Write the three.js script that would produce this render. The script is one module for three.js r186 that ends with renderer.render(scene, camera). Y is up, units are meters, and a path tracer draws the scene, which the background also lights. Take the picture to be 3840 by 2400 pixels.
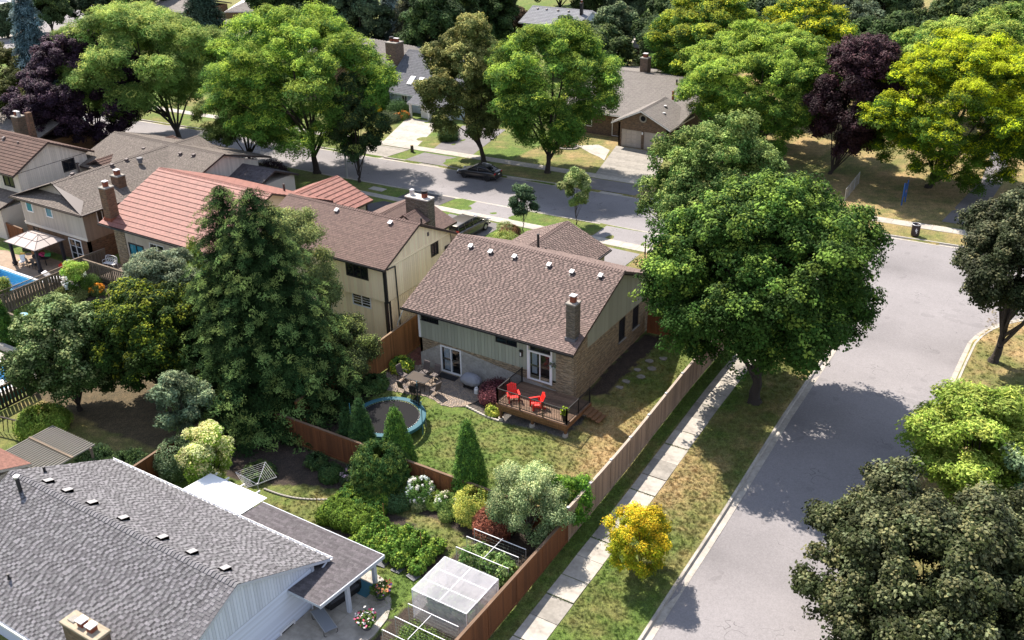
import * as THREE from 'three';
import { mergeGeometries } from 'three/addons/utils/BufferGeometryUtils.js';
import { RoundedBoxGeometry } from 'three/addons/geometries/RoundedBoxGeometry.js';

// ---------- camera, sky, sun, exposure ----------
const scene = new THREE.Scene();
const V = (x, y, z) => new THREE.Vector3(x, y, z);
const RAD = Math.PI / 180;
const camera = new THREE.PerspectiveCamera(2 * Math.atan(1200 / 3700) / RAD, 1.6, 0.5, 2000);
camera.position.set(0, 34, 0);
camera.rotation.order = 'YXZ';
camera.rotation.set(-26.98 * RAD, 32.7 * RAD, -1.12 * RAD);
scene.add(camera);
const sunDir = V(-0.66, 1, -0.30).normalize();
// hazy summer sky: pale and bright towards the horizon, bluer overhead, thin cloud veils
function skyNoise(x, y, z) { let s = 0, k = 1, m = .5; for (let i = 0; i < 4; i++) { s += m * (.5 + .5 * Math.sin(x * k * 2.1 + 1.7 * Math.sin(z * k * 1.3 + i) + i * 2.3) * Math.cos(z * k * 1.9 - 1.4 * Math.sin(y * k * 2.2 + x * k) + i)); m *= .5; k *= 2.03; } return s; }
{
  const W = 512, Hh = 256, d = new Float32Array(W * Hh * 4);
  for (let j = 0; j < Hh; j++) for (let i = 0; i < W; i++) {
    const el = ((j + .5) / Hh - .5) * Math.PI, az = ((i + .5) / W - .5) * 2 * Math.PI, y = Math.sin(el), x = Math.cos(el) * Math.cos(az), z = Math.cos(el) * Math.sin(az), up = Math.max(0, y), t = Math.pow(up, .55);
    const c = Math.max(0, skyNoise(x / (up + .25), y, z / (up + .25)) - .42) * 1.3 * Math.min(1, up * 4), g = Math.pow(Math.max(0, x * sunDir.x + y * sunDir.y + z * sunDir.z), 24) * .4;
    const q = [[.58, .17], [.62, .24], [.70, .42]].map(([h, zz]) => h + (zz - h) * t), o = (j * W + i) * 4; for (let k = 0; k < 3; k++) d[o + k] = y < 0 ? [.3, .29, .25][k] : q[k] + (.55 - q[k]) * Math.min(.6, c) + g; d[o + 3] = 1;
  }
  const t = new THREE.DataTexture(d, W, Hh, THREE.RGBAFormat, THREE.FloatType); t.mapping = THREE.EquirectangularReflectionMapping; t.magFilter = THREE.LinearFilter; t.needsUpdate = true; scene.background = t; scene.environment = t;
}
const sun = new THREE.DirectionalLight(0xfff4e8, 5);
sun.position.copy(sunDir.clone().multiplyScalar(200).add(V(-40, 0, -60)));
sun.target.position.set(-40, 0, -60);
sun.castShadow = true;
sun.shadow.mapSize.set(4096, 4096);
Object.assign(sun.shadow.camera, { left: -150, right: 150, top: 150, bottom: -150, near: 1, far: 500 });
scene.add(sun, sun.target);
const renderer = new THREE.WebGLRenderer({ antialias: true });
renderer.setSize(1024, 640);
renderer.toneMapping = THREE.LinearToneMapping;
renderer.toneMappingExposure = 1.95;
renderer.shadowMap.enabled = true;

// ---------- helpers ----------
function rng(s) { return () => { s |= 0; s = s + 0x6D2B79F5 | 0; let t = Math.imul(s ^ s >>> 15, 1 | s); t = t + Math.imul(t ^ t >>> 7, 61 | t) ^ t; return ((t ^ t >>> 14) >>> 0) / 4294967296; }; }
const rnd = rng(77), rr = (a, b, f = rnd) => a + (b - a) * f();
const clamp = (x, a, b) => Math.min(b, Math.max(a, x));
const sstep = (a, b, x) => { const t = clamp((x - a) / (b - a), 0, 1); return t * t * (3 - 2 * t); };
const lerp = (a, b, t) => a + (b - a) * t;
function hash2(x, y) { let h = Math.imul(x, 374761393) + Math.imul(y, 668265263) | 0; h = Math.imul(h ^ h >>> 13, 1274126177); return ((h ^ h >>> 16) >>> 0) / 4294967296; }
function vnoise(x, y, per = 0) {
  const xi = Math.floor(x), yi = Math.floor(y), fx = x - xi, fy = y - yi, w = per ? (a) => ((a % per) + per) % per : (a) => a;
  const u = fx * fx * (3 - 2 * fx), v = fy * fy * (3 - 2 * fy);
  return lerp(lerp(hash2(w(xi), w(yi)), hash2(w(xi + 1), w(yi)), u), lerp(hash2(w(xi), w(yi + 1)), hash2(w(xi + 1), w(yi + 1)), u), v);
}
function fbm(x, y, o = 4, per = 0) { let s = 0, a = 0.5, n = 0; for (let i = 0; i < o; i++) { s += a * vnoise(x, y, per); n += a; x *= 2; y *= 2; if (per) per *= 2; a *= 0.5; } return s / n; }
const used = {};
function nm(n) { if (!(n in used)) { used[n] = 0; return n; } used[n]++; return n + '_' + String(used[n]).padStart(3, '0'); }
function tag(o, label, category, group) { o.userData = { ...o.userData, label, category }; if (group) o.userData.group = group; return o; }
function thing(name, label, category, p = [0, 0, 0], ry = 0, group) {
  const o = new THREE.Group(); o.name = nm(name); o.position.set(...p); o.rotation.y = ry; scene.add(o); return tag(o, label, category, group);
}
function struct(name, geo, m) { const o = new THREE.Mesh(geo, m); o.name = nm(name); o.userData.kind = 'structure'; o.castShadow = o.receiveShadow = true; scene.add(o); return o; }
function part(parent, name, geo, m, extra) {
  const o = new THREE.Mesh(Array.isArray(geo) ? merge(geo) : geo, m); o.name = name; o.castShadow = o.receiveShadow = true;
  if (extra) Object.assign(o.userData, extra); parent.add(o); return o;
}
function lone(name, label, category, geo, m, group) { const o = new THREE.Mesh(Array.isArray(geo) ? merge(geo) : geo, m); o.name = nm(name); o.castShadow = o.receiveShadow = true; scene.add(o); return tag(o, label, category, group); }
const flat = (g) => { const h = g.index ? g.toNonIndexed() : g; for (const k of Object.keys(h.attributes)) if (!['position', 'normal', 'uv', 'color'].includes(k)) h.deleteAttribute(k); return h; };
function merge(l) { const a = l.map(flat); const col = a.some((g) => g.attributes.color); if (col) for (const g of a) if (!g.attributes.color) g.setAttribute('color', new THREE.BufferAttribute(new Float32Array(g.attributes.position.count * 3).fill(1), 3)); return a.length === 1 ? a[0] : mergeGeometries(a); }
function metric(g, s = 1) { // uv in metres by dominant normal axis
  g = flat(g); const p = g.attributes.position, n = g.attributes.normal, uv = new Float32Array(p.count * 2);
  for (let i = 0; i < p.count; i++) {
    const ax = Math.abs(n.getX(i)), ay = Math.abs(n.getY(i)), az = Math.abs(n.getZ(i)), x = p.getX(i), y = p.getY(i), z = p.getZ(i);
    if (ay >= ax && ay >= az) { uv[2 * i] = x / s; uv[2 * i + 1] = z / s; } else if (ax >= az) { uv[2 * i] = z / s; uv[2 * i + 1] = y / s; } else { uv[2 * i] = x / s; uv[2 * i + 1] = y / s; }
  }
  g.setAttribute('uv', new THREE.BufferAttribute(uv, 2)); return g;
}
function tint(g, r, gg, b) { g = flat(g); const n = g.attributes.position.count, c = new Float32Array(n * 3); for (let i = 0; i < n; i++) { c[3 * i] = r; c[3 * i + 1] = gg; c[3 * i + 2] = b; } g.setAttribute('color', new THREE.BufferAttribute(c, 3)); return g; }
const M4 = new THREE.Matrix4(), EU = new THREE.Euler();
function xf(g, x, y, z, rx = 0, ry = 0, rz = 0) { return g.applyMatrix4(M4.makeRotationFromEuler(EU.set(rx, ry, rz, 'YXZ')).setPosition(x, y, z)); }
const box = (sx, sy, sz, x = 0, y = 0, z = 0, rx = 0, ry = 0, rz = 0) => xf(new THREE.BoxGeometry(sx, sy, sz), x, y, z, rx, ry, rz);
const rbox = (sx, sy, sz, r, x = 0, y = 0, z = 0, rx = 0, ry = 0, rz = 0) => xf(new RoundedBoxGeometry(sx, sy, sz, 2, r), x, y, z, rx, ry, rz);
const cyl = (r0, r1, h, x, y, z, seg = 10, rx = 0, ry = 0, rz = 0) => xf(new THREE.CylinderGeometry(r1, r0, h, seg), x, y, z, rx, ry, rz);
function bar(a, b, r, seg = 6, r1 = r) { // tube between points
  const d = b.clone().sub(a), l = d.length(), g = new THREE.CylinderGeometry(r1, r, l, seg, 1);
  return g.applyQuaternion(new THREE.Quaternion().setFromUnitVectors(V(0, 1, 0), d.normalize())).translate((a.x + b.x) / 2, (a.y + b.y) / 2, (a.z + b.z) / 2);
}
function beam(a, b, w, h) { // rectangular bar, h is vertical
  const d = b.clone().sub(a), l = d.length(), g = new THREE.BoxGeometry(w, h, l), m = new THREE.Matrix4().lookAt(b, a, V(0, 1, 0));
  return g.applyMatrix4(m.setPosition((a.x + b.x) / 2, (a.y + b.y) / 2, (a.z + b.z) / 2));
}
function tubeP(pts, r, seg = 20, rs = 6) { return new THREE.TubeGeometry(new THREE.CatmullRomCurve3(pts), seg, r, rs); }
function geo(pos, idx, col) {
  const g = new THREE.BufferGeometry(); g.setAttribute('position', new THREE.Float32BufferAttribute(pos, 3)); if (idx) g.setIndex(idx);
  if (col) g.setAttribute('color', new THREE.Float32BufferAttribute(col, 3)); let h = g.index ? g.toNonIndexed() : g; h.computeVertexNormals();
  h.setAttribute('uv', new THREE.BufferAttribute(new Float32Array(h.attributes.position.count * 2), 2)); return h;
}
// ---------- terrain ----------
const PZ = [[-400, 1.1], [-58, 1.1], [-52, .95], [-47.7, .6], [-43, .2], [-40, 0], [-36, -.12], [-30, -.45], [-20, -.8], [40, -1.2]];
function prof(z) { for (let i = 1; i < PZ.length; i++) if (z <= PZ[i][0]) { const [a, ya] = PZ[i - 1], [b, yb] = PZ[i]; return ya + (yb - ya) * clamp((z - a) / (b - a), 0, 1); } return -1.2; }
const H = (x, z) => prof(z + 8 * (1 - sstep(-31, -26, x)));
const zn = (x) => -74.15 - 0.055 * (x + 48), zf = (x) => -82.1 - 0.077 * (x + 48);
const XL = -13.65, XR = -5.5; // side street kerb lines
const cornerL = [], cornerR = [];
for (let i = 0; i <= 10; i++) { const t = i / 10, a = V(XL, 0, -62), b = V(XL, 0, -73), c = V(-24, 0, zn(-24)); cornerL.push(V(lerp(lerp(a.x, b.x, t), lerp(b.x, c.x, t), t), 0, lerp(lerp(a.z, b.z, t), lerp(b.z, c.z, t), t))); }
for (let i = 0; i <= 10; i++) { const t = i / 10, a = V(XR, 0, -66), b = V(XR - .3, 0, -74), c = V(4, 0, -77); cornerR.push(V(lerp(lerp(a.x, b.x, t), lerp(b.x, c.x, t), t), 0, lerp(lerp(a.z, b.z, t), lerp(b.z, c.z, t), t))); }
// outline of the asphalt north of z = -58 (flat part)
const roadPoly = [V(XL, 0, -58), ...cornerL, V(-48, 0, zn(-48)), V(-80, 0, zn(-80)), V(-150, 0, zn(-150)), V(-260, 0, -62), V(-260, 0, -70), V(-150, 0, zf(-150)), V(-80, 0, zf(-80)), V(-40, 0, zf(-40)), V(-10, 0, zf(-10)), V(30, 0, -88.2), V(60, 0, -90), V(60, 0, -81), V(20, 0, -78.4), ...cornerR.slice().reverse(), V(XR, 0, -58)];
function inPoly(x, z, p) { let c = false; for (let i = 0, j = p.length - 1; i < p.length; j = i++) if ((p[i].z > z) !== (p[j].z > z) && x < (p[j].x - p[i].x) * (z - p[i].z) / (p[j].z - p[i].z) + p[i].x) c = !c; return c; }
const inRoad = (x, z) => z > -58 ? x > XL && x < XR : inPoly(x, z, roadPoly);
const P2 = (l) => l.map(([x, z]) => V(x, 0, z));
// ---------- procedural textures ----------
function tex(n, fn, srgb = true) { // fn(u,v) -> [r,g,b] 0..1, tileable
  const d = new Uint8Array(n * n * 4);
  for (let y = 0; y < n; y++) for (let x = 0; x < n; x++) { const c = fn(x / n, y / n, x, y), i = (y * n + x) * 4; d[i] = clamp(c[0], 0, 1) * 255; d[i + 1] = clamp(c[1], 0, 1) * 255; d[i + 2] = clamp(c[2], 0, 1) * 255; d[i + 3] = 255; }
  const t = new THREE.DataTexture(d, n, n); t.wrapS = t.wrapT = THREE.RepeatWrapping; t.magFilter = THREE.LinearFilter; t.minFilter = THREE.LinearMipmapLinearFilter; t.generateMipmaps = true;
  if (srgb) t.colorSpace = THREE.SRGBColorSpace; t.needsUpdate = true; return t;
}
const rep = (t, x, y = x) => { const c = t.clone(); c.repeat.set(x, y); c.needsUpdate = true; return c; };
const g1 = (v) => [v, v, v];
const tGrass = tex(512, (u, v, x, y) => { const b = fbm(u * 8, v * 8, 4, 8), f = fbm(u * 64, v * 64, 3, 64), s = hash2(x, y); const k = .82 + .2 * (b - .5) + .62 * (f - .5) + .16 * (s - .5); return [k + .04 * (b - .5), k, k - .05 * (f - .5)]; });
const tGrassB = tex(512, (u, v, x, y) => g1(.5 * fbm(u * 64, v * 64, 3, 64) + .3 * hash2(x, y) + .2 * fbm(u * 16, v * 16, 2, 16)), false);
const tAsph = tex(512, (u, v, x, y) => { const s = hash2(x, y), b = fbm(u * 6, v * 6, 5, 6), f = fbm(u * 128, v * 128, 2, 128); let k = .8 + .12 * (b - .5) + .14 * (s - .5) + .12 * (f - .5); return [k, k * .985, k * .985]; });
const tRoad = tex(1024, (u, v, x, y) => { const s = hash2(x, y), b = fbm(u * 3, v * 3, 6, 3), w = fbm(u * 9 + 3, v * 9, 4, 9), f = fbm(u * 220, v * 220, 2, 220); let k = .8 + .2 * (b - .5) + .09 * (s - .5) + .1 * (f - .5); const c = Math.abs(fbm(u * 7 + .3 * w, v * 7, 4, 7) - .5); if (c < .003 && w > .54) k *= .72; const st = fbm(u * 14 + 7, v * 14, 3, 14); if (st > .74) k *= .95; return [k * 1.0, k * .985, k * .982]; });
const tConc = tex(512, (u, v, x, y) => { const s = hash2(x, y), b = fbm(u * 5, v * 5, 5, 5), st = fbm(u * 20, v * 20, 3, 20); const k = .84 + .2 * (b - .5) + .09 * (s - .5) + .1 * (st - .5); return [k, k * .985, k * .955]; });
const tNoise = tex(256, (u, v, x, y) => { const k = .82 + .25 * (fbm(u * 8, v * 8, 4, 8) - .5) + .12 * (hash2(x, y) - .5); return g1(k); });
const tBump = tex(256, (u, v, x, y) => g1(.6 * fbm(u * 32, v * 32, 3, 32) + .4 * hash2(x, y)), false);
const tWood = tex(256, (u, v, x, y) => { const k = .74 + .34 * (fbm(u * 40, v * 3, 3, 0) - .5) + .2 * (fbm(u * 4 + 9, v * 2, 3, 0) - .5); return [k, k * .97, k * .93]; });
// ledge stone: thin irregular courses; brick: running bond
function courses(rows, cols, jit, dark) {
  return (u, v) => {
    const r = Math.floor(v * rows), fv = v * rows - r, w = cols * (.7 + .6 * hash2(r, 7)), W = Math.round(w), off = hash2(r, 3), cu = (u + off) * W, c = Math.floor(cu), fu = cu - c, id = hash2(c % W, r + 11);
    const gap = Math.min(fv, 1 - fv) < .1 || Math.min(fu, 1 - fu) < .1 / (rows / W) * .35;
    return [id, gap ? 0 : 1, hash2(c % W, r + 29), fu, fv];
  };
}
const cStone = courses(22, 7), cBrick = courses(13, 5);
const tStone = tex(512, (u, v, x, y) => { const [id, m, i2] = cStone(u, v); const k = (m ? .6 + .3 * id : .42) + .16 * (fbm(u * 60, v * 60, 3, 60) - .5); return [k, k * (.965 - .04 * i2), k * (.885 - .09 * i2)]; });
const tStoneB = tex(512, (u, v) => { const [id, m] = cStone(u, v); return g1(m ? .5 + .5 * id : 0); }, false);
const tBrick = tex(512, (u, v, x, y) => { const [id, m, i2] = cBrick(u, v); const k = (m ? .6 + .26 * id : .66) + .12 * (fbm(u * 60, v * 60, 3, 60) - .5); return [k, k * (m ? .92 - .06 * i2 : .97), k * (m ? .84 - .1 * i2 : .93)]; });
const tBrickB = tex(512, (u, v) => g1(cBrick(u, v)[1] ? .9 : .2), false);
const MS = (o) => new THREE.MeshStandardMaterial({ roughness: .9, ...o });
const C = (r, g, b) => new THREE.Color().setRGB(r, g, b);
const M = {
  asphalt: MS({ color: C(.37, .362, .368), map: rep(tRoad, 1 / 13), bumpMap: rep(tBump, 1 / .8), bumpScale: .004, roughness: .92 }),
  asphaltDark: MS({ color: C(.14, .135, .14), map: rep(tAsph, 1 / 3), bumpMap: rep(tBump, 1 / .8), bumpScale: .004 }),
  asphaltMid: MS({ color: C(.29, .28, .28), map: rep(tAsph, 1 / 3), bumpMap: rep(tBump, 1 / .8), bumpScale: .004 }),
  concrete: MS({ color: C(.57, .545, .51), map: rep(tConc, 1 / 3), bumpMap: rep(tBump, 1 / .6), bumpScale: .002 }),
  concreteGrey: MS({ color: C(.40, .385, .36), map: rep(tConc, 1 / 2.2), bumpMap: rep(tBump, 1 / .6), bumpScale: .002 }),
  stoneH: MS({ color: C(.64, .57, .485), map: rep(tStone, 1 / 1.5), bumpMap: rep(tStoneB, 1 / 1.5), bumpScale: .03 }),
  stoneGrey: MS({ color: C(.33, .32, .32), map: rep(tStone, 1 / 1.2), bumpMap: rep(tStoneB, 1 / 1.2), bumpScale: .03 }),
  brickTan: MS({ color: C(.33, .24, .18), map: rep(tBrick, 1 / 1), bumpMap: rep(tBrickB, 1), bumpScale: .012 }),
  brickGrey: MS({ color: C(.31, .27, .24), map: rep(tBrick, 1), bumpMap: rep(tBrickB, 1), bumpScale: .012 }),
  brickPink: MS({ color: C(.38, .29, .25), map: rep(tBrick, 1), bumpMap: rep(tBrickB, 1), bumpScale: .012 }),
  white: MS({ color: C(.8, .8, .8), roughness: .5 }),
  whitePanel: MS({ color: C(.86, .87, .9), roughness: .35 }),
  trimBrown: MS({ color: C(.045, .03, .028), roughness: .5 }),
  trimDark: MS({ color: C(.02, .019, .022), roughness: .5 }),
  trimBlue: MS({ color: C(.5, .54, .6), roughness: .5 }),
  dark: MS({ color: C(.012, .012, .013), roughness: .9 }),
  black: MS({ color: C(.012, .012, .013), roughness: .45 }),
  metal: MS({ color: C(.6, .6, .6), roughness: .35, metalness: .8 }),
  galv: MS({ color: C(.5, .51, .53), roughness: .45, metalness: .5 }),
  clay: MS({ color: C(.35, .1, .05), map: tNoise }),
  lead: MS({ color: C(.12, .12, .13), roughness: .6 }),
  ventWhite: MS({ color: C(.62, .6, .6), roughness: .4 }),
  ventBrown: MS({ color: C(.11, .085, .08), roughness: .6 }),
  bark: MS({ color: C(.07, .055, .045), map: rep(tNoise, 1, 4), bumpMap: rep(tBump, 1, 3), bumpScale: .02 }),
  barkPale: MS({ color: C(.15, .125, .1), map: rep(tNoise, 1, 4), bumpMap: rep(tBump, 1, 3), bumpScale: .02 }),
  glass: new THREE.MeshPhysicalMaterial({ color: C(.86, .9, .92), transmission: 1, thickness: 0, roughness: .03, ior: 1.5 }),
  glassDark: new THREE.MeshPhysicalMaterial({ color: C(.012, .014, .018), roughness: .04, specularIntensity: 1 }),
  glassBlue: new THREE.MeshPhysicalMaterial({ color: C(.03, .22, .3), roughness: .04 }),
  curtain: MS({ color: C(.55, .58, .62) }),
  inside: MS({ color: C(.05, .045, .04) }),
  red: MS({ color: C(.72, .022, .016), roughness: .4 }),
  soil: MS({ color: C(.045, .032, .024), map: rep(tGrass, .5), bumpMap: rep(tGrassB, .5), bumpScale: .05 }),
  mulchRed: MS({ color: C(.16, .07, .055), map: rep(tGrass, .5), bumpMap: rep(tGrassB, .7), bumpScale: .05 }),
  gravel: MS({ color: C(.22, .19, .165), map: rep(tGrass, 1), bumpMap: rep(tGrassB, 1), bumpScale: .05 }),
  pvc: MS({ color: C(.82, .82, .84), roughness: .35 }),
};
// ---------- roofing ----------
const shTones = {};
function tones(key, r, g, b, spread = .16, n = 5) { return shTones[key] ??= Array.from({ length: n }, (_, i) => { const k = 1 + spread * (2 * i / (n - 1) - 1); return C(r * k, g * k * (1 + .02 * (i % 2)), b * k); }); }
const shMat = {};
function tabGeo(x0, x1, v0, v1, t0, t1, F) { // wedge tab: F(u,v,n) -> Vector3
  const a = F(x0, v0, t0), b = F(x1, v0, t0), c = F(x1, v1, t1), d = F(x0, v1, t1), e = F(x0, v0, 0), f = F(x1, v0, 0), h = F(x0, v1, 0), i = F(x1, v1, 0);
  return [a, b, c, a, c, d, e, f, b, e, b, a, h, e, a, h, a, d, f, i, c, f, c, b];
}
function polyRange(p, v) { // u range of convex polygon at height v (axis = second coord)
  let lo = Infinity, hi = -Infinity;
  for (let i = 0; i < p.length; i++) { const [x0, y0] = p[i], [x1, y1] = p[(i + 1) % p.length]; if ((y0 <= v && y1 >= v) || (y1 <= v && y0 >= v)) { if (y0 === y1) { lo = Math.min(lo, x0, x1); hi = Math.max(hi, x0, x1); } else { const x = x0 + (x1 - x0) * (v - y0) / (y1 - y0); lo = Math.min(lo, x); hi = Math.max(hi, x); } } }
  return hi > lo ? [lo, hi] : null;
}
const shadeMats = (key, list, o = {}) => shMat[key] ??= list.map((c) => MS({ color: c, map: rep(tNoise, 2), bumpMap: rep(tBump, 3), bumpScale: .003, ...o }));
// plane: origin o, eave direction u, slope direction v; poly in (u, v) metres; cfg {key,tones,e,w:[a,b],t,single}
function shingles(parent, o, u, v, poly, cfg) {
  u = u.clone().normalize(); v = v.clone().normalize(); const n = u.clone().cross(v).normalize(); const f = rng(cfg.seed ?? 5), mats = shadeMats(cfg.key, cfg.tones);
  const F = (a, b, c) => o.clone().addScaledVector(u, a).addScaledVector(v, b).addScaledVector(n, c);
  const vs = poly.map((p) => p[1]), vmin = Math.min(...vs), vmax = Math.max(...vs), e = cfg.e, pos = [], col = [], single = [];
  for (let k = 0, v0 = vmin; v0 < vmax - .01; k++, v0 += e) {
    const v1 = Math.min(v0 + e + .02, vmax), r = polyRange(poly, Math.min(v0 + e * .5, vmax - .004)); if (!r) continue;
    let x = r[0] - (cfg.grid ? (k % 2) * cfg.w[0] * .5 : f() * (cfg.w[0] + cfg.w[0] * (cfg.gap ?? 1))), tooth = true;
    while (x < r[1] - .005) {
      const jw = f(), wide = jw > .8 ? cfg.w[1] : cfg.w[0]; let w = tooth ? wide * rr(.94, 1.06, f) : cfg.w[0] * (cfg.gap ?? 1) * rr(.9, 1.1, f); if (cfg.grid) w = cfg.w[0];
      const x0 = Math.max(x, r[0]), x1 = Math.min(x + w, r[1]);
      if (x1 - x0 > .01) {
        const ti = Math.min(mats.length - 1, Math.floor(f() * mats.length)), th = cfg.gap && !tooth ? cfg.t * .25 : cfg.t, dk = cfg.gap && !tooth ? (cfg.dk ?? .72) : 1, q = F((x0 + x1) / 2, v0, 0), c0 = cfg.joint ?? .003;
        single.push({ d: q.distanceTo(camera.position), x0: x0 + c0, x1: x1 - c0, v0, v1, th, ti, dk });
      }
      x += w; tooth = !tooth;
    }
  }
  const N = cfg.single ?? 0; if (N) single.sort((a, b) => a.d - b.d);
  single.forEach((s, i) => {
    const tri = tabGeo(s.x0, s.x1, s.v0, s.v1, s.th + .006, .006, F);
    if (i < N) { const g = geo(tri.flatMap((p) => [p.x, p.y, p.z])); part(parent, cfg.name ?? 'shingle', metric(g), mats[s.dk < 1 ? 0 : s.ti]); } else {
      const c = cfg.tones[s.ti]; for (const p of tri) { pos.push(p.x, p.y, p.z); col.push(c.r * s.dk, c.g * s.dk, c.b * s.dk); }
    }
  });
  const g = metric(geo(pos, null, col)); shMat.vc ??= MS({ color: 0xffffff, vertexColors: true, map: rep(tNoise, 2), bumpMap: rep(tBump, 3), bumpScale: .003 });
  return part(parent, cfg.many ?? 'shingles', g, cfg.mat ?? shMat.vc, { kind: 'stuff' });
}
// roof deck: polygon (Vector3 list, counter-clockwise from above) with thickness downwards
function slab(pts, t) {
  const pos = [], n = pts.length, push = (...q) => q.forEach((p) => pos.push(p.x, p.y, p.z)), d = pts.map((p) => V(p.x, p.y - t, p.z));
  for (let i = 1; i < n - 1; i++) { push(pts[0], pts[i], pts[i + 1]); push(d[0], d[i + 1], d[i]); }
  for (let i = 0; i < n; i++) { const j = (i + 1) % n; push(pts[i], d[i], d[j]); push(pts[i], d[j], pts[j]); }
  return metric(geo(pos));
}
// ---------- walls: frame {o, u} with outward normal u x up ----------
const frame = (x, y, z, dir) => { const u = { '+z': V(1, 0, 0), '-z': V(-1, 0, 0), '+x': V(0, 0, -1), '-x': V(0, 0, 1) }[dir], n = u.clone().cross(V(0, 1, 0)); return { o: V(x, y, z), u, n, at: (a, b, c = 0) => V(x, y, z).addScaledVector(u, a).add(V(0, b, 0)).addScaledVector(n, c), ry: Math.atan2(n.x, n.z) }; };
function onFrame(g, F, a, b, c) { const p = F.at(a, b, c); return xf(g, p.x, p.y, p.z, 0, F.ry, 0); }
function wall(parent, F, poly, holes, m, th = .2, name = 'wall', c = 0) { // extruded wall with openings; holes [x,y,w,h]
  const s = new THREE.Shape(poly.map((p) => new THREE.Vector2(...p)));
  for (const [x, y, w, h] of holes) { const q = new THREE.Path(); q.moveTo(x, y); q.lineTo(x, y + h); q.lineTo(x + w, y + h); q.lineTo(x + w, y); q.closePath(); s.holes.push(q); }
  const g = new THREE.ExtrudeGeometry(s, { depth: th, bevelEnabled: false }); g.translate(0, 0, -th);
  return part(parent, name, metric(onFrame(g, F, 0, 0, c)), m);
}
function stripY(poly, x) { let lo = Infinity, hi = -Infinity; for (let i = 0; i < poly.length; i++) { const [x0, y0] = poly[i], [x1, y1] = poly[(i + 1) % poly.length]; if ((x0 <= x && x1 >= x) || (x1 <= x && x0 >= x)) { if (Math.abs(x1 - x0) < 1e-9) { lo = Math.min(lo, y0, y1); hi = Math.max(hi, y0, y1); } else { const y = y0 + (y1 - y0) * (x - x0) / (x1 - x0); lo = Math.min(lo, y); hi = Math.max(hi, y); } } } return [lo, hi]; }
function boards(parent, F, poly, holes, w, mats, o = {}) { // vertical siding boards
  const xs = poly.map((p) => p[0]), x0 = Math.min(...xs), x1 = Math.max(...xs), gap = o.gap ?? .014, d = o.d ?? .022, f = rng(o.seed ?? 3);
  for (let x = x0; x < x1 - .02; x += w) {
    const cuts = [x + gap / 2, Math.min(x + w, x1) - gap / 2], bm = mats[Math.floor(f() * mats.length)]; for (const h of holes) for (const e of [h[0], h[0] + h[2]]) if (e > cuts[0] + .01 && e < cuts[cuts.length - 1] - .01) cuts.push(e); cuts.sort((a, b) => a - b);
    for (let i = 0; i < cuts.length - 1; i++) {
      const a = cuts[i], b = cuts[i + 1], [la, ha] = stripY(poly, a + 1e-4), [lb, hb] = stripY(poly, b - 1e-4), m = (a + b) / 2; let segs = [[la, ha, lb, hb]];
      for (const h of holes) if (m > h[0] && m < h[0] + h[2]) segs = segs.flatMap(([p, q, r, s]) => { const out = []; if (h[1] > p + .01) out.push([p, Math.min(q, h[1]), r, Math.min(s, h[1])]); if (h[1] + h[3] < q - .01) out.push([Math.max(p, h[1] + h[3]), q, Math.max(r, h[1] + h[3]), s]); return out; });
      for (const [p, q, r, s] of segs) { if (q - p < .01 && s - r < .01) continue; const pos = [], A = F.at(a, p, d), B = F.at(b, r, d), Cc = F.at(b, s, d), D = F.at(a, q, d), A0 = F.at(a, p, 0), B0 = F.at(b, r, 0), C0 = F.at(b, s, 0), D0 = F.at(a, q, 0); for (const t of [[A, B, Cc], [A, Cc, D], [A0, A, D], [A0, D, D0], [B, B0, C0], [B, C0, Cc], [D, Cc, C0], [D, C0, D0], [A0, B0, B], [A0, B, A]]) for (const k of t) pos.push(k.x, k.y, k.z); part(parent, o.name ?? 'siding_board', metric(geo(pos)), bm); }
    }
  }
}
function lapBoards(parent, F, poly, holes, e, mats, o = {}) { // horizontal lap siding
  const ys = poly.map((p) => p[1]), y0 = Math.min(...ys), y1 = Math.max(...ys), f = rng(9);
  for (let y = y0; y < y1 - .02; y += e) {
    const yt = Math.min(y + e, y1), r = polyRange(poly, (y + yt) / 2); if (!r) continue; let segs = [r];
    for (const h of holes) if (yt > h[1] + .01 && y < h[1] + h[3] - .01) segs = segs.flatMap(([a, b]) => { const out = []; if (h[0] > a) out.push([a, Math.min(b, h[0])]); if (h[0] + h[2] < b) out.push([Math.max(a, h[0] + h[2]), b]); return out; });
    for (const [a, b] of segs) { const pos = [], A = F.at(a, y, .03), B = F.at(b, y, .03), Cc = F.at(b, yt, .006), D = F.at(a, yt, .006), A0 = F.at(a, y, 0), B0 = F.at(b, y, 0); for (const t of [[A, B, Cc], [A, Cc, D], [A0, B0, B], [A0, B, A]]) for (const k of t) pos.push(k.x, k.y, k.z); part(parent, 'siding_board', metric(geo(pos)), mats[Math.floor(f() * mats.length)]); }
  }
}
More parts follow.
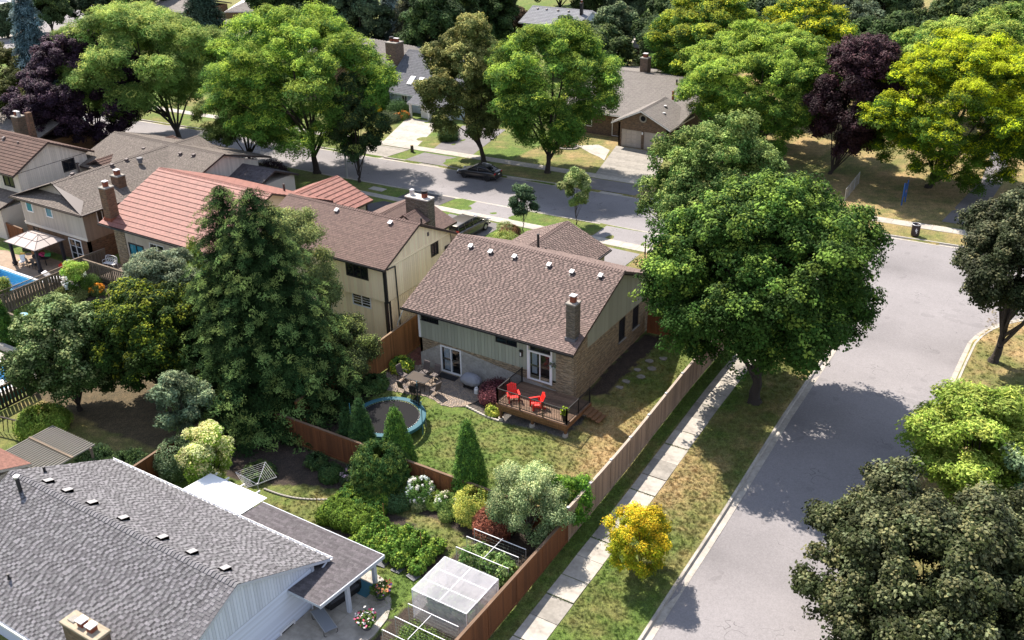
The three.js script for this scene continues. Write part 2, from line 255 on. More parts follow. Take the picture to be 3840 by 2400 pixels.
// window or sliding door in an opening [x,y,w,h] of frame F
function windowUnit(parent, F, [x, y, w, h], o = {}) {
  const fw = o.fw ?? .07, d = o.d ?? .1, c = o.c ?? .03, fm = o.frame ?? M.white, name = o.name ?? 'window', L = [];
  const bx = (sx, sy, a, b, dd = d, cc = c) => L.push(onFrame(new THREE.BoxGeometry(sx, sy, dd), F, a, b, cc - dd / 2));
  bx(w, fw, x + w / 2, y + fw / 2); bx(w, fw, x + w / 2, y + h - fw / 2); bx(fw, h - 2 * fw, x + fw / 2, y + h / 2); bx(fw, h - 2 * fw, x + w - fw / 2, y + h / 2);
  for (const m of o.mull ?? []) bx(o.mw ?? .06, h - 2 * fw, x + w * m, y + h / 2, d * .8, c - .01);
  for (const m of o.bars ?? []) bx(w - 2 * fw, .03, x + w / 2, y + h * m, d * .5, c - .02);
  const win = part(parent, name, L, fm);
  const edges = [0, ...(o.mull ?? []), 1];
  for (let i = 0; i < edges.length - 1; i++) part(win, 'pane', onFrame(new THREE.BoxGeometry(w * (edges[i + 1] - edges[i]) - fw * .9, h - 2 * fw, .008), F, x + w * (edges[i] + edges[i + 1]) / 2, y + h / 2, c - d * .55 - .012 * (i % 2)), o.glass ?? M.glassDark);
  if (o.glass === M.glass) { part(win, 'dark_room', [onFrame(new THREE.BoxGeometry(w - .02, h - .02, .02), F, x + w / 2, y + h / 2, -.9), onFrame(new THREE.BoxGeometry(w, .02, .75), F, x + w / 2, y + .01, -.55), onFrame(new THREE.BoxGeometry(.02, h, .75), F, x + .01, y + h / 2, -.55), onFrame(new THREE.BoxGeometry(.02, h, .75), F, x + w - .01, y + h / 2, -.55), onFrame(new THREE.BoxGeometry(w, .02, .75), F, x + w / 2, y + h - .01, -.55)], M.inside); }
  if (o.sill) part(win, 'sill', onFrame(new THREE.BoxGeometry(w + .12, .06, .12), F, x + w / 2, y - .03, .04), o.sill);
  for (const [a, b] of o.curtains ?? []) { const pts = []; for (let i = 0; i <= 16; i++) pts.push([x + w * lerp(a, b, i / 16), -.24 + .03 * Math.sin(i * 2.1)]); const pos = []; for (let i = 0; i < 16; i++) { const p = F.at(pts[i][0], y + .05, pts[i][1]), q = F.at(pts[i + 1][0], y + .05, pts[i + 1][1]), r = F.at(pts[i + 1][0], y + h - .1, pts[i + 1][1]), s = F.at(pts[i][0], y + h - .1, pts[i][1]); for (const t of [p, q, r, p, r, s]) pos.push(t.x, t.y, t.z); } part(win, 'curtain', geo(pos), M.curtain); }
  return win;
}
// ---------- ground ----------
const GREEN = [.115, .185, .03], DRY = [.40, .285, .13], SOIL = [.055, .04, .03], MID = [.2, .2, .06];
const beds = [
  [P2([[-33.3, -31.2], [-33.2, -33], [-31.9, -34.2], [-29.4, -33.6], [-25, -32.6], [-24.9, -30.2], [-27.7, -29.9], [-30, -29.9]]), SOIL],
  [P2([[-24.6, -33.2], [-24.6, -24], [-20.1, -24], [-20.1, -33.2]]), SOIL],
  [P2([[-37.6, -32.2], [-35.6, -33.2], [-33.2, -33.9], [-31.5, -34.6], [-29, -34.6], [-28.3, -34.2], [-26, -34], [-24.3, -33.6], [-22, -33.2], [-20.1, -33.3], [-20.1, -35.9], [-45, -35.9], [-45, -32], [-40, -31.5]]), SOIL],
  [P2([[-32.2, -44.3], [-29.6, -43.9], [-29.4, -46.9], [-31.9, -46.9]]), [.1, .085, .075]],
  [P2([[-29.5, -43.9], [-24.6, -43.9], [-24.4, -47.1], [-29.5, -47.1]]), [.13, .12, .11]],
  [P2([[-39.6, -45.2], [-37.9, -46], [-37.9, -52], [-39.6, -52]]), [.2, .085, .065]],
  [P2([[-25.7, -48.3], [-24.3, -49.2], [-24.2, -57.5], [-25.7, -57.5]]), SOIL],
  [P2([[-39.6, -36.1], [-39.6, -43.5], [-38.4, -43.5], [-37.6, -36.1]]), SOIL],
  [P2([[-60, -31], [-46, -31], [-44.5, -43], [-60, -42]]), [.13, .1, .055]],
  [P2([[-73.5, -41.5], [-67, -41.5], [-67, -45.5], [-72, -46]]), SOIL],
];
function grassColor(x, z) {
  const n = fbm(x * .16 + 40, z * .16 + 90, 4), n2 = fbm(x * .7 + 7, z * .7 + 3, 3), n3 = fbm(x * 2.3, z * 2.3, 2); let d = .35;
  if (x > -39.6 && x < -20 && z < -36 && z > -58) d = .02 + .74 * sstep(-29.5, -20.5, x - .25 * (z + 42)) * (1 - .5 * sstep(-47, -52, z));
  else if (x > -20 && x < -13 && z > -58) d = x < -19 ? .02 : .05 + .62 * sstep(-33, -42, z) * (1 - .5 * sstep(-46, -52, z));
  else if (x > -45 && x < -20 && z > -36) d = .1 + .3 * sstep(-31.5, -33.5, z) * (x > -31 ? 1 : 0);
  else if (x > XR && z > -75) d = .7;
  else if (z < -82) d = x < -55 ? .15 : .7; else if (z < -58) d = x < -55 ? .2 : (x > -32 ? .6 : .12);
  else if (x < -66 && z < -30) d = .05; else d = .3;
  d = clamp(d + (n - .5) * 1.1 + (n2 - .5) * .75 + (n3 - .5) * .5, 0, 1);
  let c = d < .5 ? GREEN.map((a, i) => lerp(a, MID[i], d * 2)) : MID.map((a, i) => lerp(a, DRY[i], d * 2 - 1));
  for (const [p, b] of beds) if (inPoly(x + (n3 - .5) * .5, z + (n2 - .5) * .5, p)) c = b;
  return c;
}
{
  const ax = (...s) => { const l = []; for (let i = 0; i < s.length; i += 3) for (let x = s[i]; x < s[i + 1] - 1e-6; x += s[i + 2]) l.push(x); return l; };
  const xs = ax(-420, -110, 8, -110, -60, 1, -60, -45, .5, -45, 0, .25, 0, 160, 4), zs = ax(-460, -130, 10, -130, -100, 1.5, -100, -55, .4, -55, -22, .25, -22, 60, 3);
  const pos = [], col = [], uv = [], idx = [], nx = xs.length;
  for (const z of zs) for (const x of xs) {
    let y = H(x, z); const q = .14;
    if (inRoad(x, z) && (inRoad(x + q, z) && inRoad(x - q, z) && inRoad(x, z + q) && inRoad(x, z - q))) y -= .35;
    if (x > -39.5 && x < -31 && z < -44 && z > -47.2) y -= .06;
    if (x > -80.6 && x < -74 && z > -46 && z < -35) y -= 1.6; if (x < -60.5 && x > -69 && z > -33.5 && z < -26) y -= 1.6;
    y += (fbm(x * .5, z * .5, 2) - .5) * .05;
    pos.push(x, y, z); col.push(...grassColor(x, z)); uv.push(x / 2.2, z / 2.2);
  }
  for (let j = 0; j < zs.length - 1; j++) for (let i = 0; i < nx - 1; i++) { const a = j * nx + i; idx.push(a, a + nx, a + 1, a + 1, a + nx, a + nx + 1); }
  const g = new THREE.BufferGeometry(); g.setAttribute('position', new THREE.Float32BufferAttribute(pos, 3)); g.setAttribute('color', new THREE.Float32BufferAttribute(col, 3)); g.setAttribute('uv', new THREE.Float32BufferAttribute(uv, 2)); g.setIndex(idx); g.computeVertexNormals();
  struct('ground', g, MS({ color: C(1.45, 1.45, 1.45), vertexColors: true, map: tGrass, bumpMap: tGrassB, bumpScale: .07, roughness: 1 }));
}
// ---------- roads ----------
function flatSheet(pts, y) { const s = new THREE.Shape(pts.map((p) => new THREE.Vector2(p.x, -p.z))); const g = new THREE.ShapeGeometry(s, 1).rotateX(-Math.PI / 2); g.translate(0, y, 0); return metric(g); }
{
  const pos = []; const X = (x, z) => [x, H(-10, z) - .12, z];
  for (let z = -58; z < 10; z += .8) for (const [a, b] of [[XL, -9.5], [-9.5, XR]]) { const p = [X(a, z), X(a, z + .8), X(b, z + .8), X(b, z)]; for (const k of [0, 1, 2, 0, 2, 3]) pos.push(...p[k]); }
  struct('road', [metric(geo(pos)), flatSheet(roadPoly, 1.1 - .12)].reduce((a, b) => mergeGeometries([flat(a), flat(b)])), M.asphalt);
}
function kerbRun(parent, pts, out = 1, low) { // pts along the kerb line; out = side of the verge
  for (let i = 0; i < pts.length - 1; i++) {
    const a = pts[i], b = pts[i + 1], d = b.clone().sub(a).setY(0).normalize(), n = V(-d.z, 0, d.x).multiplyScalar(out), A = a.clone().addScaledVector(d, .006), B = b.clone().addScaledVector(d, -.006);
    const y0 = a.y, y1 = b.y, drop = low && low((a.x + b.x) / 2, (a.z + b.z) / 2) ? .085 : 0, L = [[-.38, -.2], [-.38, -.105], [-.03, -.118], [.02, .02 - drop], [.16, .03 - drop], [.18, -.2]];
    const pos = []; const P = (q, k, y) => V(q.x + n.x * k[0], y + k[1], q.z + n.z * k[0]);
    for (let k = 0; k < L.length - 1; k++) { const p = [P(A, L[k], y0), P(B, L[k], y1), P(B, L[k + 1], y1), P(A, L[k + 1], y0)]; for (const t of [0, 1, 2, 0, 2, 3]) pos.push(p[t].x, p[t].y, p[t].z); }
    part(parent, 'kerb_stone', metric(geo(pos)), M.concrete);
  }
}
const setting = (name) => { const g = new THREE.Group(); g.name = nm(name); g.userData.kind = 'structure'; scene.add(g); return g; };
{
  const on = (x, z) => V(x, H(x, z), z), k = setting('kerb'), L = [], Rr = [];
  for (let z = -22; z >= -62; z -= 2.5) L.push(on(XL, z)); cornerL.forEach((p, i) => i && L.push(V(p.x, 1.1, p.z))); for (let x = -27; x > -110; x -= 2.8) L.push(V(x, 1.1, zn(x)));
  const drv = (x) => (x > -37.6 && x < -31.9) || (x > -51.3 && x < -46) || (x > -58.8 && x < -53.4) || (x > -75 && x < -69);
  kerbRun(k, L, -1, (x, z) => z < -72 && x < -26 && drv(x));
  for (let z = -22; z >= -66; z -= 2.5) Rr.push(on(XR, z)); cornerR.forEach((p, i) => i && Rr.push(V(p.x, 1.1, p.z))); for (let x = 8; x < 40; x += 3) Rr.push(V(x, 1.1, -77.2 - (x - 4) * .07));
  kerbRun(k, Rr, 1);
  const F = []; for (let x = 30; x > -120; x -= 2.8) F.push(V(x, 1.1, zf(x)));
  const drf = (x) => (x > -45.5 && x < -38.4) || (x > -65.4 && x < -59.3) || (x > -73 && x < -67.5);
  kerbRun(k, F, 1, (x) => drf(x));
}
// ---------- sidewalks: each slab a part ----------
function slabQuad(a, b, c, d, y, t = .1) { const pts = [a, b, c, d].map((p, i) => V(p.x, (p.y ?? 0) + y, p.z)); return slab(pts, t); }
{
  const s = setting('sidewalk');
  for (let z = -23, i = 0; z > -66; z -= 1.55, i++) {
    const g = i % 3 === 0 ? .05 : .012, j = () => rr(-.012, .016), w0 = -19.02 - .004 * (z + 40) * 0, w1 = -17.5, p = (x, zz) => V(x, H(x, zz) + .03 + j(), zz);
    part(s, 'paving_slab', slab([p(w0 + rr(-.02, .02), z - g), p(w1 + rr(-.02, .02), z - g), p(w1 + rr(-.02, .02), z - 1.55 + g), p(w0, z - 1.55 + g)], .12), i % 4 === 1 ? M.concreteGrey : M.concrete);
  }
  const run = (name, x0, x1, za, zb, st) => { for (let x = x0; x > x1; x -= st) { const a = V(x - .01, 1.1 + .03, za(x)), b = V(x - .01, 1.13, zb(x)), c = V(x - st + .01, 1.13, zb(x - st)), d = V(x - st + .01, 1.13, za(x - st)); part(s, 'paving_slab', slab([a, b, c, d], .12), M.concrete); } };
  run('n', -20, -66, (x) => -70.35 - .02 * (x + 48), (x) => -71.65 - .035 * (x + 40), 1.6);
  run('f', 25, -110, (x) => -85.5 - .06 * (x + 48), (x) => -86.75 - .06 * (x + 48), 1.7);
}
function drive(name, pts, m, y = 1.118) { return struct(name, flatSheet(P2(pts), y), m); }
drive('driveway', [[-37.5, -74.5], [-31.9, -74.85], [-31.9, -71.95], [-37.5, -71.75]], M.asphalt);
drive('driveway', [[-38.8, -70.2], [-38.8, -63.4], [-32.1, -63.4], [-32.1, -70.1]], M.asphalt);
drive('driveway', [[-51.2, -73.9], [-46.2, -74.1], [-45.9, -71.45], [-51.2, -71.25]], M.asphalt, 1.114);
drive('driveway', [[-51.6, -69.95], [-51.6, -62.5], [-45.9, -62.5], [-45.6, -70.1]], M.asphaltMid, 1.114);
drive('driveway', [[-58.5, -73.45], [-53.5, -73.7], [-53.8, -71.1], [-58.7, -70.95]], M.asphaltDark, 1.114);
drive('driveway', [[-59.2, -69.6], [-62.8, -64], [-55.4, -64], [-54.3, -69.7]], M.asphaltDark, 1.114);
drive('driveway', [[-72.9, -80.5], [-67.8, -80.7], [-67.2, -84.2], [-72, -83.9]], M.concreteGrey, 1.114);
drive('driveway', [[-71.9, -85.35], [-67.2, -85.6], [-70.5, -94.8], [-75.5, -94.5]], M.concrete, 1.114);
drive('driveway', [[-65.4, -80.95], [-59.5, -81.3], [-59.9, -84.4], [-65.1, -84.1]], M.asphaltMid, 1.114);
drive('driveway', [[-65, -85.65], [-59.9, -85.95], [-62, -96], [-67.5, -95]], M.asphaltMid, 1.114);
drive('driveway', [[-45.3, -82.4], [-38.8, -82.9], [-38.7, -85.9], [-44.9, -85.5]], M.asphaltMid, 1.114);
drive('driveway', [[-45.2, -86.95], [-39, -87.3], [-41.6, -96.6], [-47.7, -96.6]], M.concreteGrey, 1.114);
drive('path', [[-49.6, -96], [-47.6, -94.8], [-46.9, -92.6], [-46.4, -91.2], [-47.4, -92], [-49, -92.8], [-51.5, -94.5]], M.concrete, 1.114);
drive('path', [[-12, -90.2], [-9.3, -90.4], [-9, -104], [-10, -118], [-20, -150], [-21.6, -150], [-11.8, -118], [-10.9, -104]], M.asphaltMid, 1.114);
drive('car_park', [[-155, -88], [-150, -128], [-215, -150], [-260, -110], [-200, -90]], M.asphalt, 1.114);
drive('path', [[-168, -99], [-166.5, -100], [-182, -118], [-184, -117]], M.concrete, 1.13);
drive('road', [[-100, -160], [-60, -168], [-20, -176], [60, -185], [60, -177], [-20, -168], [-60, -160], [-100, -152]], M.asphalt, 1.114);
drive('driveway', [[-76, -136], [-63, -139], [-64, -160], [-80, -156]], M.concrete, 1.118);
// grass tufts in the sidewalk joints
{
  const pos = []; const f = rng(8);
  for (let z = -23; z > -48; z -= 1.55 * 3) for (let i = 0; i < 150; i++) { const x = rr(-19, -17.5, f), zz = z + rr(-.06, .06, f), y = H(x, zz), h = rr(.03, .09, f), a = f() * 6.28, dx = Math.cos(a) * .02, dz = Math.sin(a) * .02; pos.push(x - dx, y, zz - dz, x + dx, y, zz + dz, x + rr(-.05, .05, f), y + h + .02, zz + rr(-.05, .05, f)); }
  struct('grass_tufts', geo(pos), MS({ color: C(.07, .13, .025), side: THREE.DoubleSide })).userData.kind = 'stuff';
}
// ---------- patio of ring-laid pavers behind the central house ----------
{
  const s = setting('patio'), f = rng(21), poly = P2([[-37.9, -47.2], [-39.3, -45.6], [-39.4, -44], [-38, -43.4], [-36.2, -43.75], [-35.2, -44.05], [-34.4, -43.95], [-33.6, -43.7], [-32.9, -43.85], [-32.2, -44.4], [-31.8, -45.6], [-31.9, -47.2]]);
  const cs = [[-33.3, -45.5], [-38, -44.4]], list = [];
  cs.forEach(([cx, cz], ci) => { for (let r = .07; r < 5; r += .145) { const n = Math.max(3, Math.round(2 * Math.PI * r / .17)); for (let i = 0; i < n; i++) { const a = (i + (f() - .5) * .1) / n * 6.2832 + r * 3, x = cx + Math.cos(a) * r, z = cz + Math.sin(a) * r; if (!inPoly(x, z, poly)) continue; const o = cs[1 - ci]; if ((x - o[0]) ** 2 + (z - o[1]) ** 2 < r * r) continue; list.push({ x, z, a, w: 2 * Math.PI * r / n - .014, d: Math.hypot(x, z) }); } } });
  list.sort((p, q) => p.d - q.d);
  const gs = [.125, .15, .17].map((w) => new RoundedBoxGeometry(.132, .06, w, 1, .012)), ms = [[.47, .375, .29], [.42, .34, .275], [.52, .41, .31], [.37, .31, .26]].map((c) => MS({ color: C(...c), map: tNoise })), rest = [];
  list.forEach((p, i) => { const w = p.w, gi = w < .135 ? 0 : w < .158 ? 1 : 2, y = H(p.x, p.z) + .005 + f() * .008, k = Math.floor(f() * 4); if (i < 300) { const m = part(s, 'paver', gs[gi], ms[k]); m.position.set(p.x, y, p.z); m.rotation.y = -p.a; } else { const c = ms[k].color; rest.push(tint(xf(gs[gi].clone(), p.x, y, p.z, 0, -p.a, 0), c.r, c.g, c.b)); } });
  if (rest.length) part(s, 'pavers', rest, MS({ color: 0xffffff, vertexColors: true, map: tNoise }), { kind: 'stuff' });
  part(s, 'joint_sand', flatSheet(poly, H(-35, -45) - .012), MS({ color: C(.12, .105, .09) }));
  const edge = [[-32.15, -44.35], [-31.4, -44.2], [-30.7, -44.05], [-30, -43.95], [-29.3, -43.9]];
  for (let i = 0; i < 4; i++) for (let k = 0; k < 3; k++) { const t = (k + .5) / 3, x = lerp(edge[i][0], edge[i + 1][0], t), z = lerp(edge[i][1], edge[i + 1][1], t); const m = part(s, 'edging_stone', new RoundedBoxGeometry(.22, .12, .16, 1, .03), M.concrete); m.position.set(x, H(x, z) + .05, z); m.rotation.y = .15 + rr(-.1, .1, f); }
  const ps = setting('path'); // flat stepping stones beside the central house
  for (const [x, z, r] of [[-23.9, -51, .3], [-23.3, -51.9, .34], [-23.9, -52.6, .28], [-23.1, -53.2, .32], [-23.7, -54, .3], [-24, -50.2, .26], [-23, -54.8, .3]]) { const n = 7, pts = []; for (let i = 0; i < n; i++) { const a = i / n * 6.283, q = r * rr(.75, 1.15, f); pts.push(V(x + Math.cos(a) * q, H(x, z) + .05, z - Math.sin(a) * q * .8)); } part(ps, 'stepping_stone', slab(pts, .06), M.concreteGrey); }
}
// grey house terrace, pool terraces and pools
{
  const pts = [[-28.5, -25.7], [-28.5, -29], [-27.6, -29.25], [-26.8, -29.1], [-26, -28.6], [-25.3, -27.9], [-24.85, -27], [-24.7, -25.8], [-24.9, -24], [-25.4, -22], [-28.5, -22]], t = setting('terrace');
  part(t, 'slab', slab(P2(pts).map((p) => V(p.x, -.5, p.z)).reverse(), .2), M.concrete);
  for (const z of [-27.6, -26.2, -24.8]) part(t, 'saw_joint', box(3.2, .006, .014, -26.6, -.498, z), M.concreteGrey); for (const x of [-26.7]) part(t, 'saw_joint', box(.014, .006, 6.2, x, -.4975, -25.6), M.concreteGrey);
}
const water = new THREE.MeshPhysicalMaterial({ color: C(.9, .97, 1), transmission: 1, thickness: 0, roughness: .04, ior: 1.33 });
function pool(x0, x1, z0, z1, y, ry, deckPoly, deckM, label) {
  const t = setting('pool_terrace'); const s = new THREE.Shape(deckPoly.map(([x, z]) => new THREE.Vector2(x, -z))), q = new THREE.Path(); q.moveTo(x0, -z0); q.lineTo(x0, -z1); q.lineTo(x1, -z1); q.lineTo(x1, -z0); q.closePath(); s.holes.push(q);
  const g = new THREE.ExtrudeGeometry(s, { depth: .15, bevelEnabled: false }).rotateX(-Math.PI / 2); g.translate(0, y - .15, 0); part(t, 'deck', metric(g), deckM);
  const p = thing('swimming_pool', label, 'swimming pool'); const bl = MS({ color: C(.11, .42, .62), roughness: .6 }), cx = (x0 + x1) / 2, cz = (z0 + z1) / 2, w = x1 - x0, d = z0 - z1;
  part(p, 'basin', [box(w, .1, d, cx, y - 1.35, cz), box(.06, 1.3, d, x0 + .031, y - .68, cz), box(.06, 1.3, d, x1 - .031, y - .68, cz), box(w - .13, 1.3, .06, cx, y - .68, z0 - .031), box(w - .13, 1.3, .06, cx, y - .68, z1 + .031)], bl);
  const wg = new THREE.PlaneGeometry(w - .12, d - .12, 60, 60).rotateX(-Math.PI / 2); const wp = wg.attributes.position; for (let i = 0; i < wp.count; i++) wp.setY(i, .02 * fbm(wp.getX(i) * 2.2 + 5, wp.getZ(i) * 2.2, 3)); wg.computeVertexNormals(); wg.translate(cx, y - .14, cz); part(p, 'water', wg, water);
  const co = []; for (let x = x0 - .3; x < x1 + .29; x += .6) for (const z of [z0 + .15, z1 - .15]) co.push([x + .3, z, .585, .3]); for (let z = z1 + .3; z < z0; z += .6) for (const x of [x0 - .15, x1 + .15]) co.push([x, z, .3, .585]);
  for (const [x, z, a, b] of co) part(p, 'coping_stone', rbox(a, .06, b, .015, x, y + .03, z), M.white);
}
pool(-80, -74.5, -35.5, -42.3, -.1, 0, [[-90, -34], [-90, -46.7], [-74, -46.7], [-72.9, -46.7], [-73, -34]], MS({ color: C(.44, .34, .26), map: rep(tConc, .4) }), 'turquoise swimming pool beside the gazebo terrace');
pool(-68, -61.4, -26.5, -32.5, -.55, 0, [[-75, -25], [-75, -33.6], [-60.7, -33.6], [-60.7, -25]], M.concrete, 'blue swimming pool behind the dark slatted fence at the left edge');

// grass blades: small clumps over the nearer lawns
{
  const f = rng(90), list = [], regs = [[-39, -20.2, -58, -36.2, 15000], [-19.9, -19.1, -58, -24, 1800], [-17.4, -14, -60, -23, 7000], [-36, -24.8, -35.5, -24, 4500], [-5.2, 2, -74, -40, 3500], [-72, -60, -45, -36, 3000]];
  for (const [x0, x1, z0, z1, n] of regs) for (let i = 0; i < n; i++) { const x = rr(x0, x1, f), z = rr(z0, z1, f); if (x > -37.95 && x < -24.4 && z < -43.9 && z > -60) continue; if (x > -39.5 && x < -31.8 && z < -43.2 && z > -48) continue; const c = grassColor(x, z); if (c[0] < .09 && c[1] < .09) continue; const k = rr(.65, 1.35, f); list.push({ p: V(x, H(x, z) + .01, z), n: V(rr(-.25, .25, f), 1, rr(-.25, .25, f)).normalize(), s: rr(.6, 1.3, f), r: f() * 6.28, c: [c[0] * k, c[1] * k, c[2] * k] }); }
  const pos = []; for (let i = 0; i < 12; i++) { const a = i * 2.4, r = .015 * i, x = Math.cos(a) * r * .6, z = Math.sin(a) * r * .6, t = .05 + .012 * (i % 4), lx = Math.cos(a * 1.7) * .035, lz = Math.sin(a * 1.7) * .035; pos.push(x - .012, 0, z, x + .012, 0, z, x + lx, t, z + lz); }
  const o = new THREE.InstancedMesh(geo(pos), MS({ color: 0xffffff, side: THREE.DoubleSide }), list.length), mm = new THREE.Matrix4(), q = new THREE.Quaternion(), q2 = new THREE.Quaternion(), up = V(0, 1, 0), cc = new THREE.Color(); list.forEach((l, i) => { q.setFromUnitVectors(up, l.n); q2.setFromAxisAngle(up, l.r); mm.compose(l.p, q.multiply(q2), V(l.s, l.s, l.s)); o.setMatrixAt(i, mm); o.setColorAt(i, cc.setRGB(...l.c)); });
  o.name = 'grass'; o.receiveShadow = true; scene.add(o); tag(o, 'short uneven grass blades on the lawns and verges', 'grass'); o.userData.kind = 'stuff';
}
// ---------- foliage ----------
const leafMat = (o = {}) => new THREE.MeshPhysicalMaterial({ color: 0xffffff, vertexColors: true, side: THREE.DoubleSide, roughness: .8, transmission: .27, thickness: 0, specularIntensity: .22, ...o });
const LM = { leaf: leafMat(), gloss: leafMat({ roughness: .6, transmission: .3, specularIntensity: .25 }), needle: leafMat({ transmission: .12, roughness: .85, specularIntensity: .12 }) };
// a sprig of n folded leaves, radius R, leaf length l and width w
function sprig(n, R, l, w, flatY, seed, up = .5) {
  const f = rng(seed), pos = [], col = [];
  for (let i = 0; i < n; i++) {
    let d = V(f() * 2 - 1, f() * 2 - 1, f() * 2 - 1); while (d.lengthSq() > 1 || d.lengthSq() < .04) d.set(f() * 2 - 1, f() * 2 - 1, f() * 2 - 1);
    const c = d.clone().multiplyScalar(R); c.y *= flatY; const nn = d.clone().normalize().multiplyScalar(.6).add(V(rr(-.6, .6, f), up + f() * .6, rr(-.6, .6, f))).normalize();
    let t = V(rr(-1, 1, f), rr(-.5, .3, f), rr(-1, 1, f)); t.addScaledVector(nn, -t.dot(nn)).normalize(); const b = nn.clone().cross(t), L = l * rr(.7, 1.25, f), Wd = w * rr(.75, 1.2, f);
    const p0 = c.clone().addScaledVector(t, -L / 2), p2 = c.clone().addScaledVector(t, L / 2), p1 = c.clone().addScaledVector(b, Wd / 2).addScaledVector(nn, -Wd * .18).addScaledVector(t, -.08 * L), p3 = c.clone().addScaledVector(b, -Wd / 2).addScaledVector(nn, -Wd * .18).addScaledVector(t, -.08 * L), k = rr(.72, 1.25, f);
    for (const q of [p0, p1, p2, p0, p2, p3]) { pos.push(q.x, q.y, q.z); col.push(k, k, k * rr(.85, 1.1, f)); }
  }
  return geo(pos, null, col);
}
function needles(seed) { // fuzzy pad of conifer twigs
  const f = rng(seed), pos = [], col = [];
  for (let i = 0; i < 46; i++) { const a = f() * 6.283, e = rr(-.5, 1.1, f), d = V(Math.cos(a) * Math.cos(e), Math.sin(e) * .8, Math.sin(a) * Math.cos(e)), s = V(-Math.sin(a), rr(-.5, .5, f), Math.cos(a)).normalize(), L = rr(.12, .24, f), w = rr(.03, .055, f), o = V(rr(-.3, .3, f), rr(-.12, .12, f), rr(-.3, .3, f)), k = rr(.6, 1.35, f), p = [o.clone().addScaledVector(s, -w * .6), o.clone().addScaledVector(s, w * .6), o.clone().addScaledVector(d, L).addScaledVector(s, w * .3), o.clone().addScaledVector(d, L).addScaledVector(s, -w * .3)]; p[2].y -= .02; p[3].y -= .02; for (const q of [0, 1, 2, 0, 2, 3]) { pos.push(p[q].x, p[q].y, p[q].z); const kk = q >= 2 ? k * 1.25 : k * .75; col.push(kk, kk, kk); } }
  return geo(pos, null, col);
}
const G = {
  maple: [sprig(24, .4, .17, .165, .75, 1), sprig(24, .42, .16, .155, .75, 2)], fine: [sprig(30, .45, .17, .075, .5, 3, .8), sprig(30, .46, .17, .075, .5, 4, .8)], oval: [sprig(24, .42, .16, .1, .8, 5), sprig(24, .42, .16, .1, .8, 6)],
  long: [sprig(22, .45, .26, .1, .6, 7), sprig(22, .45, .24, .1, .6, 8)], tiny: [sprig(26, .3, .09, .06, .9, 9), sprig(26, .3, .085, .06, .9, 10)], spruce: [needles(11), needles(12)], cedar: [sprig(30, .2, .17, .05, 1.3, 13, .2), sprig(30, .2, .16, .05, 1.3, 14, .2)], big: [sprig(14, .3, .22, .15, .7, 15), sprig(14, .3, .22, .15, .7, 16)], far: [sprig(22, .6, .34, .26, .7, 17), sprig(22, .6, .34, .24, .7, 18)], grass: [sprig(16, .25, .5, .05, 1, 19, .1)], petal: [sprig(14, .11, .09, .08, .8, 20)],
};
const Q4 = new THREE.Quaternion(), UP = V(0, 1, 0);
function instances(parent, name, g, m, list) { // list of {p, n, s, c}
  const o = new THREE.InstancedMesh(g, m, list.length); o.name = name; o.castShadow = o.receiveShadow = true; const mm = new THREE.Matrix4(), q2 = new THREE.Quaternion(), S = V(1, 1, 1), c = new THREE.Color();
  list.forEach((l, i) => { Q4.setFromUnitVectors(UP, l.n); q2.setFromAxisAngle(UP, l.r ?? 0); Q4.multiply(q2); S.setScalar(l.s); mm.compose(l.p, Q4, S); o.setMatrixAt(i, mm); o.setColorAt(i, c.setRGB(...l.c)); });
  o.userData.kind = 'stuff'; parent.add(o); return o;
}
const vary = (c, k, f) => { const h = rr(-.12, .12, f); return [c[0] * k * (1 + h), c[1] * k, c[2] * k * (1 - h * .5)]; };
function trunkGeo(x, y, z, h, r0, f, lean = 0) { const pts = []; for (let i = 0; i <= 5; i++) pts.push(V(x + (i ? rr(-.12, .12, f) : 0) + lean * i / 5, y + h * i / 5, z + (i ? rr(-.12, .12, f) : 0))); return { pts, g: taper(pts, r0, r0 * .45) }; }
function taper(pts, r0, r1, seg = 7) { const L = []; for (let i = 0; i < pts.length - 1; i++) { const a = lerp(r0, r1, i / (pts.length - 1)), b = lerp(r0, r1, (i + 1) / (pts.length - 1)); L.push(bar(pts[i], pts[i + 1], a, seg, b)); } L.unshift(bar(pts[0].clone().add(V(0, -.15, 0)), pts[0].clone().add(V(0, .25, 0)), r0 * 1.5, seg, r0)); return merge(L); }
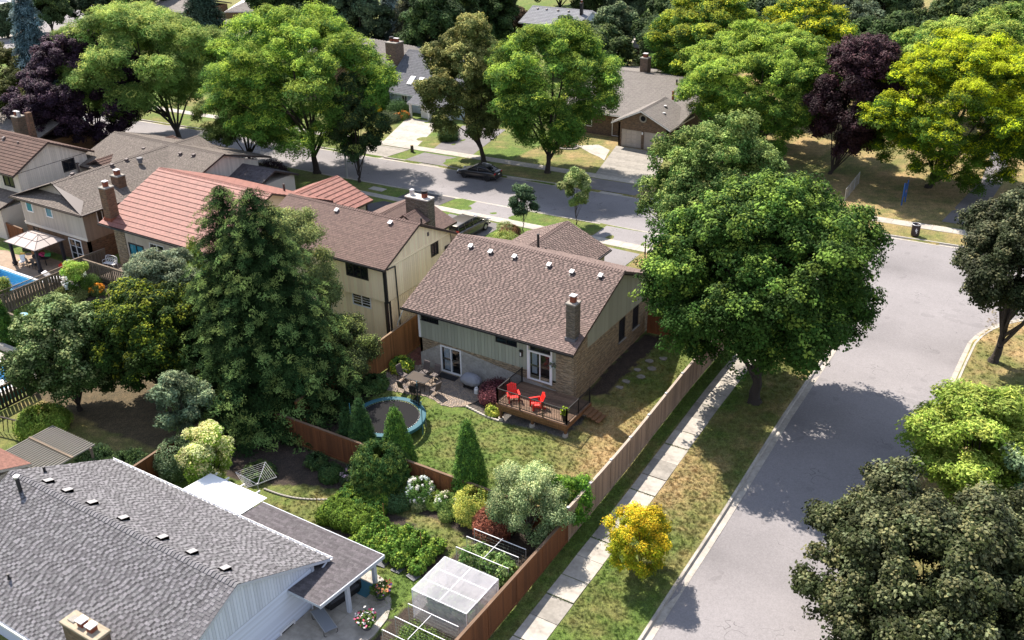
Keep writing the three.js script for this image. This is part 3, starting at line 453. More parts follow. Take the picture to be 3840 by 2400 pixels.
// broad-leaved tree: trunk and limbs carry lobes, lobes carry tufts, tufts carry leaf sprigs. o: x z h r(adius) cb(crown bottom above ground) n sprigs, c colour, c2 tip colour
function broad(name, label, o, group) {
  const f = rng(o.seed ?? Math.round(o.x * 37 + o.z * 91)), y0 = o.y ?? H(o.x, o.z), t = thing(name, label, o.cat ?? 'tree', [0, 0, 0], 0, group), cb = o.cb ?? o.h * .25, ox = o.ox ?? 0, oz = o.oz ?? 0;
  const cx = o.x + ox, cz = o.z + oz, cy = y0 + (cb + o.h) / 2, ry = (o.h - cb) / 2, r = o.r, NL = o.lobes ?? 16, lobes = [], fl = o.flat ?? .85;
  for (let i = 0; i < NL; i++) {
    const yy = 1 - 1.85 * (i + .5) / NL, a = i * 2.39996 + f() * .8, s = Math.sqrt(Math.max(0, 1 - yy * yy)), k = rr(.5, .84, f), sh = o.shape === 'egg' ? (yy > 0 ? 1 - .4 * yy : 1) : 1;
    lobes.push({ p: V(cx + Math.cos(a) * s * r * k * sh, cy + yy * ry * rr(.62, .84, f), cz + Math.sin(a) * s * r * k * sh), r: r * rr(.2, .36, f) * (o.lr ?? 1), k: rr(.8, 1.18, f), d: V(Math.cos(a) * s, yy, Math.sin(a) * s) });
  }
  const ts0 = o.ts ?? clamp(r * .13, .22, .95), n = o.n ?? 2600, cs = o.s ?? 1, list = [[], []], tufts = [], per = o.per ?? 13, NT = Math.round(n / per);
  const wsum = lobes.reduce((q, L) => q + L.r * L.r, 0);
  for (const L of lobes) { const m = Math.max(3, Math.round(NT * L.r * L.r / wsum)); for (let i = 0, g = 0; i < m && g < m * 4; g++) { const d = V(f() * 2 - 1, f() * 2 - 1, f() * 2 - 1); if (d.lengthSq() > 1 || d.lengthSq() < .02) continue; d.normalize(); d.addScaledVector(L.d, .35).normalize(); if (d.y < -.05 && f() < .8) continue; const R = L.r * rr(.6, 1.22, f), p = V(L.p.x + d.x * R, L.p.y + d.y * R * fl, L.p.z + d.z * R); if (p.y < y0 + cb * .6 + .15) { if (cb > .5) { i += .4; continue; } p.y = y0 + .25; } tufts.push({ p, d, k: L.k * rr(.72, 1.25, f), s: ts0 * rr(.6, 1.35, f) }); i++; } }
  const tf = o.tf ?? Math.min(fl, .7);
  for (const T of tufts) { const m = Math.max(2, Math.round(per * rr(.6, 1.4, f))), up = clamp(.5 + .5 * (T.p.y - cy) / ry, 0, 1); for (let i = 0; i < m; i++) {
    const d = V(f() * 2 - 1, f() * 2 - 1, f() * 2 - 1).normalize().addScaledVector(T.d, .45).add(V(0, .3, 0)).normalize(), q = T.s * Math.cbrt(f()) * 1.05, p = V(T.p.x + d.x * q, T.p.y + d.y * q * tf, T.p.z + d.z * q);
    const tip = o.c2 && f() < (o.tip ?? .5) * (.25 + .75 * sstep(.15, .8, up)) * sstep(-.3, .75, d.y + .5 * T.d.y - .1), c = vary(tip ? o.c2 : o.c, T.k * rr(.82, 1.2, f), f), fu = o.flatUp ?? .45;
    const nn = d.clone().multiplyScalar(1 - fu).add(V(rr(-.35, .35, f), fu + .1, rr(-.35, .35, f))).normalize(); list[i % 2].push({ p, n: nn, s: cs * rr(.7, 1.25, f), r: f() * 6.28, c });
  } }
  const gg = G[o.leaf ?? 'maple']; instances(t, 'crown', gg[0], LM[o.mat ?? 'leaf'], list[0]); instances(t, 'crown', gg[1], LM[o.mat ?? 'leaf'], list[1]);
  const tr = o.tr ?? r * .028 + .05, bm = o.bark ?? M.bark, th = Math.max(o.th ?? cb * .9 + .4, .6), T0 = trunkGeo(o.x, y0, o.z, th, tr, f, ox * .3), stems = [T0.g];
  const nl = o.far ? 5 : 11; for (let i = 0; i < nl; i++) { const L = lobes[Math.floor((i + .5) * NL / nl)], s = T0.pts[2 + i % 4], e = s.clone().lerp(L.p, .92), m = s.clone().lerp(e, .5).add(V(rr(-.3, .3, f) * r * .1, r * .1 * f(), rr(-.3, .3, f) * r * .1)), q0 = tr * .42; stems.push(bar(s, m, q0, 5, q0 * .6), bar(m, e, q0 * .6, 5, q0 * .15)); if (!o.far) for (let k = 0; k < 2; k++) { const T = tufts[Math.floor(f() * tufts.length)]; if (T.p.distanceTo(m) < r * .7) stems.push(bar(m, T.p, q0 * .35, 4, .01)); } }
  const top = T0.pts[5]; stems.push(bar(top, V(cx, cy, cz), tr * .5, 6, tr * .3), bar(V(cx, cy, cz), V(cx + rr(-.3, .3, f), cy + ry * .7, cz), tr * .3, 5, .02));
  part(t, 'trunk', stems, bm); return t;
}
function conifer(name, label, o, group) { // spruce with drooping whorls
  const f = rng(o.seed ?? Math.round(o.x * 31 + o.z * 17)), y0 = H(o.x, o.z), t = thing(name, label, 'tree', [0, 0, 0], 0, group), list = [[], []], lv = o.lv ?? 34, limbs = [];
  for (let i = 0; i < lv; i++) {
    const u = (i + f() * .6) / lv, y = y0 + .4 + u * (o.h - .5), R = o.r * Math.pow(1 - u, o.pow ?? .8) * rr(.82, 1.15, f) + .12, nb = Math.max(4, Math.round((o.nb ?? 11) * (.4 + .6 * (1 - u)))), a0 = f() * 6.28;
    for (let b = 0; b < nb; b++) {
      const a = a0 + b / nb * 6.283 + rr(-.25, .25, f), L = R * rr(.7, 1.12, f), dr = rr(.12, .34, f) * (o.droop ?? 1), np = Math.max(2, Math.ceil(L / (o.step ?? .42))), kb = rr(.75, 1.25, f); if (f() < .06) continue;
      for (let q = 0; q < np; q++) { const s = (q + 1) / np; if (s < .28 && L > 1.2) continue; const d = V(Math.cos(a), 0, Math.sin(a)), sd = rr(-.22, .22, f) * L * s * .8, p = V(o.x + d.x * L * s - d.z * sd, y - dr * L * s * s + .1 * L * s, o.z + d.z * L * s + d.x * sd), k = kb * (.72 + .5 * s * s) * rr(.85, 1.15, f); list[q % 2].push({ p, n: V(d.x * .5, 1 - .4 * s, d.z * .5).normalize(), s: (o.s ?? 1) * rr(.7, 1.15, f) * (.75 + .35 * (1 - u)), r: f() * 6.28, c: vary(s > .85 && o.c2 && f() < .5 ? o.c2 : o.c, k, f) }); }
      if (i % 2 === 0) limbs.push(bar(V(o.x, y, o.z), V(o.x + Math.cos(a) * L * .7, y - dr * L * .4, o.z + Math.sin(a) * L * .7), .035, 4, .015));
    }
  }
  instances(t, 'crown', G[o.leaf ?? 'spruce'][0], LM.needle, list[0]); instances(t, 'crown', G[o.leaf ?? 'spruce'][1], LM.needle, list[1]);
  part(t, 'trunk', [bar(V(o.x, y0 - .1, o.z), V(o.x, y0 + o.h * .95, o.z), o.r * .06 + .05, 8, .03), ...limbs], M.bark); return t;
}
function cone(name, label, o, group) { // clipped cedar or round shrub: surface of revolution covered with sprigs
  const f = rng(o.seed ?? Math.round(o.x * 53 + o.z * 29)), y0 = H(o.x, o.z), t = thing(name, label, o.cat ?? 'shrub', [0, 0, 0], 0, group), list = [[], []], n = o.n ?? 700;
  for (let i = 0; i < n; i++) {
    const u = o.round ? 1 - Math.sqrt(f()) * .98 : 1 - Math.sqrt(f()), a = f() * 6.283, R = o.r * (o.round ? Math.sqrt(Math.max(0, 1 - (2 * u - .85) ** 2 / 1.35)) : Math.pow(1 - u, .8) * (.65 + .35 * Math.min(1, u * 6))) * rr(.8, 1.06, f) * (.9 + .22 * fbm(a * 2 + 4, u * 7, 2)), d = V(Math.cos(a), o.round ? .2 + u : .5, Math.sin(a));
    list[i % 2].push({ p: V(o.x + d.x * R, y0 + .08 + u * o.h, o.z + d.z * R), n: d.normalize(), s: (o.s ?? 1) * rr(.7, 1.25, f), r: f() * 6.28, c: vary(o.c2 && f() < (o.tip ?? .35) ? o.c2 : o.c, rr(.7, 1.2, f), f) });
  }
  instances(t, 'foliage', G[o.leaf ?? 'cedar'][0], LM[o.mat ?? 'leaf'], list[0]); instances(t, 'foliage', G[o.leaf ?? 'cedar'][1] ?? G[o.leaf][0], LM[o.mat ?? 'leaf'], list[1]);
  part(t, 'stem', bar(V(o.x, y0 - .1, o.z), V(o.x, y0 + o.h * .7, o.z), .05, 6, .02), M.bark);
  if (o.flowers) { const l = []; for (let i = 0; i < o.flowers; i++) { const u = rr(.25, 1, f), a = f() * 6.283, R = o.r * Math.sqrt(Math.max(.02, 1 - (2 * u - .85) ** 2 / 1.35)) * 1.06; l.push({ p: V(o.x + Math.cos(a) * R, y0 + .1 + u * o.h * 1.03, o.z + Math.sin(a) * R), n: UP, s: (o.fs ?? 1) * rr(.7, 1.3, f), r: f() * 6, c: vary(o.fc, rr(.8, 1.1, f), f) }); } instances(t, 'blossoms', G.petal[0], LM.leaf, l); }
  return t;
}
function scatterLeaves(mesh, n, where, size, cols) { const f = rng(n * 7 + 1), parts = []; for (let i = 0; i < n; i++) { const p = where(), c = cols[Math.floor(f() * cols.length)], a = rr(-1, 1, f), b = f() * 6.28, g = xf(new THREE.PlaneGeometry(size * rr(.5, 1, f), size * rr(.5, 1, f)), p.x, p.y, p.z, -1 + a * .7, b, 0); parts.push(tint(g, ...vary(c, rr(.7, 1.3, f), f))); } mesh.geometry = merge(parts); mesh.material = LM.leaf; mesh.userData.kind = 'stuff'; }
// ---------- houses ----------
const T = {
  H: tones('H', .28, .2, .175, .2), Y: tones('Y', .215, .14, .118, .12), G: tones('G', .235, .228, .243, .26), P: tones('P', .14, .125, .135, .2), Tn: tones('T', .245, .205, .175, .15),
  B: tones('B', .15, .085, .065, .15), W: tones('W', .3, .27, .245, .1), BL: tones('BL', .18, .185, .205, .1), R: tones('R', .3, .14, .105, .12), S: tones('S', .37, .155, .12, .07),
};
const mk = (r, g, b, n = 3, s = .07) => Array.from({ length: n }, (_, i) => MS({ color: C(r, g, b).multiplyScalar(1 + s * (i - (n - 1) / 2)), roughness: .8 }));
const SB = { sage: mk(.33, .345, .275), cream: mk(1, .83, .56), tan: mk(.47, .415, .35), pale: mk(.62, .56, .48), blue: mk(.62, .68, .78), lightBlue: mk(.6, .7, .78), greyBlue: mk(.3, .4, .5), garage: mk(.44, .39, .35) };
// gable roof over x0..x1 with ridge along x at zr; eaves at z0 (towards camera) and z1
function gableRoof(h, { x0, x1, z0, z1, zr, ye, yr, ye1 = ye, cfg, sides = [1, 1], fascia = M.trimBrown, caps, name = 'roof' }) {
  const A = V(x0, ye, z0), B = V(x1, ye, z0), R0 = V(x0, yr, zr), R1 = V(x1, yr, zr), Cc = V(x1, ye1, z1), D = V(x0, ye1, z1), t = .16;
  const roof = part(h, name, [slab([A, B, R1, R0], t), slab([R0, R1, Cc, D], t)], fascia);
  const w = x1 - x0, s0 = R0.distanceTo(A), s1 = R0.distanceTo(D);
  if (sides[0]) shingles(roof, A.clone().add(V(0, .004, 0)), V(1, 0, 0), R0.clone().sub(A), [[0, 0], [w, 0], [w, s0], [0, s0]], cfg);
  if (sides[1]) shingles(roof, Cc.clone().add(V(0, .004, 0)), V(-1, 0, 0), R1.clone().sub(Cc), [[0, 0], [w, 0], [w, s1], [0, s1]], { ...cfg, single: cfg.single2 ?? 0, seed: 8 });
  ridgeCaps(roof, R0, R1, A.clone().sub(R0), D.clone().sub(R0), cfg, caps);
  return roof;
}
function ridgeCaps(roof, a, b, d0, d1, cfg, single) { // folded caps along a ridge
  d0 = d0.clone().normalize().multiplyScalar(.21); d1 = d1.clone().normalize().multiplyScalar(.21); const u = b.clone().sub(a), n = Math.round(u.length() / .22), all = []; u.normalize();
  for (let i = 0; i < n; i++) {
    const s = .22 * i, p = a.clone().addScaledVector(u, s).add(V(0, .02, 0)), q = a.clone().addScaledVector(u, s + .235).add(V(0, .065, 0)), P = [p.clone().add(d0), p, p.clone().add(d1), q.clone().add(d0), q, q.clone().add(d1)], pos = [];
    for (const t of [[0, 3, 4], [0, 4, 1], [1, 4, 5], [1, 5, 2]]) for (const k of t) pos.push(P[k].x, P[k].y, P[k].z); for (const t of [[3, 4], [4, 5]]) { const e = P[t[0]], f = P[t[1]]; pos.push(e.x, e.y, e.z, f.x, f.y, f.z, f.x, f.y - .06, f.z, e.x, e.y, e.z, f.x, f.y - .06, f.z, e.x, e.y - .06, e.z); }
    const g = metric(geo(pos)); if (single) part(roof, 'ridge_cap', g, shadeMats(cfg.key, cfg.tones)[i % 4 + 1]); else all.push(g);
  }
  if (all.length) part(roof, 'ridge_caps', all, shadeMats(cfg.key, cfg.tones)[2], { kind: 'stuff' });
}
// gable roof with ridge along z
function gableRoofZ(h, { x0, x1, z0, z1, ye, yr, cfg, fascia = M.trimBrown, xr = (x0 + x1) / 2, name = 'roof' }) {
  const t = .16, A = V(x0, ye, z0), B = V(x0, ye, z1), Cc = V(x1, ye, z1), D = V(x1, ye, z0), R0 = V(xr, yr, z0), R1 = V(xr, yr, z1);
  const roof = part(h, name, [slab([A, R0, R1, B], t), slab([R0, D, Cc, R1], t)], fascia), w = z0 - z1, s = R0.distanceTo(A), s2 = R0.distanceTo(D);
  shingles(roof, B.clone().add(V(0, .004, 0)), V(0, 0, 1), R1.clone().sub(B), [[0, 0], [w, 0], [w, s], [0, s]], cfg);
  shingles(roof, D.clone().add(V(0, .004, 0)), V(0, 0, -1), R0.clone().sub(D), [[0, 0], [w, 0], [w, s2], [0, s2]], { ...cfg, seed: 4 });
  ridgeCaps(roof, R1, R0, B.clone().sub(R1), Cc.clone().sub(R1), cfg);
  return roof;
}
const vent = (h, x, y, z, m, base, rx = 0, ry = 0) => { const v = part(h, 'roof_vent', [xf(rbox(.30, .1, .34, .02, 0, .17, 0), x, y, z, rx, ry)], m); part(v, 'vent_base', [xf(box(.24, .14, .26, 0, .06, 0), x, y, z, rx, ry), xf(box(.44, .012, .46, 0, .012, .04), x, y, z, rx, ry)], base); };
const pipe = (h, x, y, z, r, l, m) => part(h, 'vent_pipe', [cyl(r, r, l, x, y + l / 2, z, 12), cyl(r * 1.9, r * 1.2, .12, x, y + .06, z, 12), cyl(r * 1.2, r * 1.2, .07, x, y + l - .03, z, 12)], m);
function chimney(h, x0, x1, z0, z1, y0, y1, m, flues, cap = M.concreteGrey, flash = M.lead) {
  const w = x1 - x0, d = z0 - z1, cx = (x0 + x1) / 2, cz = (z0 + z1) / 2;
  const c = part(h, 'chimney', metric(box(w, y1 - y0, d, cx, (y0 + y1) / 2, cz)), m);
  part(c, 'chimney_cap', rbox(w + .1, .12, d + .1, .03, cx, y1 + .06, cz), cap);
  if (flash) part(c, 'flashing', box(w + .12, .5, d + .12, cx, y0 + .2, cz), flash);
  for (const [fx, fz, s, k] of flues) { const X = cx + fx, Z = cz + fz; part(c, 'flue', k === 'pipe' ? [cyl(s, s, .45, X, y1 + .34, Z, 12)] : [box(s, .38, s, X, y1 + .3, Z)], k === 'pipe' ? M.galv : M.clay); part(c, 'flue_cap', k === 'dark' ? [cyl(s * .8, s * .8, .12, X, y1 + .55, Z, 10), cyl(.28, .28, .03, X, y1 + .68, Z, 10)] : [rbox(s + .1, .07, s + .1, .02, X, y1 + .56, Z), ...[[-1, -1], [1, 1], [-1, 1], [1, -1]].map(([a, b]) => box(.02, .12, .02, X + a * s * .42, y1 + .5, Z + b * s * .42))], k === 'dark' ? M.trimDark : M.ventWhite); }
  return c;
}
const gutter = (h, x0, x1, y, z, m, dz = .07) => part(h, 'gutter', [box(x1 - x0, .03, .13, (x0 + x1) / 2, y - .06, z + dz), box(x1 - x0, .12, .02, (x0 + x1) / 2, y, z + dz + .06), box(.02, .12, .13, x0, y, z + dz), box(.02, .12, .13, x1, y, z + dz)], m);

// ----- central house -----
{
  const h = thing('split_level_house', 'central house with brown shingle roof, sage siding and pale stone above the red deck chairs', 'house');
  const x0 = -37.9, x1 = -25.72, z0 = -47.23, z1 = -59, d1 = [1.73, .02, 1.72, 2.04], d2 = [8.8, 1.5, 1.68, 2.12], tr = [8.92, 3.66, 1.5, .36], w1 = [.08, 3.54, 1.62, .66], w2 = [6.28, 3.52, 1.66, .62];
  const F = frame(x0, 0, z0, '+z'), W = x1 - x0, holes = [d1, d2, tr, w1, w2];
  wall(h, F, [[0, -.5], [W, -.5], [W, 1.02], [0, 1.0]], [d1], MS({ color: C(.52, .52, .51), map: rep(tConc, .6) }), .24, 'foundation', .012);
  wall(h, F, [[0, 1.0], [W, 1.02], [W, 1.86], [8.8, 1.86], [8.8, 2.13], [8.1, 2.13], [0, 2.23]], [[d1[0], 1.0, d1[2], 1.07], [d2[0], d2[1], d2[2], 1]], M.stoneH, .2, 'stone_wall');
  wall(h, F, [[0, 2.15], [8.3, 2.12], [8.8, 1.86], [W, 1.86], [W, 4.9], [0, 4.9]], [w1, w2, [d2[0], 1.86, d2[2], d2[3] - .36], tr], M.trimDark, .15, 'wall', -.03);
  boards(h, F, [[0, 2.23], [8.1, 2.13], [8.8, 2.1], [8.8, 4.9], [0, 4.9]], [w1, w2], .27, SB.sage);
  boards(h, F, [[8.8, 1.86], [11, 1.86], [11, 4.9], [8.8, 4.9]], [d2, tr], .27, SB.sage, { seed: 6 });
  wall(h, F, [[10.87, .9], [W, .9], [W, 4.6], [10.87, 4.6]], [], M.stoneH, .3, 'stone_pier', .1);
  part(h, 'corner_trim', box(.16, 2.45, .05, x0 + .06, 3.45, z0 + .045), M.white);
  windowUnit(h, F, d1, { name: 'sliding_door', frame: M.white, fw: .1, mull: [.5], glass: M.glass, curtains: [[.06, .48]], c: .05 });
  const dd = windowUnit(h, F, d2, { name: 'sliding_door', frame: M.white, fw: .1, mull: [.5], glass: M.glass, curtains: [[.06, .3]], c: .06 });
  for (const q of [8.76, 10.52]) part(dd, 'door_trim', onFrame(new THREE.BoxGeometry(.1, 2.55, .06), F, q, 2.77, .05), M.white); part(dd, 'door_handle', onFrame(new RoundedBoxGeometry(.03, .22, .05, 1, .01), F, 9.62, 2.5, .1), M.black);
  for (const w of [w1, w2, tr]) windowUnit(h, F, w, { name: 'window', frame: M.trimDark, mull: [.5], fw: .05 });
  part(h, 'wall_lantern', [onFrame(new RoundedBoxGeometry(.2, .42, .14, 1, .02), F, 8.28, 3.22, .1), onFrame(new THREE.BoxGeometry(.24, .03, .18), F, 8.28, 3.45, .1)], M.black); part(h, 'lantern_glass', onFrame(new THREE.BoxGeometry(.1, .26, .15), F, 8.28, 3.2, .105), M.white);
  // right-hand side
  const E = frame(x1, 0, z0, '+x'), D = z0 - z1, s1 = [6.12, 2.17, .98, 1.68], s2 = [8.22, 2.2, .98, 1.66], gab = [[0, 3.9], [D, 3.9], [D, 4.9], [6.05, 7.3], [0, 4.9]];
  wall(h, E, [[0, -.3], [D, -.3], [D, 3.92], [0, 3.92]], [s1, s2], M.stoneH, .2, 'stone_wall');
  wall(h, E, gab, [], M.trimDark, .15, 'gable_wall', -.03); boards(h, E, [[1.45, 3.9], [D, 3.9], [D, 4.86], [6.05, 7.25], [1.45, 5.3]], [], .2, SB.sage, { seed: 11 });
  wall(h, E, [[0, -.2], [1.45, -.2], [1.45, 5.26], [0, 4.66]], [], M.stoneH, .3, 'chimney_breast', .1);
  for (const w of [s1, s2]) windowUnit(h, E, w, { frame: M.trimDark, fw: .09, c: -.03, bars: [.1, .19, .28, .37, .46, .55, .64, .73, .82, .91], glass: M.glassDark, sill: M.concreteGrey });
  part(h, 'corner_trim', box(.05, 2.6, .1, x1 + .04, 2.9, z1 + .05), M.trimBrown);
  const L = frame(x0, 0, z1, '-x'); wall(h, L, [[0, -.3], [D, -.3], [D, 4.9], [D - 6.05, 7.3], [0, 4.9]], [], SB.sage[0], .2);
  const B = frame(x1, 0, z1, '-z'); wall(h, B, [[0, .5], [W, .5], [W, 4.9], [0, 4.9]], [], SB.sage[1], .2);
  gableRoof(h, { x0: -38.65, x1: -25.38, z0: -46.42, z1: -60.05, zr: -53.3, ye: 4.63, yr: 7.56, cfg: { key: 'H', tones: T.H, e: .15, w: [.2, .3], gap: .62, t: .026, dk: .45, single: 300, seed: 12 } });
  gutter(h, -38.7, -25.36, 4.58, -46.42, M.trimDark);
  part(h, 'downspout', [bar(V(-38.5, 4.5, -46.4), V(-38.1, 4.35, -46.9), .04), bar(V(-38.1, 4.35, -46.9), V(-38.05, 4.1, -47.1), .04), bar(V(-38.75, 4.45, -46.8), V(-40.2, 2.4, -47.7), .045), bar(V(-40.2, 2.4, -47.7), V(-40.25, .5, -47.8), .045)], M.white);
  const py = (z) => 4.63 + (7.56 - 4.63) / 6.88 * (-46.42 - z), rx = Math.atan(2.93 / 6.88);
  for (const [x, z] of [[-36.93, -52.4], [-35.22, -52.32], [-33.29, -52.38], [-30.55, -52.37], [-28.73, -52.24], [-26.72, -52.46]]) vent(h, x, py(z), z, M.ventWhite, M.trimDark, rx);
  chimney(h, -26.42, -25.8, -47.3, -48.0, 4.75, 7.45, M.stoneGrey, [[0, 0, .32]], M.concreteGrey);
  // garage wing towards the street
  const gx0 = -39.1, gx1 = -32.15;
  wall(h, frame(gx1, 0, -59, '+x'), [[0, .6], [4.6, .6], [4.6, 3.8], [0, 3.8]], [], M.trimDark, .2, 'garage_wall'); boards(h, frame(gx1, 0, -59, '+x'), [[0, .9], [4.6, .9], [4.6, 3.8], [0, 3.8]], [], .25, SB.sage, { seed: 15 });
  wall(h, frame(gx1, 0, -63.6, '-z'), [[0, .6], [6.95, .6], [6.95, 3.8], [3.5, 5.3], [0, 3.8]], [], SB.sage[2], .2, 'garage_wall');
  gableRoofZ(h, { x0: -39.5, x1: -31.85, z0: -55.5, z1: -64.1, ye: 3.82, yr: 5.45, name: 'garage_roof', cfg: { key: 'H', tones: T.H, e: .15, w: [.2, .3], gap: .62, t: .026, dk: .45, seed: 14 } });
  part(h, 'gutter', [box(.12, .11, 4.1, -31.8, 3.74, -62.05)], M.trimDark);
  pipe(h, -35.1, 5.25, -58.5, .09, 1.15, M.trimDark); pipe(h, -34.5, 5, -58.6, .05, .4, M.trimDark);
  // entrance wing at the far corner
  const en = part(h, 'porch', [box(1.7, 2.9, 2.3, -25.4, 2.5, -60.3)], SB.sage[1]); part(en, 'porch_soffit', slab([V(-24.2, 3.95, -59.2), V(-24.2, 3.95, -62), V(-26.6, 3.95, -62), V(-26.6, 3.95, -59.2)], .3), M.white);
  const pr = part(h, 'porch_roof', slab([V(-27, 4.6, -59.2), V(-23.9, 4.05, -59.6), V(-23.9, 4.05, -62.3), V(-27, 4.6, -62.3)], .12), M.trimBrown); shingles(pr, V(-23.9, 4.06, -59.6), V(0, 0, -1), V(-3.1, .55, 0), [[0, 0], [2.7, 0], [2.7, 3.1], [0, 3.1]], { key: 'H', tones: T.H, e: .15, w: [.17, .34], gap: .55, t: .02 });
  part(h, 'door_frame', [box(.06, 2.1, .08, -24.5, 2.2, -59.1), box(.06, 2.1, .08, -25.2, 2.2, -59.1), box(.75, .08, .08, -24.85, 3.2, -59.1)], M.trimBrown);
}
// ----- cream house left of it -----
{
  const h = thing('gable_house', 'cream-sided house with reddish-brown shingle roof and tall stone chimney left of the central house', 'house');
  const x0 = -53.2, x1 = -41.3, z0 = -48.25, z1 = -55.9, zr = -51.95, F = frame(x0, 0, z0, '+z'), W = x1 - x0, wa = [8.35, 4.98, 2.05, 1.05], wb = [8.5, 2.62, 1.75, 1.0], wc = [5.2, 1.2, 1.2, 2.1];
  wall(h, F, [[0, 3.65], [W, 3.65], [W, 6.4], [0, 6.4]], [wa], M.trimBrown, .2, 'wall', .2); boards(h, frame(x0, 0, z0 + .2, '+z'), [[0, 3.62], [W, 3.62], [W, 6.4], [0, 6.4]], [wa], .28, SB.cream);
  wall(h, F, [[0, -.5], [W, -.5], [W, 3.65], [0, 3.65]], [wb, wc], M.trimBrown, .2); boards(h, F, [[0, -.2], [W, -.2], [W, 3.6], [0, 3.6]], [wb, wc], .28, SB.cream, { seed: 5 });
  windowUnit(h, frame(x0, 0, z0 + .2, '+z'), wa, { frame: M.trimDark, fw: .09, mull: [.33, .66], c: .05 }); windowUnit(h, F, wb, { frame: M.white, fw: .08, mull: [.5], bars: [.3, .5, .7], c: .05 }); windowUnit(h, F, wc, { frame: M.white, fw: .09, mull: [.5], c: .05, name: 'sliding_door' });
  const E = frame(x1, 0, z0 + .2, '+x'), D = z0 + .2 - z1, ws = [5.35, 5.1, .9, 1.05];
  const P = [[0, 3.6], [D, 3.6], [D, 6.15], [3.9, 8.15], [0, 6.35]];
  wall(h, E, [[0, -.4], [D, -.4], [D, 3.6], [0, 3.6]], [], M.trimBrown, .2, 'wall', -.06); boards(h, E, [[.2, -.2], [D, -.2], [D, 3.58], [.2, 3.58]], [], .22, SB.cream, { d: -.03, seed: 21 });
  wall(h, E, P, [ws], M.trimBrown, .2, 'gable_wall'); boards(h, E, [[0, 3.62], [D, 3.62], [D, 6.1], [0, 6.1]], [ws], .22, SB.cream, { seed: 22 }); boards(h, E, [[.1, 6.16], [D, 6.16], [3.9, 8.1]], [], .22, SB.cream, { seed: 23 });
  part(h, 'belt_board', [onFrame(new THREE.BoxGeometry(D, .14, .04), E, D / 2, 6.22, .045)], SB.cream[2]);
  windowUnit(h, E, ws, { frame: M.trimDark, fw: .1, mull: [.5], c: .07 }); part(h, 'wall_vent', onFrame(new THREE.BoxGeometry(.16, .28, .06), E, 5.1, 7.05, .05), M.ventBrown);
  part(h, 'corner_trim', [box(.05, 2.75, .14, x1 + .03, 4.9, z0 + .14), box(.16, 2.75, .05, x1 - .07, 4.9, z0 + .24), box(.05, 3.7, .14, x1 + .0, 1.7, z0 - .06)], M.trimDark);
  part(h, 'downspout', [bar(V(-41.6, 6.3, -47.75), V(-41.15, 6.1, -48.3), .05), bar(V(-41.2, 6.12, -48.2), V(-41.2, 6.05, -49.1), .05), bar(V(-41.2, 6.08, -49.1), V(-41.2, .1, -49.2), .05)], M.trimDark); part(h, 'shutter', box(.08, 2.9, .8, x1 + .05, 3.9, -55.5), M.trimDark);
  wall(h, frame(x0, 0, z1, '-x'), [[0, -.3], [D, -.3], [D, 6.35], [D - 3.9, 8.15], [0, 6.15]], [], SB.cream[0], .2); wall(h, frame(x1, 0, z1, '-z'), [[0, .5], [W, .5], [W, 6.1], [0, 6.1]], [], SB.cream[1], .2);
  const cfg = { key: 'Y', tones: T.Y, e: .15, w: [.3, .34], t: .018, grid: 1, joint: .006, seed: 31 };
  gableRoof(h, { x0: -53.7, x1: -40.98, z0: -47.7, z1: -56.35, zr, ye: 6.33, yr: 8.34, ye1: 6.1, cfg }); gutter(h, -53.7, -41, 6.28, -47.7, M.trimDark);
  for (const [x, z] of [[-48.3, -51.42], [-43.21, -51.4]]) vent(h, x, 8.06, z, M.ventWhite, M.trimDark, .44);
  chimney(h, -46.75, -44.6, -57.6, -58.5, 4.7, 7.5, M.stoneGrey, [[-.72, 0, .2, 'pipe'], [.5, 0, .34, 'dark']], MS({ color: C(.5, .47, .42) }), null);
  gableRoofZ(h, { x0: -46.9, x1: -44.4, z0: -55.9, z1: -57.6, ye: 6.0, yr: 6.75, name: 'chimney_saddle', cfg });
  gableRoofZ(h, { x0: -53.4, x1: -45.75, z0: -54.5, z1: -63.0, ye: 3.82, yr: 5.5, name: 'garage_roof', cfg });
  wall(h, frame(-46.1, 0, -55, '+x'), [[0, .6], [7.5, .6], [7.5, 3.8], [0, 3.8]], [], SB.cream[0], .2, 'garage_wall'); wall(h, frame(-46.1, 0, -62.5, '-z'), [[0, .6], [7, .6], [7, 3.8], [3.5, 5.3], [0, 3.8]], [], SB.cream[1], .2, 'garage_wall');
  pipe(h, -44.2, 6.2, -56.2, .07, .5, M.trimDark);
  part(h, 'air_conditioner', [rbox(.9, .75, .35, .03, -41.1 + .3, .5, -50.5)], M.trimDark);
}
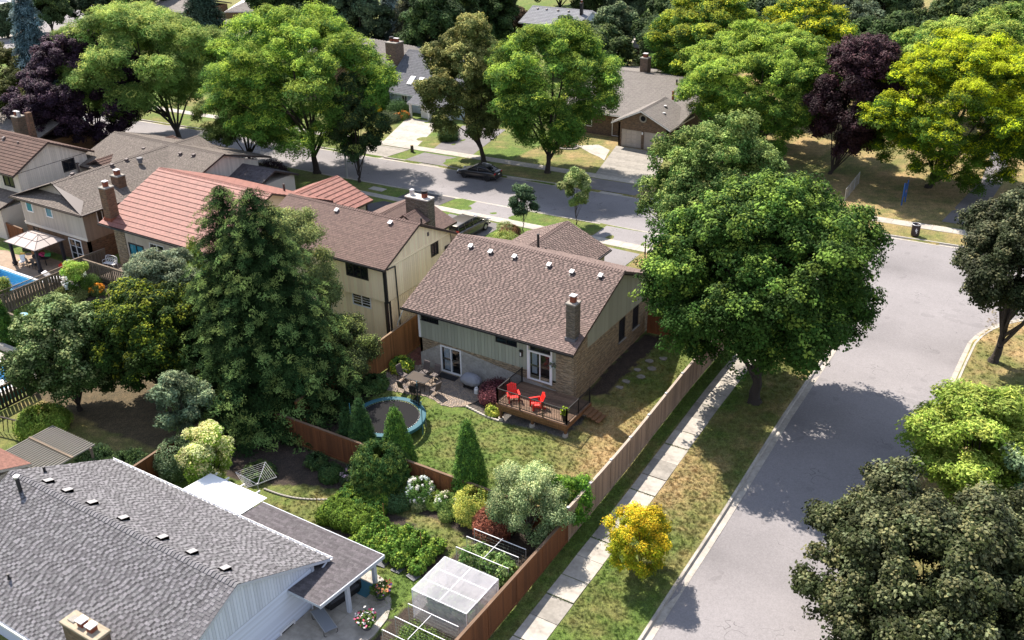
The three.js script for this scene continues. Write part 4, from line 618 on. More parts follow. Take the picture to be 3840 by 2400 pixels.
// ----- house with the salmon metal roof -----
{
  const h = thing('gable_house', 'house with a bright salmon-red tiled metal roof behind the tall spruce', 'house');
  const x0 = -69.7, x1 = -57.3, z0 = -47.2, z1 = -59.4, F = frame(x0, 0, z0, '+z'), W = x1 - x0, dr = [1.55, .55, 1.9, 2.5], w = [4.3, 2.95, 1.75, .62];
  wall(h, F, [[0, -.4], [W, -.4], [W, 4.8], [0, 4.8]], [dr, w], M.trimBrown, .2); wall(h, F, [[0, -.4], [1.3, -.4], [1.3, 4.7], [0, 4.7]], [], M.stoneH, .25, 'stone_pier', .08);
  boards(h, F, [[1.3, .2], [W, .2], [W, 4.8], [1.3, 4.8]], [dr, w], .3, SB.tan);
  windowUnit(h, F, dr, { name: 'sliding_door', frame: M.trimDark, fw: .12, mull: [.5], glass: M.glassBlue, c: .06 }); windowUnit(h, F, w, { frame: M.white, mull: [.5], fw: .06, c: .05 });
  wall(h, frame(x0, 0, z1, '-x'), [[0, -.4], [12.2, -.4], [12.2, 4.8], [6.1, 7.2], [0, 4.8]], [], M.brickTan, .2, 'gable_wall'); wall(h, frame(x1, 0, z0, '+x'), [[0, -.4], [12.2, -.4], [12.2, 4.8], [6.1, 7.2], [0, 4.8]], [], SB.tan[0], .2, 'gable_wall'); wall(h, frame(x1, 0, z1, '-z'), [[0, .4], [W, .4], [W, 4.8], [0, 4.8]], [], M.brickTan, .2);
  const cfg = { key: 'S', tones: T.S, e: .5, w: [.98, .98], t: .05, grid: 1, joint: .004, seed: 41, name: 'roof_tile', many: 'roof_tiles', single: 300, mat: MS({ color: 0xffffff, vertexColors: true, map: tNoise, roughness: .7 }) };
  shMat.S = T.S.map((c) => MS({ color: c, map: tNoise, roughness: .7 }));
  gableRoof(h, { x0: -70.3, x1: -56.8, z0: -46.3, z1: -60.1, zr: -53.2, ye: 4.6, yr: 7.42, cfg, fascia: M.trimBrown }); gutter(h, -70.3, -56.8, 4.54, -46.3, M.trimDark);
  chimney(h, -70.0, -69.15, -46.75, -47.6, 4.6, 7.55, M.brickTan, [[0, 0, .34]], M.concreteGrey, M.clay);
  gableRoofZ(h, { x0: -63.2, x1: -55.3, z0: -57, z1: -63.6, ye: 3.8, yr: 5.45, name: 'garage_roof', cfg: { ...cfg, single: 0 } }); wall(h, frame(-55.7, 0, -57, '+x'), [[0, .5], [6.2, .5], [6.2, 3.8], [0, 3.8]], [], SB.tan[1], .2, 'garage_wall'); wall(h, frame(-55.7, 0, -63.2, '-z'), [[0, .5], [7.1, .5], [7.1, 3.8], [3.5, 5.3], [0, 3.8]], [], SB.tan[1], .2, 'garage_wall');
  pipe(h, -60.3, 5.3, -57.9, .09, .9, M.trimBrown); pipe(h, -56.4, 4.2, -59.9, .06, .35, M.trimBrown);
  // raised timber deck at its back door
}
// ----- tan house with the dutch gable -----
{
  const h = thing('hip_house', 'tan-sided house with light brown shingles and a small dutch gable behind the gazebo', 'house');
  const x0 = -81.9, x1 = -73.2, z0 = -46.85, z1 = -62, F = frame(x0, 0, z0, '+z'), W = x1 - x0, wa = [.75, 3.5, .95, 1.0], wb = [3.55, 3.5, .95, 1.0], dr = [5.95, 0, 1.7, 2.0], sl = [.9, 1.7, .8, .35];
  wall(h, F, [[0, -.4], [W, -.4], [W, 2.2], [0, 2.2]], [dr, sl], M.brickTan, .25, 'brick_wall'); wall(h, F, [[0, 2.2], [W, 2.2], [W, 4.9], [0, 4.9]], [wa, wb], M.trimDark, .2); boards(h, F, [[0, 2.42], [W, 2.42], [W, 4.85], [0, 4.85]], [wa, wb], .19, SB.tan, { d: .05 });
  part(h, 'belt_board', box(W + .1, .24, .08, (x0 + x1) / 2, 2.3, z0 + .06), SB.pale[2]);
  for (const w of [wa, wb]) windowUnit(h, F, w, { frame: M.white, fw: .09, glass: M.glassBlue, c: .1 }); windowUnit(h, F, dr, { name: 'sliding_door', frame: M.white, fw: .09, mull: [.5], bars: [.33, .66], c: .06 }); windowUnit(h, F, sl, { frame: M.trimDark, c: .04 });
  const E = frame(x1, 0, z0, '+x'), we = [1.3, 3.35, 1.1, 1.15];
  wall(h, E, [[0, -.4], [15, -.4], [15, 2.2], [0, 2.2]], [], M.brickTan, .25, 'brick_wall'); wall(h, E, [[0, 2.2], [15, 2.2], [15, 4.9], [0, 4.9]], [we], M.trimDark, .2); boards(h, E, [[0, 2.1], [6, 2.1], [6, 4.85], [0, 4.85]], [we], .22, mk(.3, .22, .165), { seed: 8 }); windowUnit(h, E, we, { frame: M.white, fw: .07, mull: [.5], c: .06 });
  wall(h, frame(x0, 0, z1, '-x'), [[0, -.4], [15.1, -.4], [15.1, 4.9], [0, 4.9]], [], SB.tan[0], .2);
  const xe0 = -82.6, xe1 = -72.6, ye = 4.78, xr = -77.7, yr = 6.45, zE = -46.35, zG = -47.9, yG = 5.3, cfg = { key: 'T', tones: T.Tn, e: .16, w: [.2, .34], gap: .55, t: .02, dk: .8, seed: 51 };
  const k = (yr - ye) / (xr - xe0), gx0 = xe0 + (yG - ye) / k, gx1 = xe1 - (yG - ye) / k, t = .15, zN = -64;
  const A = V(xe0, ye, zE), B = V(xe1, ye, zE), g0 = V(gx0, yG, zG), g1_ = V(gx1, yG, zG), R = V(xr, yr, zG + .35);
  const roof = part(h, 'roof', [slab([A, B, g1_, g0], t), slab([B, V(xe1, ye, zN), V(xr, yr, zN), R, g1_], t), slab([A, g0, R, V(xr, yr, zN), V(xe0, ye, zN)], t)], M.trimBrown);
  const sl1 = g0.clone().sub(V(gx0, ye, zE)).length(); shingles(roof, A.clone().add(V(0, .004, 0)), V(1, 0, 0), V(0, yG - ye, zG - zE), [[0, 0], [xe1 - xe0, 0], [gx1 - xe0, sl1], [gx0 - xe0, sl1]], cfg);
  const sl2 = Math.hypot(xr - xe0, yr - ye), slg = sl2 * (yG - ye) / (yr - ye), zl = zE - zN;
  shingles(roof, V(xe1, ye + .004, zE), V(0, 0, -1), V(xr - xe1, yr - ye, 0), [[0, 0], [zl, 0], [zl, sl2], [zE - zG - .35, sl2], [zE - zG, slg]], { ...cfg, seed: 52 });
  shingles(roof, V(xe0, ye + .004, zN), V(0, 0, 1), V(xr - xe0, yr - ye, 0), [[0, 0], [zl, 0], [zl - (zE - zG), slg], [zl - (zE - zG) + .35, sl2], [0, sl2]], { ...cfg, seed: 53 });
  const GF = frame(gx0, 0, zG - .05, '+z'); wall(h, GF, [[.2, yG], [gx1 - gx0 - .2, yG], [xr - gx0, yr - .16]], [], M.trimDark, .15, 'gablet_wall'); boards(h, GF, [[.3, yG], [gx1 - gx0 - .3, yG], [xr - gx0, yr - .2]], [], .19, SB.tan, { seed: 18 });
  ridgeCaps(roof, V(xr, yr, zN), R, V(-5, -1.7, 0), V(5, -1.7, 0), cfg);
  // cross wing
  gableRoof(h, { x0: -86, x1: -70.4, z0: -55.2, z1: -66.5, zr: -60.6, ye: 4.7, yr: 6.55, name: 'roof', cfg: { ...cfg, seed: 54 } }); wall(h, frame(-70.8, 0, -56, '+x'), [[0, .5], [9, .5], [9, 4.7], [4.6, 6.4], [0, 4.7]], [], SB.pale[0], .2, 'gable_wall'); boards(h, frame(-70.8, 0, -56, '+x'), [[0, 1.5], [9, 1.5], [9, 4.7], [4.6, 6.4], [0, 4.7]], [], .22, SB.pale);
  gableRoof(h, { x0: -72, x1: -66.5, z0: -60, z1: -66, zr: -63, ye: 3.7, yr: 4.9, name: 'garage_roof', cfg: { key: 'P', tones: T.P, e: .16, w: [.2, .3], t: .02 } }); part(h, 'garage_wall', box(5, 3.2, 5.3, -69.3, 2.2, -63), SB.pale[1]);
  for (const [x, y, z] of [[-78.2, 6.35, -50], [-77.3, 6.35, -53.5], [-77.4, 6.35, -55.2], [-80, 5.95, -59.2], [-75, 6.15, -59.4], [-73.4, 6.2, -59.6]]) vent(h, x, y, z, M.ventBrown, M.ventBrown, .05, .3);
  part(h, 'turbine_vent', [cyl(.2, .2, .3, -76.3, 6.3, -55.8, 12), cyl(.28, .28, .22, -76.3, 6.55, -55.8, 12)], M.lead);
  chimney(h, -75.15, -74.15, -51.6, -52.4, 4.7, 6.3, M.brickTan, [[0, 0, .4]], M.concreteGrey); gutter(h, xe0, xe1, ye - .05, zE, M.trimBrown); part(h, 'gutter', box(.13, .12, 9, xe1 + .05, ye - .04, zE - 4.5), M.trimBrown);
}
// ----- house with the brown tile roof at the left edge -----
{
  const h = thing('gable_house', 'pale-sided house with dark brown tile roof at the left edge of the photo', 'house');
  const x0 = -98, x1 = -84.9, z0 = -48.9, z1 = -56.2, zr = -52.3, F = frame(x0, 0, z0, '+z'), W = x1 - x0, wr = [10.6, 4.2, 1.6, 1.3];
  wall(h, F, [[0, -.3], [W, -.3], [W, 6], [0, 6]], [wr], M.trimDark, .2); boards(h, F, [[0, 0], [W, 0], [W, 6], [0, 6]], [wr], .25, SB.pale); windowUnit(h, F, wr, { frame: M.trimDark, mull: [.5], c: .06 });
  const E = frame(x1, 0, z0, '+x'), D = z0 - z1, ws = [4.55, 4.5, 1.35, 1.15], P = [[0, 5.75], [D, 5.75], [3.4, 7.75]];
  wall(h, E, [[0, -.3], [D, -.3], [D, 5.8], [3.4, 7.8], [0, 5.8]], [ws], M.trimDark, .2, 'gable_wall'); boards(h, E, [[0, 0], [D, 0], [D, 5.7], [0, 5.7]], [ws], .2, SB.pale, { seed: 61 }); boards(h, E, P, [], .2, SB.pale, { seed: 62 });
  windowUnit(h, E, ws, { frame: M.trimDark, fw: .12, mull: [.5], c: .06 }); part(h, 'exhaust_pipe', [bar(V(-84.7, 5.0, -54.9), V(-84.6, 3.4, -54.9), .1), box(.3, .1, .2, -84.65, 5.05, -54.9)], M.ventBrown);
  const cfg = { key: 'B', tones: T.B, e: .37, w: [.28, .28], t: .05, grid: 1, joint: .006, seed: 63, name: 'roof_tile', many: 'roof_tiles' };
  gableRoof(h, { x0: -99, x1: -84.5, z0: -48.2, z1: -56.9, zr, ye: 5.75, yr: 7.85, cfg }); gutter(h, -99, -84.5, 5.7, -48.2, M.trimBrown);
  gableRoof(h, { x0: -88.4, x1: -85, z0: -46.2, z1: -49.4, zr: -48.9, ye: 3.0, yr: 3.75, name: 'lean_to_roof', cfg: { key: 'T', tones: T.Tn, e: .16, w: [.2, .3], t: .02 } }); part(h, 'lean_to_wall', box(3.2, 3.2, 2.6, -86.8, 1.3, -47.9), SB.pale[0]);
  gableRoofZ(h, { x0: -86.5, x1: -78.8, z0: -55.5, z1: -65, ye: 3.9, yr: 5.5, name: 'garage_roof', cfg }); part(h, 'garage_wall', box(7, 3.2, 8.6, -82.6, 2.2, -60.3), SB.pale[1]);
  wall(h, frame(x1, 0, z1, '-z'), [[0, .4], [W, .4], [W, 5.8], [0, 5.8]], [], SB.pale[0], .2); wall(h, frame(x0, 0, z1, '-x'), [[0, .4], [D, .4], [D, 5.8], [0, 5.8]], [], SB.pale[0], .2);
  pipe(h, -88, 7.2, -51.5, .08, .4, M.ventBrown); vent(h, -90.3, 7.5, -51.6, M.ventBrown, M.ventBrown, .43); part(h, 'chimney', box(.5, 3, .5, -93.5, 7, -56.5), M.brickTan);
}
{
  const h = thing('bungalow', 'far left bungalow with grey roof and brick chimney behind the brown tile roof', 'house');
  gableRoof(h, { x0: -108, x1: -97, z0: -57, z1: -67, zr: -62, ye: 3.9, yr: 5.6, cfg: { key: 'W', tones: T.W, e: .3, w: [.4, .6], t: .02 } }); part(h, 'wall', box(10, 3.2, 9, -102.5, 2.3, -62), M.brickTan);
  chimney(h, -98.6, -97.5, -57.6, -58.5, 3, 7.1, M.brickGrey, [[-.2, 0, .3], [.25, 0, .2, 'pipe']], M.concreteGrey, null);
}
// ----- grey house at the lower left -----
{
  const h = thing('grey_roof_house', 'blue-grey house with large grey shingle roof and six ridge vents in the foreground', 'house');
  const x0 = -44.2, x1 = -28.55, z0 = -16.7, z1 = -26.1, zr = -21.4, yr = 4.36, E = frame(x1, 0, z0, '+x'), D = z0 - z1, P = [[0, 1.85], [D, 1.85], [zr * -1 + z0, 4.15]], w = [6.75, -1.1, 1.0, .8];
  wall(h, E, [[0, -1], [D, -1], [D, 1.95], [4.7, 4.15], [0, 1.95]], [w], M.trimBlue, .2, 'gable_wall', -.01);
  lapBoards(h, E, [[0, -1], [D, -1], [D, 1.75], [0, 1.75]], [w], .125, SB.blue); boards(h, E, [[.1, 1.8], [D - .1, 1.8], [4.7, 4.08]], [], .17, SB.blue, { gap: .012, d: .02 });
  windowUnit(h, E, w, { frame: M.white, fw: .09, c: .09, d: .12 });
  part(h, 'corner_trim', [box(.06, 3, .16, x1 + .05, .4, z1 + .08), box(.16, 3, .06, x1 - .05, .4, z1 - .02)], M.trimBlue);
  part(h, 'downspout', [bar(V(-28.3, 1.6, -26.8), V(-28.42, 1.05, -25.75), .05, 8), bar(V(-28.42, 1.05, -25.75), V(-28.42, -.6, -25.6), .05, 8)], M.trimBlue);
  wall(h, frame(x0, 0, z1, '+z'), [[0, -1], [.1, -1], [.1, 0], [0, 0]], [], M.trimBlue, .1);
  wall(h, frame(x1, 0, z1, '-z'), [[0, -1], [-x0 + x1, -1], [-x0 + x1, 1.9], [0, 1.9]], [], SB.blue[0], .2); wall(h, frame(x0, 0, z0, '+z'), [[0, -1], [x1 - x0, -1], [x1 - x0, 1.9], [0, 1.9]], [], SB.blue[0], .2); wall(h, frame(x0, 0, z1, '-x'), [[0, -1], [D, -1], [D, 1.95], [4.7, 4.15], [0, 1.95]], [], SB.blue[0], .2);
  const roof = gableRoof(h, { x0: -44.75, x1: -28.25, z0: -15.95, z1: -27.02, zr, ye: 1.72, yr, ye1: 1.68, fascia: M.trimBlue, caps: true, cfg: { key: 'G', tones: T.G, e: .15, w: [.2, .3], gap: .7, t: .028, dk: .5, single: 300, seed: 71 } });
  part(h, 'gutter', [box(16.6, .03, .13, -36.5, 1.6, -27.1), box(16.6, .11, .02, -36.5, 1.65, -27.16), box(16.6, .03, .13, -36.5, 1.64, -15.88), box(16.6, .11, .02, -36.5, 1.69, -15.82)], M.white);
  part(h, 'gutter_brackets', Array.from({ length: 18 }, (_, i) => box(.05, .03, .14, -44 + i * .92, 1.71, -27.1)), M.white);
  for (const x of [-42.6, -41.05, -39.1, -36.75, -33.95, -31.95, -29.8]) { // slanted box vents, louvre to the right
    const o = V(x, 4.1, -21.98), S = (l) => l.map(([p, q, r]) => o.clone().add(V(p, q, r))), pr = S([[-.3, .0, .2], [-.02, .24, .2], [.27, .22, .2], [.27, -.06, .2], [-.3, -.14, -.24], [-.02, .1, -.24], [.27, .08, -.24], [.27, -.2, -.24]]), pos = []; for (const t of [[0, 2, 1], [0, 3, 2], [4, 5, 6], [4, 6, 7], [0, 1, 5], [0, 5, 4], [1, 2, 6], [1, 6, 5]]) for (const k of t) pos.push(pr[k].x, pr[k].y, pr[k].z);
    const v = part(h, 'roof_vent', geo(pos), MS({ color: C(.36, .35, .35), roughness: .6 })); part(v, 'vent_throat', slab([pr[3], pr[7], pr[6], pr[2]].map((q) => q.clone().add(V(.004, 0, 0))), .01), M.dark); part(v, 'vent_front', slab([pr[0], pr[3], pr[2], pr[1]].map((q) => q.clone().add(V(0, 0, .004))), .006), M.lead);
  }
  pipe(h, -43.1, 3.95, -20.8, .1, .95, M.trimDark); part(h, 'pipe_cap', cyl(.15, .15, .1, -43.1, 4.95, -20.8, 14), M.metal); pipe(h, -43.95, 3.7, -22.7, .07, .4, M.trimDark); pipe(h, -39.5, 2.55, -17.4, .05, .3, M.trimDark);
  const c = part(h, 'chimney', metric(box(2.2, 5.2, .72, -32.05, 1.5, -16.4)), M.brickGrey); part(c, 'chimney_cap', rbox(2.3, .12, .85, .03, -32.05, 4.16, -16.4), MS({ color: C(.5, .44, .34), map: tConc }));
  for (const x of [-32.15, -31.55]) { part(c, 'flue', box(.32, .24, .32, x, 4.32, -16.4), M.clay); part(c, 'flue_cap', rbox(.42, .06, .42, .02, x, 4.5, -16.4), M.white); } part(c, 'flue_cover', rbox(.4, .05, .36, .02, -32.75, 4.25, -16.4), M.concreteGrey); part(c, 'flashing', box(2.3, .3, .85, -32.05, 1.95, -16.5), M.lead);
  const cr = part(roof, 'chimney_saddle', slab([V(-33.2, 2.1, -16.85), V(-30.9, 2.1, -16.85), V(-32, 2.75, -18.4)], .1), M.trimDark);
  // covered terrace roof behind the house
  const pl = (x, z) => V(x, 1.25 + .086 * (z + 28.92), z), pr = part(h, 'porch_roof', [slab([pl(-34.85, -26), pl(-28.5, -26), pl(-28.5, -28.95), pl(-34.85, -28.95)], .14), slab([pl(-28.5, -24.3), pl(-26.5, -24.3), pl(-26.5, -28.95), pl(-28.5, -28.95)], .14)], M.trimBlue);
  shingles(pr, pl(-26.5, -28.95).add(V(0, .005, 0)), V(-1, 0, 0), V(0, .086, 1), [[0, 0], [8.35, 0], [8.35, 2.95], [0, 2.95]], { key: 'P', tones: T.P, e: .16, w: [.3, .5], t: .016, joint: .003, single: 200, seed: 75 }); shingles(pr, pl(-26.5, -26).add(V(0, .005, 0)), V(-1, 0, 0), V(0, .086, 1), [[0, 0], [2, 0], [2, 1.7], [0, 1.7]], { key: 'P', tones: T.P, e: .16, w: [.3, .5], t: .016, joint: .003, seed: 76 });
  part(h, 'porch_fascia', [beam(pl(-26.47, -24.3).add(V(0, -.08, 0)), pl(-26.47, -28.98).add(V(0, -.08, 0)), .05, .2), box(8.4, .2, .05, -30.66, 1.16, -28.98)], M.trimBlue);
  for (const z of [-26.4, -28.4]) part(h, 'porch_post', rbox(.2, 1.85, .2, .02, -26.72, .3, z), M.trimBlue);
  const wr = part(h, 'translucent_roof', [slab([pl(-39.3, -27.3).add(V(0, .06, 0)), pl(-34.9, -27.3).add(V(0, .06, 0)), pl(-34.9, -29.35).add(V(0, .06, 0)), pl(-39.3, -29.35).add(V(0, .06, 0))], .03)], M.whitePanel); part(wr, 'roof_ribs', [...Array.from({ length: 44 }, (_, i) => box(.03, .02, 2.05, -39.25 + i * .1, 1.355, -28.32, -.086))], M.whitePanel, { kind: 'stuff' });
  for (const x of [-39.1, -38.2, -37, -35.8]) part(wr, 'rafter', beam(pl(x, -27.2).add(V(0, -.03, 0)), pl(x, -29.7).add(V(0, -.03, 0)), .06, .1), M.white);
  for (const x of [-39.1, -36.9]) part(wr, 'post', box(.1, 2, .1, x, .25, -29.2), M.white);
}
// ----- houses across the street and beyond -----
{
  const h = thing('brick_bungalow', 'brick bungalow with wide pale grey roof, round gable window and two garage doors', 'house'), cfg = { key: 'W', tones: T.W, e: .2, w: [.3, .5], t: .02, seed: 81 };
  gableRoof(h, { x0: -57.5, x1: -41.2, z0: -98.8, z1: -122, zr: -110.6, ye: 3.85, yr: 6.0, cfg, fascia: M.white });
  wall(h, frame(-56.8, 0, -99.6, '+z'), [[0, .5], [15.2, .5], [15.2, 3.9], [0, 3.9]], [], M.brickGrey); wall(h, frame(-41.7, 0, -99, '+x'), [[0, .5], [22, .5], [22, 3.8], [11.4, 5.8], [0, 3.8]], [], M.brickGrey);
  windowUnit(h, frame(-56.8, 0, -99.6, '+z'), [2, 1.9, 2.4, 1.4], { frame: M.white, mull: [.33, .66], c: .05 }); windowUnit(h, frame(-56.8, 0, -99.6, '+z'), [7, 1.2, 1, 2], { frame: M.white, c: .05, name: 'door' });
  gableRoofZ(h, { x0: -48.3, x1: -41.2, z0: -96.3, z1: -103, ye: 3.8, yr: 5.5, fascia: M.white, name: 'garage_roof', cfg });
  const F = frame(-47.6, 0, -96.8, '+z'), W = 5.9, g1 = [.35, 1.1, 2.45, 2.0], g2 = [3.1, 1.1, 2.45, 2.0]; wall(h, F, [[0, .5], [W, .5], [W, 3.8], [2.95, 5.3], [0, 3.8]], [g1, g2], M.brickGrey, .25, 'gable_wall'); wall(h, frame(-41.7, 0, -96.8, '+x'), [[0, .5], [3, .5], [3, 3.8], [0, 3.8]], [], M.brickGrey); wall(h, frame(-47.6, 0, -99.8, '-x'), [[0, .5], [3, .5], [3, 3.8], [0, 3.8]], [], M.brickGrey);
  for (const g of [g1, g2]) { const d = part(h, 'garage_door', onFrame(new THREE.BoxGeometry(g[2], g[3], .05), F, g[0] + g[2] / 2, g[1] + g[3] / 2, -.12), SB.garage[1]); for (let r = 0; r < 4; r++) for (let k = 0; k < 4; k++) part(d, 'door_panel', onFrame(new RoundedBoxGeometry(.52, .38, .04, 1, .012), F, g[0] + .34 + k * .6, g[1] + .27 + r * .49, -.085), SB.garage[k % 3]); }
  const ring = new THREE.TorusGeometry(.38, .09, 8, 24), pane = new THREE.CylinderGeometry(.36, .36, .04, 24).rotateX(Math.PI / 2), rw = part(h, 'round_window', onFrame(ring, F, 2.95, 4.55, .02), M.concreteGrey); part(rw, 'pane', onFrame(pane, F, 2.95, 4.55, .01), M.glassDark); part(h, 'wall_lamp', onFrame(new RoundedBoxGeometry(.16, .28, .14, 1, .03), F, 2.95, 2.9, .08), M.white);
  chimney(h, -51.9, -50.9, -110.9, -111.9, 5, 7.6, M.brickGrey, [[0, 0, .5]]); chimney(h, -45.2, -44.6, -112, -112.6, 5, 6.7, M.brickGrey, [[0, 0, .3]]); pipe(h, -44.6, 4.55, -104.5, .14, 1.3, M.clay); pipe(h, -45.9, 5.5, -108.4, .1, .7, M.trimDark); for (const [x, y, z] of [[-43.8, 5.05, -100.6], [-43.2, 4.7, -99]]) vent(h, x, y - .04, z, M.ventWhite, M.trimDark, 0, .3);
}
{
  const h = thing('blue_house', 'pale blue house with steep grey roof, two skylights and a flower box across the street', 'house'), cfg = { key: 'BL', tones: T.BL, e: .25, w: [.3, .5], t: .02, seed: 85 };
  gableRoof(h, { x0: -80.6, x1: -68, z0: -96.2, z1: -108, zr: -102, ye: 3.5, yr: 7.6, cfg, fascia: M.white });
  const F = frame(-80, 0, -96.9, '+z'); wall(h, F, [[0, .5], [11.4, .5], [11.4, 3.6], [0, 3.6]], [], M.trimBlue); boards(h, F, [[0, 1], [11.4, 1], [11.4, 3.6], [0, 3.6]], [[1.9, 1.9, 1, 1.3]], .3, SB.lightBlue); windowUnit(h, F, [1.9, 1.9, 1, 1.3], { frame: M.white, fw: .15, mull: [.5], bars: [.5], c: .08 });
  wall(h, frame(-80, 0, -107.5, '-x'), [[0, .5], [10.6, .5], [10.6, 3.6], [5.3, 7.1], [0, 3.6]], [], SB.lightBlue[0]);
  part(h, 'flower_box', box(1.3, .25, .3, -77.6, 1.75, -96.65), M.trimBrown); scatterLeaves(part(h, 'box_flowers', new THREE.BufferGeometry(), M.white), 60, () => V(-77.6 + rr(-.65, .65), 1.95 + rr(-.25, .15), -96.55 + rr(-.15, .2)), .22, [[.12, .015, .02], [.05, .08, .02]]);
  for (const x of [-77.2, -75.8]) { const s = part(h, 'skylight', xf(rbox(.75, .12, 1.35, .03, 0, .1, 0), x, 4.75, -98, .62), M.white); part(s, 'pane', xf(box(.6, .02, 1.15, 0, .18, 0), x, 4.75, -98, .62), M.whitePanel); }
  const pr = part(h, 'porch_roof', slab([V(-75.5, 2.95, -94.6), V(-70, 2.95, -94.6), V(-70, 3.9, -97.2), V(-75.5, 3.9, -97.2)], .14), M.white); shingles(pr, V(-75.5, 2.96, -94.6), V(1, 0, 0), V(0, .95, -2.6), [[0, 0], [5.5, 0], [5.5, 2.75], [0, 2.75]], cfg); part(h, 'porch_column', [box(.25, 1.9, .25, -75.2, 2, -94.9), box(.25, 1.9, .25, -72.4, 2, -94.9)], M.white); part(h, 'garage_wall', box(4, 2.2, 1.2, -72, 2.1, -96), M.white); pipe(h, -76, 4.2, -97, .06, .3, M.trimDark);
}
{
  const h = thing('brick_house', 'tall pinkish brick house with a broad grey chimney beside the pale blue house', 'house'), cfg = { key: 'W', tones: T.W, e: .25, w: [.3, .5], t: .02, seed: 88 };
  const x0 = -97, x1 = -81.2, z0 = -96.2, z1 = -109.5, cx = -88.5;
  wall(h, frame(x0 + .5, 0, z0 - .5, '+z'), [[0, .5], [15, .5], [15, 6.1], [0, 6.1]], [], M.brickPink); wall(h, frame(x1 - .4, 0, z0 - .5, '+x'), [[0, .5], [12.5, .5], [12.5, 6.1], [0, 6.1]], [], M.brickPink);
  const A = V(x0, 6, z0), B = V(x1, 6, z0), Cc = V(x1, 6, z1), D = V(x0, 6, z1), P0 = V(x0 + 6, 8.2, -102.8), P1 = V(x1 - 6, 8.2, -102.8); const roof = part(h, 'roof', [slab([A, B, P1, P0], .15), slab([B, Cc, P1], .15), slab([Cc, D, P0, P1], .15), slab([D, A, P0], .15)], M.white);
  const sl = Math.hypot(2.2, 6.6); shingles(roof, A.clone().add(V(0, .004, 0)), V(1, 0, 0), V(0, 2.2, -6.6), [[0, 0], [15.8, 0], [9.8, sl], [6, sl]], cfg); const s2 = Math.hypot(2.2, 6); shingles(roof, B.clone().add(V(0, .004, 0)), V(0, 0, -1), V(-6, 2.2, 0), [[0, 0], [13.3, 0], [6.7, s2], [6.6, s2]], cfg);
  chimney(h, -82.6, -80.9, -99.9, -101.5, .8, 8.6, M.brickGrey, [[-.4, 0, .4, 'dark'], [.2, 0, .3], [.55, 0, .3]], M.concreteGrey, null); windowUnit(h, frame(x0 + .5, 0, z0 - .5, '+z'), [10, 4, 1.4, 1.3], { frame: M.white, mull: [.5], c: .05 });
}
{
  const h = thing('blue_house', 'distant blue-grey bungalow with pale grey hip roof among the dark trees at the top', 'house'), cfg = { key: 'BL2', tones: tones('BL2', .32, .33, .36, .08), e: .4, w: [.5, .8], t: .03, seed: 91 };
  gableRoof(h, { x0: -89, x1: -77.6, z0: -142.3, z1: -152, zr: -147, ye: 3.8, yr: 5.8, cfg, fascia: M.white }); wall(h, frame(-88.5, 0, -143, '+z'), [[0, .5], [10.5, .5], [10.5, 3.8], [0, 3.8]], [], SB.lightBlue[0]); wall(h, frame(-78, 0, -143, '+x'), [[0, .5], [8.5, .5], [8.5, 3.8], [4, 5.6], [0, 3.8]], [], SB.greyBlue[1]); windowUnit(h, frame(-78, 0, -143, '+x'), [1.5, 2.1, 1.3, 1.2], { frame: M.white, mull: [.5], c: .05 });
  for (const x of [-87.5, -85.8, -83.6, -81.6]) vent(h, x, 5.45, -146.2, M.ventBrown, M.ventBrown, .4); chimney(h, -79.2, -78.8, -145.5, -146, 4, 7, M.trimDark, [[0, 0, .2]], M.trimDark, null);
}
{
  const h = thing('hip_house', 'distant beige brick house with pale hip roof at the top behind the bright locust trees', 'house'), cfg = { key: 'W', tones: T.W, e: .4, w: [.5, .8], t: .03, seed: 93 };
  const A = V(-140, 4.2, -125.6), B = V(-129, 4.2, -131), Cc = V(-135, 4.2, -142), D = V(-146, 4.2, -137), P0 = V(-139.3, 6.4, -132), P1 = V(-135.7, 6.4, -135); const roof = part(h, 'roof', [slab([A, B, P1, P0], .15), slab([B, Cc, P1], .15), slab([Cc, D, P0, P1], .15), slab([D, A, P0], .15)], M.white);
  const u = B.clone().sub(A), W = u.length(); u.normalize(); const mid = A.clone().add(B).multiplyScalar(.5), top = P0.clone().add(P1).multiplyScalar(.5), v = top.clone().sub(mid); shingles(roof, A.clone().add(V(0, .01, 0)), u, v, [[0, 0], [W, 0], [W * .66, v.length()], [W * .34, v.length()]], cfg);
  const wl = box(W - .8, 3.4, 12, 0, 0, 0); part(h, 'wall', metric(xf(wl, -137.4, 2.4, -133.4, 0, -Math.atan2(u.z, u.x))), M.brickTan); const F = { ...frame(0, 0, 0, '+z') }; const wx = (t) => A.clone().lerp(B, t).add(V(-.25, 0, -.4)); for (const t of [.3, .75]) { const q = wx(t); const f = part(h, 'window', box(1.4, 1.1, .2, q.x, 3, q.z, 0, -Math.atan2(u.z, u.x)), M.white); part(f, 'pane', box(1.2, .9, .24, q.x, 3, q.z, 0, -Math.atan2(u.z, u.x)), M.glassDark); }
}
{
  const h = thing('bungalow', 'distant grey roof between the spruce and the locust at the top left', 'house'), cfg = { key: 'W', tones: T.W, e: .5, w: [.6, .9], t: .03, seed: 95 };
  gableRoof(h, { x0: -160, x1: -147, z0: -122, z1: -134, zr: -128, ye: 4, yr: 5.6, cfg }); part(h, 'wall', box(12, 3, 10.5, -153.5, 2.4, -128), M.brickTan);
  const k = thing('bungalow', 'distant grey roof glimpsed through the locust left of the big bright tree', 'house'); gableRoof(k, { x0: -131, x1: -121, z0: -111, z1: -121, zr: -116, ye: 3.8, yr: 5.3, cfg }); part(k, 'wall', box(9, 3, 9, -126, 2.3, -116), M.brickPink);
}
